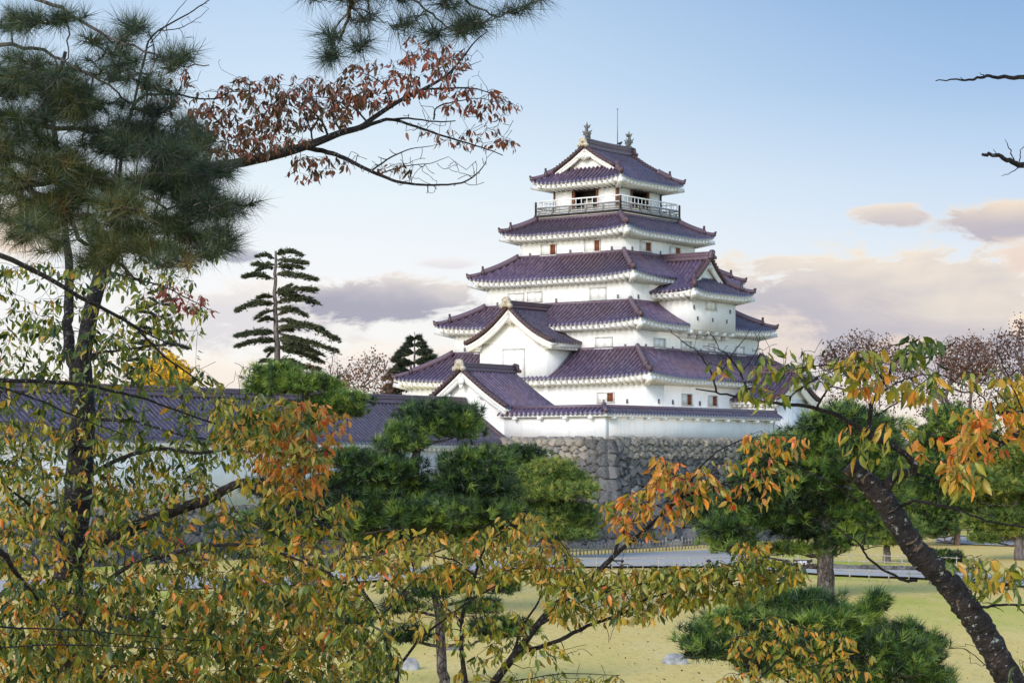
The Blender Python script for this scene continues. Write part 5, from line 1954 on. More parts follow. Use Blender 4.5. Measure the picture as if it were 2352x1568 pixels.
# ------------------------------------------------------------------ leaning cherry on the right, close by
LS.update(v=0.58, n=1.35)
g = Grower(41)
Yr = 7.0
base = np.array([*at(2520, 1900, Yr)[:2], float(ground_z(np.array(0.0), np.array(Yr)))])
tr = px_line([(2470, 1800), (2385, 1660), (2311, 1546), (2251, 1439), (2178, 1339), (2101, 1259), (2035, 1156), (1990, 1105), (1950, 1068)], Yr, Yr)
tr = np.vstack([base + np.array([0, 0, -0.1]), tr])
Lr = smooth_line(tr, 16)
rad = np.interp(np.linspace(0, 1, len(Lr)), [0, .35, .6, .8, 1], [rp(100, Yr), rp(62, Yr), rp(57, Yr), rp(52, Yr), rp(43, Yr)])
rad *= 1 + 0.035 * np.sin(np.arange(len(Lr)) * 0.9) + 0.02 * g.r.normal(size=len(Lr))
g.mb.tube(Lr, rad, 22)
tv = g.mb.v[-1].reshape(len(Lr), 22, 3)
tv += (tv - Lr[:, None]) * (0.055 * g.r.normal(size=(len(Lr), 22, 1)))
g.P.extend(Lr); g.R.extend(rad)
C3 = [
    ([(2030, 1128), (2056, 1091), (2093, 1084), (2098, 1064), (2061, 1030), (2001, 1000), (1935, 960), (1868, 936), (1781, 926), (1718, 916), (1668, 905), (1598, 893)], 7.0, 6.8, 30, 3, 0.55),
    ([(1718, 916), (1708, 870), (1678, 823), (1651, 800), (1630, 760)], 6.8, 6.7, 5, 1.5, 1),
    ([(1645, 900), (1635, 856), (1608, 816), (1568, 783), (1530, 752)], 6.8, 6.7, 5, 1.5, 1),
    ([(1700, 860), (1740, 800), (1745, 760)], 6.75, 6.7, 3, 1.2, 1),
    ([(1660, 850), (1700, 790), (1725, 755)], 6.75, 6.7, 3, 1.2, 1),
    ([(1808, 926), (1821, 906), (1868, 873), (1885, 863), (1930, 845)], 6.8, 6.6, 6, 1.5, 1),
    ([(1875, 940), (1901, 893), (1955, 850), (2000, 835)], 6.85, 6.7, 6, 1.5, 1),
    ([(1995, 1000), (1998, 960), (2011, 910), (2038, 866), (2058, 826), (2088, 793), (2101, 775)], 6.9, 6.9, 12, 3, 1),
    ([(2058, 826), (2115, 800), (2171, 803), (2201, 776)], 6.9, 6.8, 5, 1.5, 1),
    ([(2031, 870), (1985, 846), (1868, 840), (1818, 853)], 6.9, 6.6, 6, 1.5, 1),
    ([(2000, 960), (2060, 925), (2120, 880), (2180, 830)], 6.9, 6.9, 4, 1.2, 1),
    ([(2025, 900), (2080, 870), (2140, 860), (2160, 880)], 6.9, 6.7, 4, 1.2, 1),
    ([(2062, 1165), (2100, 1150), (2135, 1156), (2201, 1169), (2268, 1196), (2351, 1209), (2420, 1215)], 7.0, 6.6, 8, 3, 1),
    ([(2105, 1332), (2068, 1329), (2001, 1289), (1975, 1252), (1918, 1212), (1860, 1190)], 7.0, 6.7, 8, 1.5, 1),
    ([(1985, 1262), (1990, 1220), (2030, 1190)], 6.8, 6.7, 4, 1.2, 1),
    ([(1968, 1152), (1918, 1116), (1868, 1089), (1801, 1059), (1740, 1050)], 7.0, 6.7, 6, 1.5, 1),
    ([(2231, 1396), (2268, 1392), (2351, 1389), (2420, 1395)], 7.0, 6.6, 8, 3, 1),
    ([(2210, 1366), (2240, 1330), (2290, 1345), (2352, 1330)], 7.0, 6.7, 6, 2, 1),
    ([(2250, 1330), (2220, 1290), (2180, 1270), (2150, 1300)], 6.9, 6.7, 3.5, 1.2, 1),
    ([(2330, 1568), (2270, 1530), (2220, 1490), (2178, 1490)], 7.0, 6.8, 3, 1.2, 1),
    ([(2100, 1084), (2170, 1108), (2230, 1120), (2290, 1105)], 7.0, 6.8, 5, 1.5, 1),
]
for pts, y0, y1, w0, w1, pw in C3:
    g.limb(px_line(pts, y0, y1), rp(w0, y0), rp(w1, y1), 10 if w0 > 10 else 6, 5, 0.002, pw=pw)
lm, lm2 = MB(), MB()
z_ = lambda *a, **k: zone(*a, g=g, la=lm, lb=lm2, maxr=0.005, rtip=0.0010, **k)
z_([(1735, 790), (1830, 790), (1880, 810), (1890, 870), (1840, 880), (1740, 850)], 24, 6.5, 6.9, 0.065, 0.095, 0.33, 0.16, (2, 4))
z_([(1900, 780), (2030, 790), (2030, 850), (1940, 870), (1890, 850)], 22, 6.5, 6.9, 0.07, 0.10, 0.36, 0.16, (2, 4))
z_([(2070, 765), (2190, 770), (2200, 800), (2150, 830), (2080, 820)], 15, 6.6, 6.9, 0.075, 0.105, 0.18, 0.10, (2, 4))
z_([(1960, 845), (2060, 850), (2150, 870), (2140, 910), (2040, 910), (1960, 890)], 24, 6.6, 6.9, 0.075, 0.105, 0.48, 0.16, (2, 4))
z_([(1670, 800), (1700, 820), (1690, 850), (1650, 860), (1600, 850)], 8, 6.6, 6.8, 0.06, 0.085, 0.45, 0.2, (1, 3))
z_([(1700, 870), (1790, 880), (1790, 915), (1720, 915)], 9, 6.6, 6.8, 0.075, 0.10, 0.30, 0.14, (2, 4))
z_([(1930, 960), (2080, 940), (2130, 980), (2100, 1020), (1960, 1010)], 12, 6.6, 6.9, 0.075, 0.105, 0.45, 0.18, (1, 3))
z_([(1930, 1010), (1990, 1010), (2080, 1060), (2110, 1080), (1960, 1050)], 9, 6.7, 6.9, 0.075, 0.10, 0.35, 0.15, (1, 3))
z_([(2160, 1060), (2280, 1050), (2290, 1110), (2190, 1120)], 20, 6.5, 6.8, 0.075, 0.105, 0.52, 0.18, (2, 4))
z_([(2150, 1265), (2260, 1270), (2352, 1280), (2352, 1370), (2260, 1360), (2160, 1310)], 26, 6.5, 6.8, 0.075, 0.10, 0.38, 0.16, (2, 4))
z_([(2290, 1490), (2380, 1480), (2380, 1580), (2300, 1560)], 5, 6.6, 6.8, 0.08, 0.10, 0.25, 0.1, (1, 2))
z_([(1560, 760), (1740, 760), (1800, 800), (1700, 870), (1600, 850)], 26, 6.5, 6.9, 0, 0, 0, 0, None)
z_([(1860, 770), (2040, 760), (2050, 820), (1900, 830)], 16, 6.5, 6.9, 0, 0, 0, 0, None)
z_([(2060, 1120), (2340, 1130), (2340, 1200), (2100, 1180)], 16, 6.5, 6.9, 0, 0, 0, 0, None)
z_([(1900, 1180), (2060, 1200), (2080, 1300), (1960, 1260)], 12, 6.6, 6.9, 0, 0, 0, 0, None)
z_([(2170, 1300), (2352, 1300), (2352, 1420), (2220, 1390)], 18, 6.5, 6.9, 0, 0, 0, 0, None)
z_([(2180, 1480), (2260, 1470), (2300, 1550), (2220, 1530)], 8, 6.7, 6.9, 0, 0, 0, 0, None)
finish(g, lm, 'cherry_tree', 'leaning lichen-spotted cherry trunk at the right with a bent branch of drooping leaves', 'tree', base, M['bark_cherry'], M['leaf'])

# ------------------------------------------------------------------ cherry just beyond the right edge, only branches reach in
LS.update(v=0.66, n=1.1)
g = Grower(51)
Ye = 8.2
base = np.array([*at(3000, 1900, Ye)[:2], float(ground_z(np.array(0.0), np.array(Ye)))])
g.limb(np.vstack([base + np.array([0, 0, -0.1]), at(2960, 1600, Ye), at(2860, 1200, Ye), at(2780, 800, Ye), at(2760, 420, Ye), at(2740, 100, Ye)]), rp(110, Ye), rp(30, Ye), 12)
C4 = [
    ([(2860, 1180), (2600, 960), (2450, 970), (2352, 991), (2303, 1016), (2223, 1055), (2188, 1067), (2150, 1072)], 8.2, 8.0, 40, 4, 0.5),
    ([(2830, 1050), (2560, 930), (2440, 944), (2351, 946), (2280, 948), (2211, 953)], 8.2, 8.1, 24, 4, 0.5),
    ([(2303, 1016), (2240, 1000), (2180, 990), (2120, 1000), (2050, 1020)], 8.0, 7.8, 5, 1.2, 1),
    ([(2330, 948), (2290, 900), (2240, 860), (2215, 850)], 8.1, 8.0, 4, 1.2, 1),
    ([(2280, 950), (2250, 905), (2180, 870), (2120, 840), (2080, 830)], 8.1, 7.9, 4, 1.2, 1),
    ([(2352, 946), (2310, 850), (2290, 790), (2300, 750)], 8.1, 8.0, 4, 1.2, 1),
    ([(2770, 480), (2560, 180), (2450, 172), (2352, 178), (2300, 177), (2259, 176), (2225, 184), (2190, 183), (2149, 186)], 8.2, 8.0, 26, 2.2, 0.45),
    ([(2259, 176), (2250, 166)], 8.05, 8.05, 3.2, 1, 1), ([(2212, 184), (2205, 177)], 8.03, 8.03, 3, 1, 1),
    ([(2770, 600), (2560, 440), (2440, 400), (2352, 380), (2320, 370), (2285, 356), (2256, 355)], 8.2, 8.0, 34, 7, 0.45),
    ([(2330, 372), (2318, 340), (2308, 320)], 8.0, 8.0, 4, 1, 1), ([(2340, 376), (2346, 345), (2352, 335)], 8.0, 8.0, 3, 1, 1),
    ([(2345, 381), (2320, 398), (2300, 404)], 8.0, 8.0, 3, 1, 1), ([(2290, 357), (2282, 342)], 8.0, 8.0, 3, 1, 1),
]
for pts, y0, y1, w0, w1, pw in C4:
    g.limb(px_line(pts, y0, y1), rp(w0, y0), rp(w1, y1), 8 if w0 > 8 else 5, 5, 0.002, pw=pw)
lm, lm2 = MB(), MB()
z_ = lambda *a, **k: zone(*a, g=g, la=lm, lb=lm2, maxr=0.005, rtip=0.0010, **k)
z_([(2190, 940), (2360, 920), (2370, 1000), (2260, 1040), (2170, 1040)], 62, 7.8, 8.3, 0.07, 0.10, 0.62, 0.15, (2, 5))
z_([(2100, 820), (2220, 830), (2240, 880), (2130, 880)], 8, 7.8, 8.1, 0.075, 0.10, 0.45, 0.25, (2, 3))
z_([(2220, 840), (2352, 830), (2360, 930), (2260, 920)], 22, 7.8, 8.2, 0.075, 0.10, 0.38, 0.2, (2, 4))
z_([(2080, 1000), (2200, 990), (2240, 1060), (2120, 1060)], 12, 7.8, 8.1, 0.07, 0.10, 0.62, 0.15, (2, 3))
z_([(2060, 1000), (2250, 980), (2340, 860), (2352, 1080), (2160, 1080)], 24, 7.8, 8.2, 0, 0, 0, 0, None)
z_([(2240, 760), (2352, 760), (2352, 860), (2260, 860)], 6, 7.9, 8.2, 0, 0, 0, 0, None)
finish(g, lm, 'cherry_tree', 'orange-leaved cherry branches reaching in from the right edge, two bare ones higher up', 'tree', base, M['bark_cherry'], M['leaf'])

# ------------------------------------------------------------------ pines


def pine(name, label, Y, trunk, w0, w1, pads, base_px=None, mat='needle', bark='bark_pine', needle=0.22, w=0.016, m=22, dens=1.0, seed=1, group=None, tmu=0.45, tsd=0.36, twigs=14, tilt=0.7, gz=0.0, lo=0.20, spread=0.95):
    """garden pine: bent trunk, limbs to cloud-like pads, each pad a shell of needle tufts.  pads: (px, py, rx, ry[, dY])"""
    g = Grower(seed)
    r = g.r
    T = px_line(trunk, Y, Y)
    base = T[0].copy()
    base[2] = gz
    if T[0][2] > gz + 0.05:
        T = np.vstack([[T[0][0], T[0][1], gz - 0.05], T])
    g.limb(T, rp(w0, Y), rp(w1, Y), 10, 4, rp(w1, Y) * 0.25)
    ntr = len(g.P)
    lm = MB()
    for pd in pads:
        px, py, rx, ry = pd[:4]
        rxm, rzm = rx / F * Y, ry / F * Y
        dY = pd[4] if len(pd) > 4 else r.uniform(-0.6, 0.6) * rxm
        c = at(px, py, Y + dY)
        tp = np.array(g.P[:ntr])
        want = c - np.array([0, 0, rzm * 0.5])
        sc = np.abs(tp[:, 2] - (want[2] - 0.25 * np.linalg.norm(tp[:, :2] - want[:2], axis=1)))
        j = int(sc.argmin())
        p = tp[j]
        q = c - np.array([0, 0, rzm * 0.55])
        dl = np.linalg.norm(q - p)
        mid = p + (q - p) * 0.5 + r.normal(size=3) * dl * 0.07 + np.array([0, 0, -0.04 * dl])
        g.limb([p, mid, q], max(rp(w1, Y) * 0.55, 0.03), 0.02 + 0.006 * rxm, 6, 4, 0.02 * dl)
        rxm, rzm = rxm * 1.06, rzm * 1.12
        n = int(dens * 330 * max(0.35, (rxm * rxm * 0.85 + rxm * rzm * 1.2) / 1.6) * (0.24 / needle) ** 1.6)
        d = unit(r.normal(size=(n, 3)) + np.array([0, 0, 0.35]))
        d[:, 2] = np.where(d[:, 2] < -0.45, -d[:, 2], d[:, 2])
        rad = (0.74 + 0.30 * r.random(n))
        lump = 1 + 0.18 * np.sin(d[:, 0] * 5 + px) * np.sin(d[:, 1] * 4 + py) + 0.10 * np.sin(d[:, 0] * 11 + py)
        pos = c + d * (rad * lump)[:, None] * np.array([rxm, rxm * 0.85, rzm])
        keepi = []                          # shoots keep a distance from one another
        for q_ in range(n):
            if not keepi or ((pos[keepi] - pos[q_]) ** 2).sum(1).min() > (0.62 * needle) ** 2:
                keepi.append(q_)
        pos, d = pos[keepi], d[keepi]
        n = len(pos)
        ax = np.array([0, 0, tilt]) + d * np.array([0.85, 0.85, 0.5]) + 0.50 * r.normal(size=(n, 3))
        padt = tmu + tsd * 0.5 * r.normal()
        tn = padt + tsd * 0.95 * r.normal(size=n)
        ns = needle * (0.8 + 0.4 * r.random(n))
        tufts(lm, pos - unit(ax) * (needle * 0.3), ax, ns, tn, r, m, w, spread, lo)
        ni = int(n * 0.7)
        di = unit(r.normal(size=(ni, 3)))
        pi_ = c + di * (0.25 + 0.5 * r.random((ni, 1))) * np.array([rxm, rxm * 0.85, rzm * 0.9])
        tufts(lm, pi_, di + 0.6 * r.normal(size=(ni, 3)), np.full(ni, needle * 0.9), padt + tsd * 0.7 * r.normal(size=ni), r, m, w * 2.6)
        k = min(n, int(twigs * (1 + rxm)))
        sel = pos[r.choice(n, k, replace=False)] - np.array([0, 0, needle * 0.3])
        for s_ in sel:
            md = q + (s_ - q) * 0.55 + np.array([0, 0, -0.06 * rxm])
            g.mb.tube([q, md, s_], [0.028, 0.018, 0.008], 4, cap=False)
    return finish(g, lm, name, label, 'tree', base, M[bark], M[mat], group)


GP = 'garden pines on the lawn'
pine('pine_tree', 'big dark black pine with layered pads below the gabled turret, left of centre', 76,
     [(722, 1392), (735, 1330), (790, 1250), (860, 1190), (930, 1150), (952, 1110), (950, 1070), (962, 1025), (985, 985)], 34, 16,
     [(1010, 962, 105, 40), (1060, 985, 55, 28), (940, 990, 60, 26), (922, 1016, 62, 22), (1092, 1066, 82, 42), (1080, 1112, 105, 38), (1140, 1150, 62, 28),
      (880, 1080, 95, 34), (905, 1122, 95, 34), (800, 1055, 70, 26), (770, 1112, 70, 26), (1025, 1180, 135, 40), (944, 1186, 110, 40), (860, 1192, 95, 34), (1000, 1225, 120, 34),
      (1150, 1190, 80, 30), (880, 1062, 60, 26), (830, 1150, 90, 30), (1080, 1230, 100, 30), (760, 1190, 80, 26), (700, 1160, 70, 24), (645, 1192, 85, 28), (690, 1222, 80, 22), (880, 1240, 100, 30), (600, 1120, 50, 20)],
     needle=0.34, w=0.022, m=30, dens=1.45, seed=61, group=GP, tmu=0.42)
pine('pine_tree', 'yellow-green pine with rounded top rising above the corridor roof', 80,
     [(690, 1385), (700, 1250), (690, 1100), (712, 1000), (720, 940), (690, 890)], 30, 14,
     [(622, 862, 56, 28), (655, 856, 45, 22), (676, 882, 78, 26), (612, 890, 48, 20), (745, 874, 32, 16), (768, 892, 30, 18), (795, 920, 56, 22), (760, 935, 60, 18), (728, 934, 60, 22), (810, 945, 36, 14),
      (560, 1000, 60, 24), (690, 975, 70, 24), (590, 960, 40, 18)],
     needle=0.30, w=0.022, m=30, dens=1.4, seed=62, group=GP, tmu=0.68)
pine('pine_tree', 'dark pine with straight pale trunk and wide sparse pads on the near lawn', 51,
     [(1018, 1602), (1017, 1560), (1011, 1462), (1003, 1379), (1000, 1340)], 28, 16,
     [(924, 1388, 46, 19), (941, 1456, 50, 22), (1101, 1389, 56, 20), (1151, 1442, 78, 25), (815, 1422, 48, 14), (991, 1350, 66, 28), (1150, 1345, 48, 20), (1030, 1320, 56, 22)],
     needle=0.22, w=0.014, m=30, dens=1.4, seed=63, group=GP, tmu=0.32)
pine('pine_tree', 'tall black pine with rugged trunk and long horizontal limbs right of the rampart', 84,
     [(1897, 1374), (1897, 1279), (1900, 1179), (1905, 1080), (1920, 1010), (1935, 960)], 42, 16,
     [(1678, 1212, 72, 28), (1668, 1237, 62, 20), (1785, 1156, 92, 36), (1751, 1186, 92, 28), (1911, 1132, 44, 36), (1901, 1259, 42, 28), (1951, 1232, 62, 32), (1815, 1259, 58, 16), (1985, 1196, 72, 38),
      (1951, 935, 26, 20), (1935, 966, 92, 32), (1888, 1004, 88, 32), (2018, 992, 72, 38), (1951, 1023, 112, 38), (1801, 1023, 62, 26), (1790, 1075, 84, 30), (1735, 1105, 70, 28), (1900, 1080, 90, 34),
      (2000, 1080, 84, 38), (2020, 1140, 70, 40), (1850, 1215, 80, 26), (1720, 1160, 84, 34), (1840, 1115, 84, 34), (1860, 1165, 70, 30), (1700, 1255, 60, 16), (1940, 1175, 66, 34), (1790, 1040, 84, 32), (1915, 968, 56, 26), (1990, 1040, 84, 36)],
     needle=0.36, w=0.024, m=30, dens=1.35, seed=64, group=GP, tmu=0.46)
pine('pine_tree', 'low bright green pine spreading over the lawn in the lower right', 46,
     [(1895, 1656), (1890, 1600), (1888, 1512), (1880, 1450), (1870, 1400)], 28, 14,
     [(1751, 1375, 82, 22, 1.0), (1851, 1382, 92, 28), (1901, 1420, 104, 34), (2015, 1382, 36, 26), (1985, 1410, 44, 24), (1618, 1456, 62, 28), (1628, 1490, 66, 28), (1768, 1440, 84, 30, 1.0), (2068, 1448, 62, 28),
      (2130, 1480, 46, 30), (2051, 1530, 92, 34), (2118, 1545, 62, 26), (1885, 1466, 92, 30), (1960, 1490, 86, 32, 0.8), (1700, 1490, 60, 24), (1990, 1570, 90, 24), (1690, 1420, 80, 30), (1800, 1480, 90, 34), (1840, 1430, 90, 30), (1950, 1450, 90, 34), (2020, 1480, 80, 34), (1880, 1530, 90, 30), (1760, 1530, 80, 26), (2100, 1500, 70, 32), (2140, 1560, 60, 24)],
     needle=0.27, w=0.015, m=34, dens=1.4, seed=65, group=GP, tmu=0.55, tilt=0.9)
GF = 'pines along the far side of the lawn'
pine('pine_tree', 'rounded yellow-green pine standing before the rampart corner', 117,
     [(1265, 1287), (1266, 1250), (1262, 1190), (1268, 1120)], 24, 12,
     [(1267, 1075, 56, 22), (1262, 1096, 80, 30), (1310, 1110, 56, 26), (1222, 1112, 48, 26), (1270, 1130, 90, 26), (1284, 1180, 88, 32), (1320, 1200, 56, 32), (1230, 1180, 56, 28), (1250, 1210, 80, 26), (1300, 1225, 72, 18)],
     mat='needle_yel', needle=0.30, w=0.034, m=16, dens=1.5, seed=66, group=GF, tmu=0.42, bark='bark_grey')
pine('pine_tree', 'small green pine tucked under the left end of the rampart', 124,
     [(1180, 1285), (1182, 1180), (1188, 1060)], 20, 10,
     [(1193, 1040, 62, 18), (1170, 1062, 62, 20), (1215, 1066, 50, 18), (1180, 1095, 70, 24), (1150, 1130, 60, 24), (1210, 1130, 50, 24)],
     needle=0.30, w=0.034, m=16, dens=1.3, seed=67, group=GF, tmu=0.52)
pine('pine_tree', 'green pine at the foot of the right rampart face', 122,
     [(1640, 1275), (1640, 1210), (1632, 1170)], 18, 10,
     [(1621, 1172, 62, 24), (1600, 1140, 40, 20), (1660, 1150, 50, 24), (1640, 1195, 62, 20)],
     needle=0.30, w=0.034, m=16, dens=1.3, seed=68, group=GF, tmu=0.55)
pine('pine_tree', 'red-trunked pine with cloud-like crown in the right background', 136,
     [(2197, 1254), (2199, 1200), (2200, 1140), (2195, 1060), (2190, 985)], 16, 10,
     [(2184, 953, 52, 24), (2203, 982, 82, 32), (2150, 1000, 56, 26), (2240, 1010, 56, 26), (2179, 1031, 84, 28), (2230, 1060, 70, 28), (2130, 1070, 60, 30), (2160, 1110, 72, 34), (2120, 1150, 62, 34), (2160, 1177, 64, 30), (2100, 1190, 50, 26), (2150, 1215, 56, 20), (2100, 1110, 66, 34), (2235, 1100, 66, 30), (2215, 1140, 70, 32), (2090, 1150, 56, 30), (2230, 1190, 56, 26)],
     mat='needle', bark='bark_red', needle=0.32, w=0.038, m=16, dens=1.4, seed=69, group=GF, tmu=0.55)
pine('pine_tree', 'tiered green pine at the right edge behind the leaning cherry', 116,
     [(2340, 1292), (2340, 1240), (2330, 1160), (2310, 1080)], 24, 12,
     [(2310, 1040, 56, 20), (2292, 1060, 70, 24), (2330, 1080, 62, 26), (2260, 1090, 50, 22), (2296, 1116, 78, 24), (2345, 1130, 56, 28), (2284, 1152, 66, 22), (2340, 1175, 50, 26), (2259, 1201, 62, 20), (2266, 1233, 48, 16), (2340, 1220, 56, 24), (2240, 1130, 56, 24), (2310, 1190, 60, 22), (2350, 1050, 60, 30)],
     mat='needle_yel', needle=0.30, w=0.034, m=16, dens=1.4, seed=70, group=GF, tmu=0.30, bark='bark_grey')
pine('pine_tree', 'small pine with short trunk on the grass beyond the side path', 113,
     [(2037, 1296), (2037, 1262), (2040, 1245)], 20, 12,
     [(2040, 1236, 62, 20), (2005, 1228, 40, 18), (2085, 1222, 50, 22), (2050, 1205, 60, 26)],
     mat='needle_yel', needle=0.30, w=0.034, m=16, dens=1.3, seed=71, group=GF, tmu=0.40, bark='bark_grey')
pine('pine_tree', 'dark shrubby young pine beside the far path', 112,
     [(2165, 1298), (2165, 1285)], 12, 8, [(2165, 1276, 46, 14), (2190, 1283, 30, 10)], needle=0.22, w=0.024, m=18, dens=1.3, seed=72, group=GF, tmu=0.3)

# big dark pine at the upper left: trunk outside the frame, boughs hang in
g = Grower(81)
Yp = 10.0
base = np.array([*at(-420, 1500, Yp)[:2], float(ground_z(np.array(0.0), np.array(Yp)))])
g.limb(np.vstack([base + np.array([0, 0, -0.1]), at(-420, 1300, Yp), at(-380, 800, Yp), at(-330, 300, Yp), at(-300, -150, Yp), at(-240, -500, Yp)]), rp(120, Yp), rp(50, Yp), 12)
PB = [
    ([(-340, 350), (-120, 330), (0, 385), (80, 440), (150, 490), (200, 560), (260, 600), (330, 645)], 10, 9.4, 26, 5),
    ([(-340, 300), (-100, 250), (60, 280), (200, 300), (320, 310), (430, 320)], 10, 10.2, 24, 4),
    ([(-320, 200), (-60, 120), (50, 105), (140, 135), (230, 185), (300, 240)], 10, 9.8, 14, 4),
    ([(-330, 420), (-60, 440), (100, 420), (260, 410), (380, 400), (470, 400)], 10, 9.6, 20, 4),
    ([(150, 490), (260, 500), (380, 520), (500, 580)], 9.6, 9.4, 10, 3),
    ([(260, 410), (360, 460), (460, 480), (540, 470)], 9.8, 9.5, 9, 3),
    ([(-310, 60), (-80, -20), (100, 0), (170, 40), (240, 80), (330, 120), (420, 150), (480, 150)], 10, 9.0, 14, 2.5),
    ([(150, 30), (155, 90), (150, 140)], 9.4, 9.4, 5, 3),
    ([(-300, -150), (0, -300), (300, -320), (600, -200), (760, -60), (803, 0), (805, 18), (794, 59), (778, 100)], 10, 11.5, 40, 4),
    ([(600, -200), (850, -120), (1000, -50), (1100, 20), (1150, 40)], 11, 11.5, 14, 3),
    ([(850, -120), (930, -20), (990, 30), (1040, 70), (1085, 75)], 11.2, 11.5, 8, 2.5),
    ([(1000, -50), (1100, -20), (1200, -8), (1260, 0)], 11.3, 11.5, 6, 2),
    ([(600, -200), (640, -60), (700, -5), (760, 5)], 11, 11.2, 6, 2),
    ([(803, 10), (825, 40), (828, 80)], 11.5, 11.5, 4, 2), ([(803, 20), (850, 30), (890, 50)], 11.5, 11.4, 4, 2),
]
for pts, y0, y1, w0, w1 in PB:
    g.limb(px_line(pts, y0, y1), rp(w0, y0), rp(w1, y1), 7, 4, 0.006, pw=0.7)
lm = MB()
r = g.r
PP = [  # px, py, rx, ry, number of tufts, depth, tint
    (230, 290, 210, 70, 230, 10.2, 0.38), (310, 380, 170, 60, 190, 9.8, 0.40), (140, 420, 150, 70, 170, 9.8, 0.45), (400, 470, 120, 50, 120, 9.6, 0.42), (340, 540, 140, 45, 120, 9.4, 0.5),
    (110, 230, 130, 60, 150, 10.0, 0.45), (50, 330, 90, 80, 120, 10.0, 0.42), (50, 500, 80, 50, 70, 9.8, 0.5), (250, 190, 130, 40, 80, 9.9, 0.5), (410, 330, 70, 50, 70, 10.2, 0.32), (480, 560, 70, 30, 50, 9.4, 0.35),
    (440, 400, 90, 40, 80, 9.7, 0.35), (200, 480, 110, 45, 90, 9.6, 0.62), (60, 160, 90, 40, 60, 9.8, 0.45), (490, 470, 60, 30, 36, 9.5, 0.35), (300, 590, 110, 30, 50, 9.3, 0.6), (160, 560, 120, 40, 50, 9.5, 0.62),
    (330, 130, 90, 22, 30, 9.1, 0.35), (440, 135, 40, 18, 14, 9.0, 0.3), (220, 70, 120, 40, 36, 9.3, 0.4), (80, 40, 110, 40, 44, 9.5, 0.4), (320, 50, 60, 30, 12, 9.2, 0.4),
    (955, -5, 150, 32, 90, 11.4, 0.2), (1040, 45, 70, 32, 40, 11.5, 0.2), (1080, 72, 26, 14, 10, 11.5, 0.2), (775, 92, 26, 26, 14, 11.5, 0.2), (828, 84, 28, 30, 18, 11.5, 0.2), (840, 30, 40, 30, 22, 11.5, 0.2),
    (1150, 18, 60, 22, 22, 11.5, 0.2), (720, -8, 50, 16, 14, 11.2, 0.2), (1215, -6, 36, 10, 8, 11.5, 0.2), (900, 40, 46, 26, 18, 11.4, 0.2), (775, 130, 16, 10, 4, 11.5, 0.2), (990, 70, 30, 20, 10, 11.4, 0.2),
]
targets, meta = [], []
for px, py, rx, ry, n, dY, tm in PP:
    for _ in range(max(1, int(n * (0.105 if tm > 0.25 else 0.07)))):
        a_ = r.random() * 2 * math.pi
        q = math.sqrt(r.random())
        cx_, cy_, cd_ = px + rx * q * math.cos(a_), py + ry * q * math.sin(a_), dY + r.normal() * 0.35
        sl = r.normal() * 0.25
        ex, ey = min(44, rx * 0.8), min(9, ry * 0.6)
        for _k in range(11):
            ox = r.normal() * ex * 0.55
            targets.append(at(cx_ + ox, cy_ + ox * sl + r.normal() * ey * 0.6, cd_ + r.normal() * 0.09))
            meta.append(tm)
tw = g.grow(targets, 0.0035, -0.06, 0.012, sides=4)
pos = np.array([C[4] for C, _ in tw])
ax = np.array([unit(C[4] - C[2]) + np.array([0, 0, 0.35]) for C, _ in tw]) + 0.25 * r.normal(size=(len(tw), 3))
# tint by nearest pad
pc = np.array([at(p[0], p[1], p[5]) for p in PP])
near = ((pos[:, None] - pc[None]) ** 2).sum(2).argmin(1)
tn = np.array([p[6] for p in PP])[near] + 0.16 * r.normal(size=len(pos))
high = np.array([p[6] for p in PP])[near] < 0.25
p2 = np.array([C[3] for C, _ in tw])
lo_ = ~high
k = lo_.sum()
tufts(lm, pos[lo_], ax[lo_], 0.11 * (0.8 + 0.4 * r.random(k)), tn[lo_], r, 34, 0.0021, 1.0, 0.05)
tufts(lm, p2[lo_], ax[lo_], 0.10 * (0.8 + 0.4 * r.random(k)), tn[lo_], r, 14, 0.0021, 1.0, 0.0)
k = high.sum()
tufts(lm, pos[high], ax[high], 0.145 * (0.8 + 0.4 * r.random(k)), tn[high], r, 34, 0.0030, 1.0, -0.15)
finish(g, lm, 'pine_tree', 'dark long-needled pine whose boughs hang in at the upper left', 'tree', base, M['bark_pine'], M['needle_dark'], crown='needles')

# ------------------------------------------------------------------ far conifers


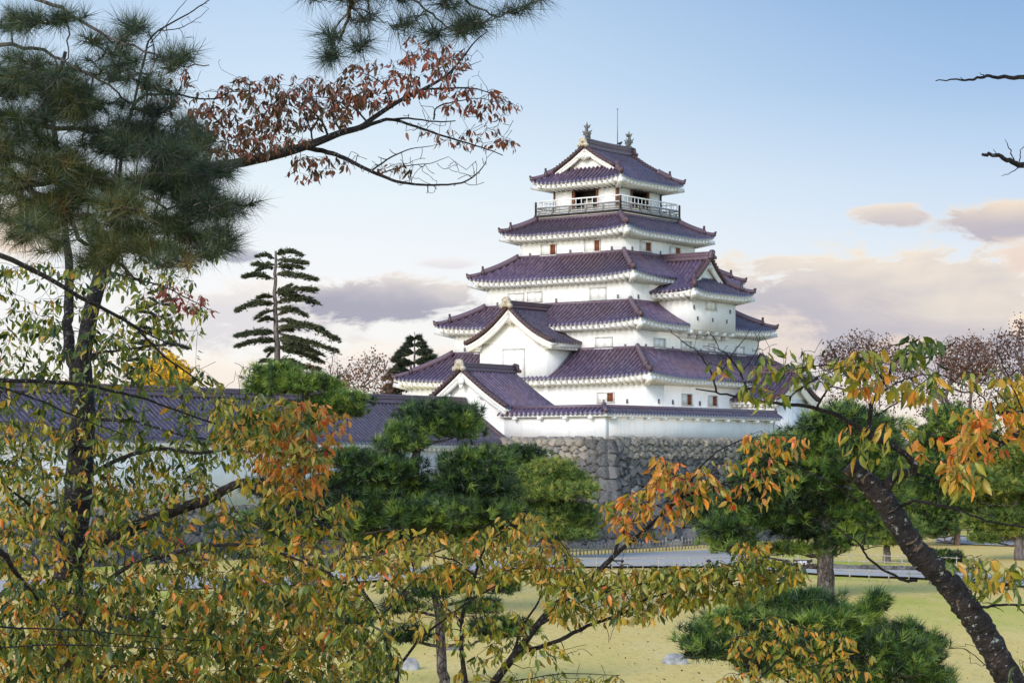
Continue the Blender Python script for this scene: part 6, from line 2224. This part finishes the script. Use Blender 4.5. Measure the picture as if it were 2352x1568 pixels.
def bough_tree(name, label, Y, trunk, w0, w1, boughs, seed, tint_=0.45, dens=1.0, thick=9, nl=0.55, fw=0.07, gz=0.0, gray='bark_grey', group=None):
    g = Grower(seed)
    r = g.r
    T = px_line(trunk, Y, Y)
    base = T[-1].copy()
    base[2] = gz
    T = np.vstack([T, [[T[-1][0], T[-1][1], gz - 0.1]]])[::-1]
    g.limb(T, rp(w0, Y), rp(w1, Y), 10, 4, 0.05)
    lm = MB()
    trP = np.array(g.P)
    for (x0, y0, x1, y1, dens_b) in boughs:
        a_ = at(x0, y0, Y)
        j = int(np.abs(trP[:, 2] - a_[2]).argmin())
        a_ = trP[j]
        Lx = abs(x1 - x0) / F * Y
        dd = r.uniform(-0.5, 0.5) * Lx
        b_ = at(x1, y1, Y + dd)
        b_ = b_ + np.array([0, 0, r.normal() * 0.06 * Lx])
        mid = a_ + (b_ - a_) * 0.5 + np.array([0, 0, (0.08 + 0.05 * r.normal()) * Lx])
        L = smooth_line([a_, mid, b_], 6)
        g.mb.tube(L, np.linspace(max(0.05, 0.022 * Lx), 0.03, len(L)), 5)
        n = int(34 * Lx * dens * dens_b)
        f = 0.10 + 0.90 * r.random(n) ** 0.75
        i_ = np.minimum((f * (len(L) - 1)).astype(int), len(L) - 2)
        fr = f * (len(L) - 1) - i_
        p = L[i_] + (L[i_ + 1] - L[i_]) * fr[:, None]
        wd = np.sin(np.clip(f, 0, 1) * math.pi * 0.95) ** 0.6
        dirh = unit(b_ - a_)
        lat = np.array([-dirh[1], dirh[0], 0])
        off = r.normal(size=n)
        p = p + lat * (off * 0.20 * Lx * wd)[:, None] + np.array([0, 0, 1]) * ((np.abs(r.normal(size=n)) * 0.8 - 0.5) * thick / F * Y * wd - np.abs(off) * 0.03 * Lx)[:, None]
        ax = dirh * 1.0 + lat * (np.sign(off) * 0.6)[:, None] + np.array([0, 0, 0.10]) + 0.22 * r.normal(size=(n, 3))
        tufts(lm, p, ax, np.full(n, nl) * (0.5 + 1.1 * r.random(n) ** 2), tint_ + 0.2 * r.normal(size=n), r, 9, fw, 0.55, 0.6)
    return finish(g, lm, name, label, 'tree', base, M[gray], M['conifer'], group)


z3 = lambda x, y: (497.6 + 0.2686 * x, 535.9 + 0.2686 * y)
bl = [(505, 170, 560, 158, 1), (505, 190, 730, 185, 1.2), (505, 215, 340, 208, 1.0), (505, 240, 775, 262, 1.2), (505, 262, 315, 262, 1.0), (505, 275, 640, 300, 1.0), (505, 300, 335, 312, 1.0), (505, 300, 735, 300, 0.8),
      (505, 350, 845, 392, 1.3), (505, 390, 232, 372, 1.4), (505, 360, 690, 372, 0.8), (520, 480, 850, 470, 1.2), (520, 500, 640, 428, 0.9), (520, 500, 870, 574, 1.0), (510, 520, 720, 560, 0.9), (500, 560, 350, 543, 1.1),
      (500, 590, 700, 578, 1.2), (500, 620, 172, 645, 1.5), (500, 640, 760, 692, 1.4), (500, 660, 335, 722, 1.0), (500, 680, 650, 650, 1.0), (500, 610, 330, 605, 1.0), (500, 750, 370, 752, 1.1), (500, 770, 700, 760, 1.2), (505, 780, 900, 800, 1.3),
      (505, 790, 1035, 915, 1.6), (505, 830, 1030, 980, 1.2), (505, 850, 650, 840, 1.2), (505, 830, 350, 822, 1.0), (505, 860, 165, 862, 1.4), (505, 890, 175, 930, 1.2), (505, 910, 400, 930, 0.9), (505, 900, 700, 930, 1.4), (510, 920, 810, 985, 1.2),
      (515, 980, 420, 1005, 1.2), (515, 960, 700, 950, 1.1), (515, 1000, 890, 1030, 1.4), (515, 1030, 905, 1095, 1.4), (515, 1050, 370, 1100, 1.2), (515, 1060, 760, 1140, 1.2), (520, 1080, 880, 1140, 1.0), (515, 1040, 640, 1080, 1.2), (515, 1010, 440, 1050, 1.0)]
bough_tree('conifer_tree', 'tall open conifer with flat separate boughs standing against the left sky', 230,
           [z3(505, 150), z3(505, 300), z3(500, 500), z3(500, 700), z3(510, 900), z3(520, 1100)], 16, 5,
           [(*z3(a_, b_), *z3(c_, d_), e_) for a_, b_, c_, d_, e_ in bl], 91, 0.5, 2.8, 4.6, 0.34, 0.075)
bl = []
r_ = np.random.default_rng(92)
for k in range(46):
    f = (k + 1) / 46
    y = 770 + 165 * f
    L = 6 + 84 * f ** 0.8
    s_ = -1 if k % 2 else 1
    bl.append((952, y, 952 + s_ * L * (0.75 + 0.4 * r_.random()), y + 2 + 8 * f - 6 * r_.random(), 1.5))
bough_tree('conifer_tree', 'dark pointed conifer rising just left of the keep', 215, [(952, 762), (952, 830), (952, 960)], 10, 2, bl, 93, 0.25, 4.2, 3.4, 0.40, 0.09)
bl = []
for k in range(30):
    f = (k + 1) / 30
    y = 655 + 230 * f
    L = 14 + 60 * f ** 0.7
    s_ = -1 if k % 2 else 1
    bl.append((365, y, 365 + s_ * L * (0.6 + 0.6 * r_.random()), y + 4 * f + 8 * (r_.random() - 0.5), 1.0))
bough_tree('conifer_tree', 'thin sparse conifer half hidden behind the left cherry branches', 225, [(365, 640), (365, 760), (368, 930)], 9, 2, bl, 94, 0.3, 2.2, 2.4, 0.32, 0.08)

# ------------------------------------------------------------------ far autumn trees


def broadleaf(name, label, Y, trunk, limbs, zones, seed, leafm, w0, size=0.12, bark='bark_grey', group=None, gz=0.0):
    g = Grower(seed)
    r = g.r
    T = px_line(trunk, Y, Y)
    base = T[0].copy()
    base[2] = gz
    T = np.vstack([[T[0][0], T[0][1], gz - 0.1], T])
    g.limb(T, rp(w0, Y), rp(w0 * 0.45, Y), 8, 4, 0.05)
    for pts, wa, wb in limbs:
        Lp = px_line(pts, Y, Y + r.uniform(-2.5, 2.5))
        g.limb(Lp, rp(wa, Y), rp(wb, Y), 6, 4, 0.06)
    lm = MB()
    for poly, nt, per, mu in zones:
        pts = in_poly(poly, nt, r)
        Tt = [at(p[0], p[1], Y + r.normal() * 2.0) for p in pts]
        tw = g.grow(Tt, 0.016, 0.10, 0.09)
        if per:
            C = np.array([c[4] for c, _ in tw])
            C3 = np.array([c[2] for c, _ in tw])
            pos = np.repeat(C, int(per * 1.15), 0)
            p3 = np.repeat(C3, int(per * 1.15), 0)
            pos = pos + (p3 - pos) * r.random((len(pos), 1)) ** 2 * 0.8 + r.normal(size=pos.shape) * 0.42
            cards(lm, pos, size * (0.6 + 0.8 * r.random(len(pos))), np.clip(mu + 0.22 * r.normal(size=len(pos)), 0, 1), r)
    return finish(g, lm, name, label, 'tree', base, M[bark], M[leafm], group)


GA = 'autumn trees in the far background'
broadleaf('autumn_tree', 'rust-brown tree with a thick cut trunk right of the porch gable', 190, [(1955, 1000), (1955, 930), (1958, 880), (1965, 850)],
          [([(1958, 880), (1930, 840), (1910, 800), (1900, 780)], 8, 2), ([(1965, 850), (1990, 810), (2000, 770)], 8, 2), ([(1965, 850), (2040, 830), (2090, 820)], 6, 2), ([(1958, 890), (2010, 900), (2020, 940)], 6, 2), ([(1958, 900), (1900, 880), (1880, 850)], 5, 2)],
          [([(1880, 830), (1900, 790), (1960, 770), (2050, 790), (2100, 830), (2110, 880), (2040, 900), (1950, 860), (1900, 880)], 230, 13, 0.5), ([(1960, 770), (1985, 750), (2010, 760), (2010, 790), (1960, 790)], 50, 0, 0), ([(1900, 880), (2060, 880), (2060, 940), (1910, 940)], 70, 8, 0.5)], 101, 'rust', 18, group=GA)
broadleaf('autumn_tree', 'russet tree with leaning trunks between the keep and the right edge', 200, [(2165, 1010), (2170, 940), (2180, 880), (2195, 830)],
          [([(2170, 940), (2150, 880), (2160, 830), (2175, 790)], 9, 2), ([(2180, 880), (2215, 850), (2260, 790)], 8, 2), ([(2195, 830), (2210, 790), (2240, 770)], 6, 2), ([(2175, 910), (2120, 860), (2100, 830)], 5, 2), ([(2180, 890), (2230, 900), (2280, 850)], 6, 2), ([(2225, 1010), (2230, 900), (2250, 830)], 10, 3)],
          [([(2150, 830), (2180, 790), (2230, 775), (2280, 790), (2290, 850), (2240, 880), (2170, 870)], 240, 14, 0.6), ([(2090, 870), (2180, 870), (2280, 870), (2280, 960), (2100, 960)], 130, 8, 0.5), ([(2150, 780), (2190, 765), (2200, 790), (2150, 800)], 30, 0, 0)], 102, 'rust', 14, group=GA)
broadleaf('autumn_tree', 'dark reddish tall tree at the right edge of the sky', 185, [(2400, 1010), (2380, 930), (2350, 850), (2330, 800)],
          [([(2380, 930), (2300, 850), (2290, 800)], 7, 2), ([(2350, 850), (2340, 780), (2345, 740)], 6, 2), ([(2350, 860), (2400, 800), (2420, 750)], 7, 2), ([(2300, 990), (2270, 930), (2290, 880)], 6, 2)],
          [([(2280, 800), (2310, 760), (2352, 735), (2420, 740), (2420, 860), (2300, 860)], 200, 11, 0.3), ([(2280, 860), (2420, 860), (2420, 960), (2280, 960)], 90, 8, 0.4)], 103, 'rust', 14, group=GA)
broadleaf('autumn_tree', 'sparse brown tree behind the corridor roof beside the pointed conifer', 190, [(830, 1000), (832, 930), (835, 890)],
          [([(832, 930), (810, 880), (790, 850)], 5, 1.5), ([(835, 890), (850, 850), (860, 820)], 4, 1.5), ([(835, 890), (880, 850), (890, 830)], 4, 1.5)],
          [([(780, 870), (810, 830), (860, 815), (900, 840), (920, 880), (890, 920), (790, 915)], 150, 9, 0.55)], 104, 'rust', 6, group=GA)
broadleaf('autumn_tree', 'low rusty tree with bare top twigs right of the tall conifer', 200, [(752, 1000), (755, 920), (758, 870)],
          [([(755, 900), (735, 870), (720, 860)], 3, 1.2), ([(758, 870), (762, 830), (768, 800)], 3, 1), ([(757, 880), (785, 860), (800, 855)], 3, 1.2)],
          [([(700, 860), (740, 850), (800, 850), (810, 890), (780, 910), (700, 890)], 90, 9, 0.6), ([(735, 830), (768, 800), (785, 840), (770, 860)], 26, 0, 0)], 105, 'rust', 4, group=GA)
broadleaf('ginkgo_tree', 'bright yellow ginkgo glowing behind the left cherry', 175, [(372, 1000), (372, 930), (372, 880)],
          [([(372, 900), (340, 870)], 4, 1.5), ([(372, 890), (405, 865)], 4, 1.5)],
          [([(318, 880), (340, 845), (375, 825), (410, 845), (430, 880), (400, 900), (330, 905)], 130, 26, 0.6)], 106, 'yellow', 7, 0.22, group=GA)
broadleaf('ginkgo_tree', 'yellow ginkgo at the far right edge above the pines', 165, [(2385, 1050), (2385, 1000), (2380, 940)],
          [([(2382, 960), (2350, 920)], 4, 1.5), ([(2382, 960), (2410, 920)], 4, 1.5), ([(2384, 1000), (2320, 1010)], 4, 1.5)],
          [([(2330, 950), (2340, 900), (2375, 880), (2420, 910), (2420, 1000), (2340, 990)], 150, 24, 0.6), ([(2270, 1040), (2300, 1010), (2352, 1010), (2352, 1040)], 50, 20, 0.3)], 107, 'yellow', 7, 0.22, group=GA)

# a wood closing the view beyond the grounds
mb = MB()
r = np.random.default_rng(111)
pos, tn, szs = [], [], []
for k in range(240):
    px = r.uniform(-200, 2600)
    Y = r.uniform(215, 300)
    hgt = r.uniform(3.5, 6.5)
    c = at(px, HOR, Y)
    n = 60
    d = unit(r.normal(size=(n, 3)))
    pos.append(np.array([c[0], c[1], hgt * 0.45]) + d * np.array([2.6, 2.6, hgt * 0.55]) * (0.6 + 0.4 * r.random((n, 1))))
    tn.append(np.full(n, r.uniform(0.1, 0.6)))
pos = np.vstack(pos)
cards(mb, pos, 0.55 + 0.5 * r.random(len(pos)), np.concatenate(tn), r)
tag(mb.build('treeline', M['needle_yel']), kind='stuff')

# ------------------------------------------------------------------ fences, path furniture, rocks


def fence(name, label, A, B, n, h, postr, rails, mat, group, big=None, bigh=None):
    A, B = np.array(A, float), np.array(B, float)
    A[2] = B[2] = 0
    root = thing(name, label, 'fence', A, 0, group)
    for k in range(n + 1):
        p = (B - A) * k / n
        hh = bigh if big and k % big == 0 else h
        rr = postr * (1.5 if big and k % big == 0 else 1)
        mb = MB()
        mb.tube([p + np.array([0, 0, -0.1]), p + np.array([0, 0, hh])], rr, 7)
        mb.build('post', M[mat], root)
    for z in rails:
        mb = MB()
        q = np.array([(B - A) * f + np.array([0, -postr * 0.9, z + 0.015 * math.sin(f * 31)]) for f in np.linspace(-0.005, 1.005, 9)])
        mb.tube(q, postr * 0.75, 6)
        mb.build('rail', M[mat], root)
    return root


GFE = 'low fences round the gravel path'
fence('picket_fence', 'low grey picket fence at the foot of the rampart', gnd(1290, 1279), gnd(1645, 1256), 46, 0.62, 0.035, (0.30, 0.50), 'greywood', GFE, 5, 0.78)
fence('rail_fence', 'thin bamboo rail fence along the near edge of the gravel', gnd(1190, 1309), gnd(1690, 1306), 14, 0.62, 0.028, (0.30, 0.55), 'bamboo', GFE)
fence('rail_fence', 'bamboo rail fence running back along the right side of the gravel', gnd(1694, 1303), gnd(1790, 1262), 10, 0.75, 0.032, (0.35, 0.65), 'bamboo', GFE)
fence('rail_fence', 'bamboo rail fence between the side path and the near lawn', gnd(1908, 1330), gnd(2330, 1352), 9, 0.55, 0.03, (0.45,), 'bamboo', GFE)
fence('rail_fence', 'bamboo rail fence on the grass beyond the side path', gnd(1720, 1294), gnd(2240, 1312), 13, 0.70, 0.03, (0.32, 0.62), 'bamboo', GFE)
fence('rail_fence', 'pale rail fence beside the far path at the right', gnd(2170, 1243), gnd(2460, 1252), 16, 0.9, 0.04, (0.4, 0.8), 'greywood', GFE)
# dark stone edging beyond the side path
p, q = gnd(1905, 1307), gnd(2260, 1316)
ed = thing('stone_edging', 'dark rough stone edging between the side path and the grass', 'kerb', p)
mb = MB()
r = np.random.default_rng(121)
for k in range(44):
    c = (q - p) * (k + 0.5) / 44
    pebble(mb, c + np.array([0, 0, 0.10]), (0.21 + 0.05 * r.random(), 0.16, 0.13 + 0.06 * r.random()), r, 0.2)
mb.build('stone_row', M['edging'], ed, smooth=True)

# signboard
sp_ = gnd(1844, 1308)
sg = thing('signboard', 'brown signboard with white characters beside the side path', 'sign', sp_, math.radians(-4))
sc = sp_[1] / F
mb = MB()
bw_, b0, b1 = 44 * sc, 9 * sc, 23 * sc
mb.box((-bw_ / 2, -0.03, b0), (bw_ / 2, 0.03, b1))
mb.build('board', M['signbrown'], sg)
for s_ in (-1, 1):
    mb = MB()
    mb.box((s_ * bw_ * 0.44 - 0.04, 0.031, -0.1), (s_ * bw_ * 0.44 + 0.04, 0.10, b1 + 0.03))
    mb.build('post', M['signbrown'], sg)


def text(body, size, x, z, par, mat):
    cu = bpy.data.curves.new('text', 'FONT')
    cu.body = body
    cu.size = size
    cu.extrude = 0.004
    cu.offset = size * 0.012
    ob = bpy.data.objects.new('text', cu)
    COL.objects.link(ob)
    dg = bpy.context.evaluated_depsgraph_get()
    me = bpy.data.meshes.new_from_object(ob.evaluated_get(dg))
    bpy.data.objects.remove(ob, do_unlink=True)
    me.materials.clear()
    me.materials.append(mat)
    o = bpy.data.objects.new('lettering', me)
    COL.objects.link(o)
    o.parent = par
    o.location = (x, -0.036, z)
    o.rotation_euler = (math.radians(90), 0, 0)
    return o


text('百宝', 3.6 * sc, -bw_ * 0.46, b0 + 7.2 * sc, sg, M['whitepaint'])
text('嶋関', 10.5 * sc, -bw_ * 0.27, b0 + 3.4 * sc, sg, M['whitepaint'])
text('一合', 6.5 * sc, bw_ * 0.21, b0 + 3.2 * sc, sg, M['whitepaint'])

# small dark lantern box on a post and two dark benches
lp = gnd(1628, 1303)
sc = lp[1] / F
lan = thing('lantern_box', 'small black roofed lantern box on the near edge of the gravel', 'lantern', lp)
mb = MB()
mb.box((-4.5 * sc, -4.5 * sc, 6 * sc), (4.5 * sc, 4.5 * sc, 15 * sc))
mb.build('box', M['black'], lan)
mb = MB()
mb.prism([(-7, 15.02), (7, 15.02), (0, 20)], (0, 0, 0), (sc, 0, 0), (0, 0, sc), (0, 1, 0), -6 * sc, 6 * sc)
mb.build('roof', M['black'], lan)
mb = MB()
mb.box((-1.5 * sc, -1.5 * sc, -0.1), (1.5 * sc, 1.5 * sc, 5.98 * sc))
mb.build('post', M['black'], lan)
GB = 'dark wooden benches beside the gravel'
for (px, py, w_, lab) in ((1416, 1306, 34, 'dark low bench behind the near bamboo fence'), (1750, 1282, 40, 'dark bench at the right end of the gravel')):
    bp = gnd(px, py)
    sc = bp[1] / F
    bn = thing('park_bench', lab, 'bench', bp, 0, GB)
    mb = MB()
    for k in range(4):
        mb.box((-w_ / 2 * sc, -0.22 + k * 0.115, 0.38), (w_ / 2 * sc, -0.12 + k * 0.115, 0.44))
    mb.build('seat', M['darkwood'], bn)
    for s_ in (-1, 1):
        mb = MB()
        mb.box((s_ * w_ * 0.38 * sc - 0.05, -0.2, -0.05), (s_ * w_ * 0.38 * sc + 0.05, 0.2, 0.379))
        mb.build('leg', M['darkwood'], bn)


def rock(label, px, py, w, h, mat, seed, group='garden rocks on the lawn'):
    r = np.random.default_rng(seed)
    p = gnd(px, py)
    s_ = p[1] / F
    rx, rz = w / 2 * s_, h * s_
    n1, n2 = 22, 12
    th = np.linspace(0, 2 * math.pi, n1, endpoint=False)
    ph = np.linspace(-0.5, math.pi / 2, n2)
    TT, PH = np.meshgrid(th, ph, indexing='ij')
    k = 1 + 0.10 * np.sin(2 * TT + seed) + 0.07 * np.sin(3 * TT + 2 * PH + seed * 2) + 0.05 * np.sin(5 * TT - 3 * PH)
    V = np.stack([np.cos(TT) * np.cos(PH) ** 0.8 * rx * k, np.sin(TT) * np.cos(PH) ** 0.8 * rx * 0.75 * k, np.sin(PH) * rz * (0.9 + 0.2 * k - 0.12)], -1).reshape(-1, 3)
    mb = MB()
    q = [(a * n2 + b, ((a + 1) % n1) * n2 + b, ((a + 1) % n1) * n2 + b + 1, a * n2 + b + 1) for a in range(n1) for b in range(n2 - 1)]
    mb.add(V, q)
    ob = mb.build('rock', M[mat], smooth=True)
    ob.location = p
    tag(ob, label, 'rock', group)


rock('pale grey boulder on the lawn beside the low bright pine', 1551, 1529, 58, 30, 'rock', 1)
rock('rounded dark rock behind the straight pine trunk', 1040, 1498, 42, 17, 'rockdark', 2)
rock('pale sloping rock left of the straight pine trunk', 940, 1541, 50, 32, 'rock', 3)
rock('small flat pale rock behind the thick cherry stem', 1248, 1514, 46, 11, 'rock', 4)

# white wall glimpsed beyond the pines at the right
p, q = at(2225, 1200, 175), at(2520, 1195, 190)
p[2] = q[2] = 0
fw = thing('boundary_wall', 'white tile-topped wall glimpsed between the pines at the far right', 'wall', p)
mb = MB()
mb.bar((0, 0, 1.7), tuple((q - p) + np.array([0, 0, 1.7])), 0.4, 1.8)
mb.build('wall', M['plaster'], fw)
mb = MB()
mb.sweep([(0, 0, 1.70), tuple((q - p) + np.array([0, 0, 1.70]))], [(-0.5, 0.0), (0.5, 0.0), (0.15, 0.4), (-0.15, 0.4)])
mb.build('coping', M['tile_ridge'], fw)

# fallen leaves scattered over the lawn
r = np.random.default_rng(131)
fx = r.uniform(-14, 26, 1200)
fy = 50 + 48 * r.random(1200) ** 1.4
fz = ground_z(fx, fy) + 0.02
mb = MB()
cards(mb, np.stack([fx, fy, fz], -1), 0.02 + 0.022 * r.random(1200), r.random(1200), r)
tag(mb.build('fallen_leaves', M['rust']), kind='stuff')
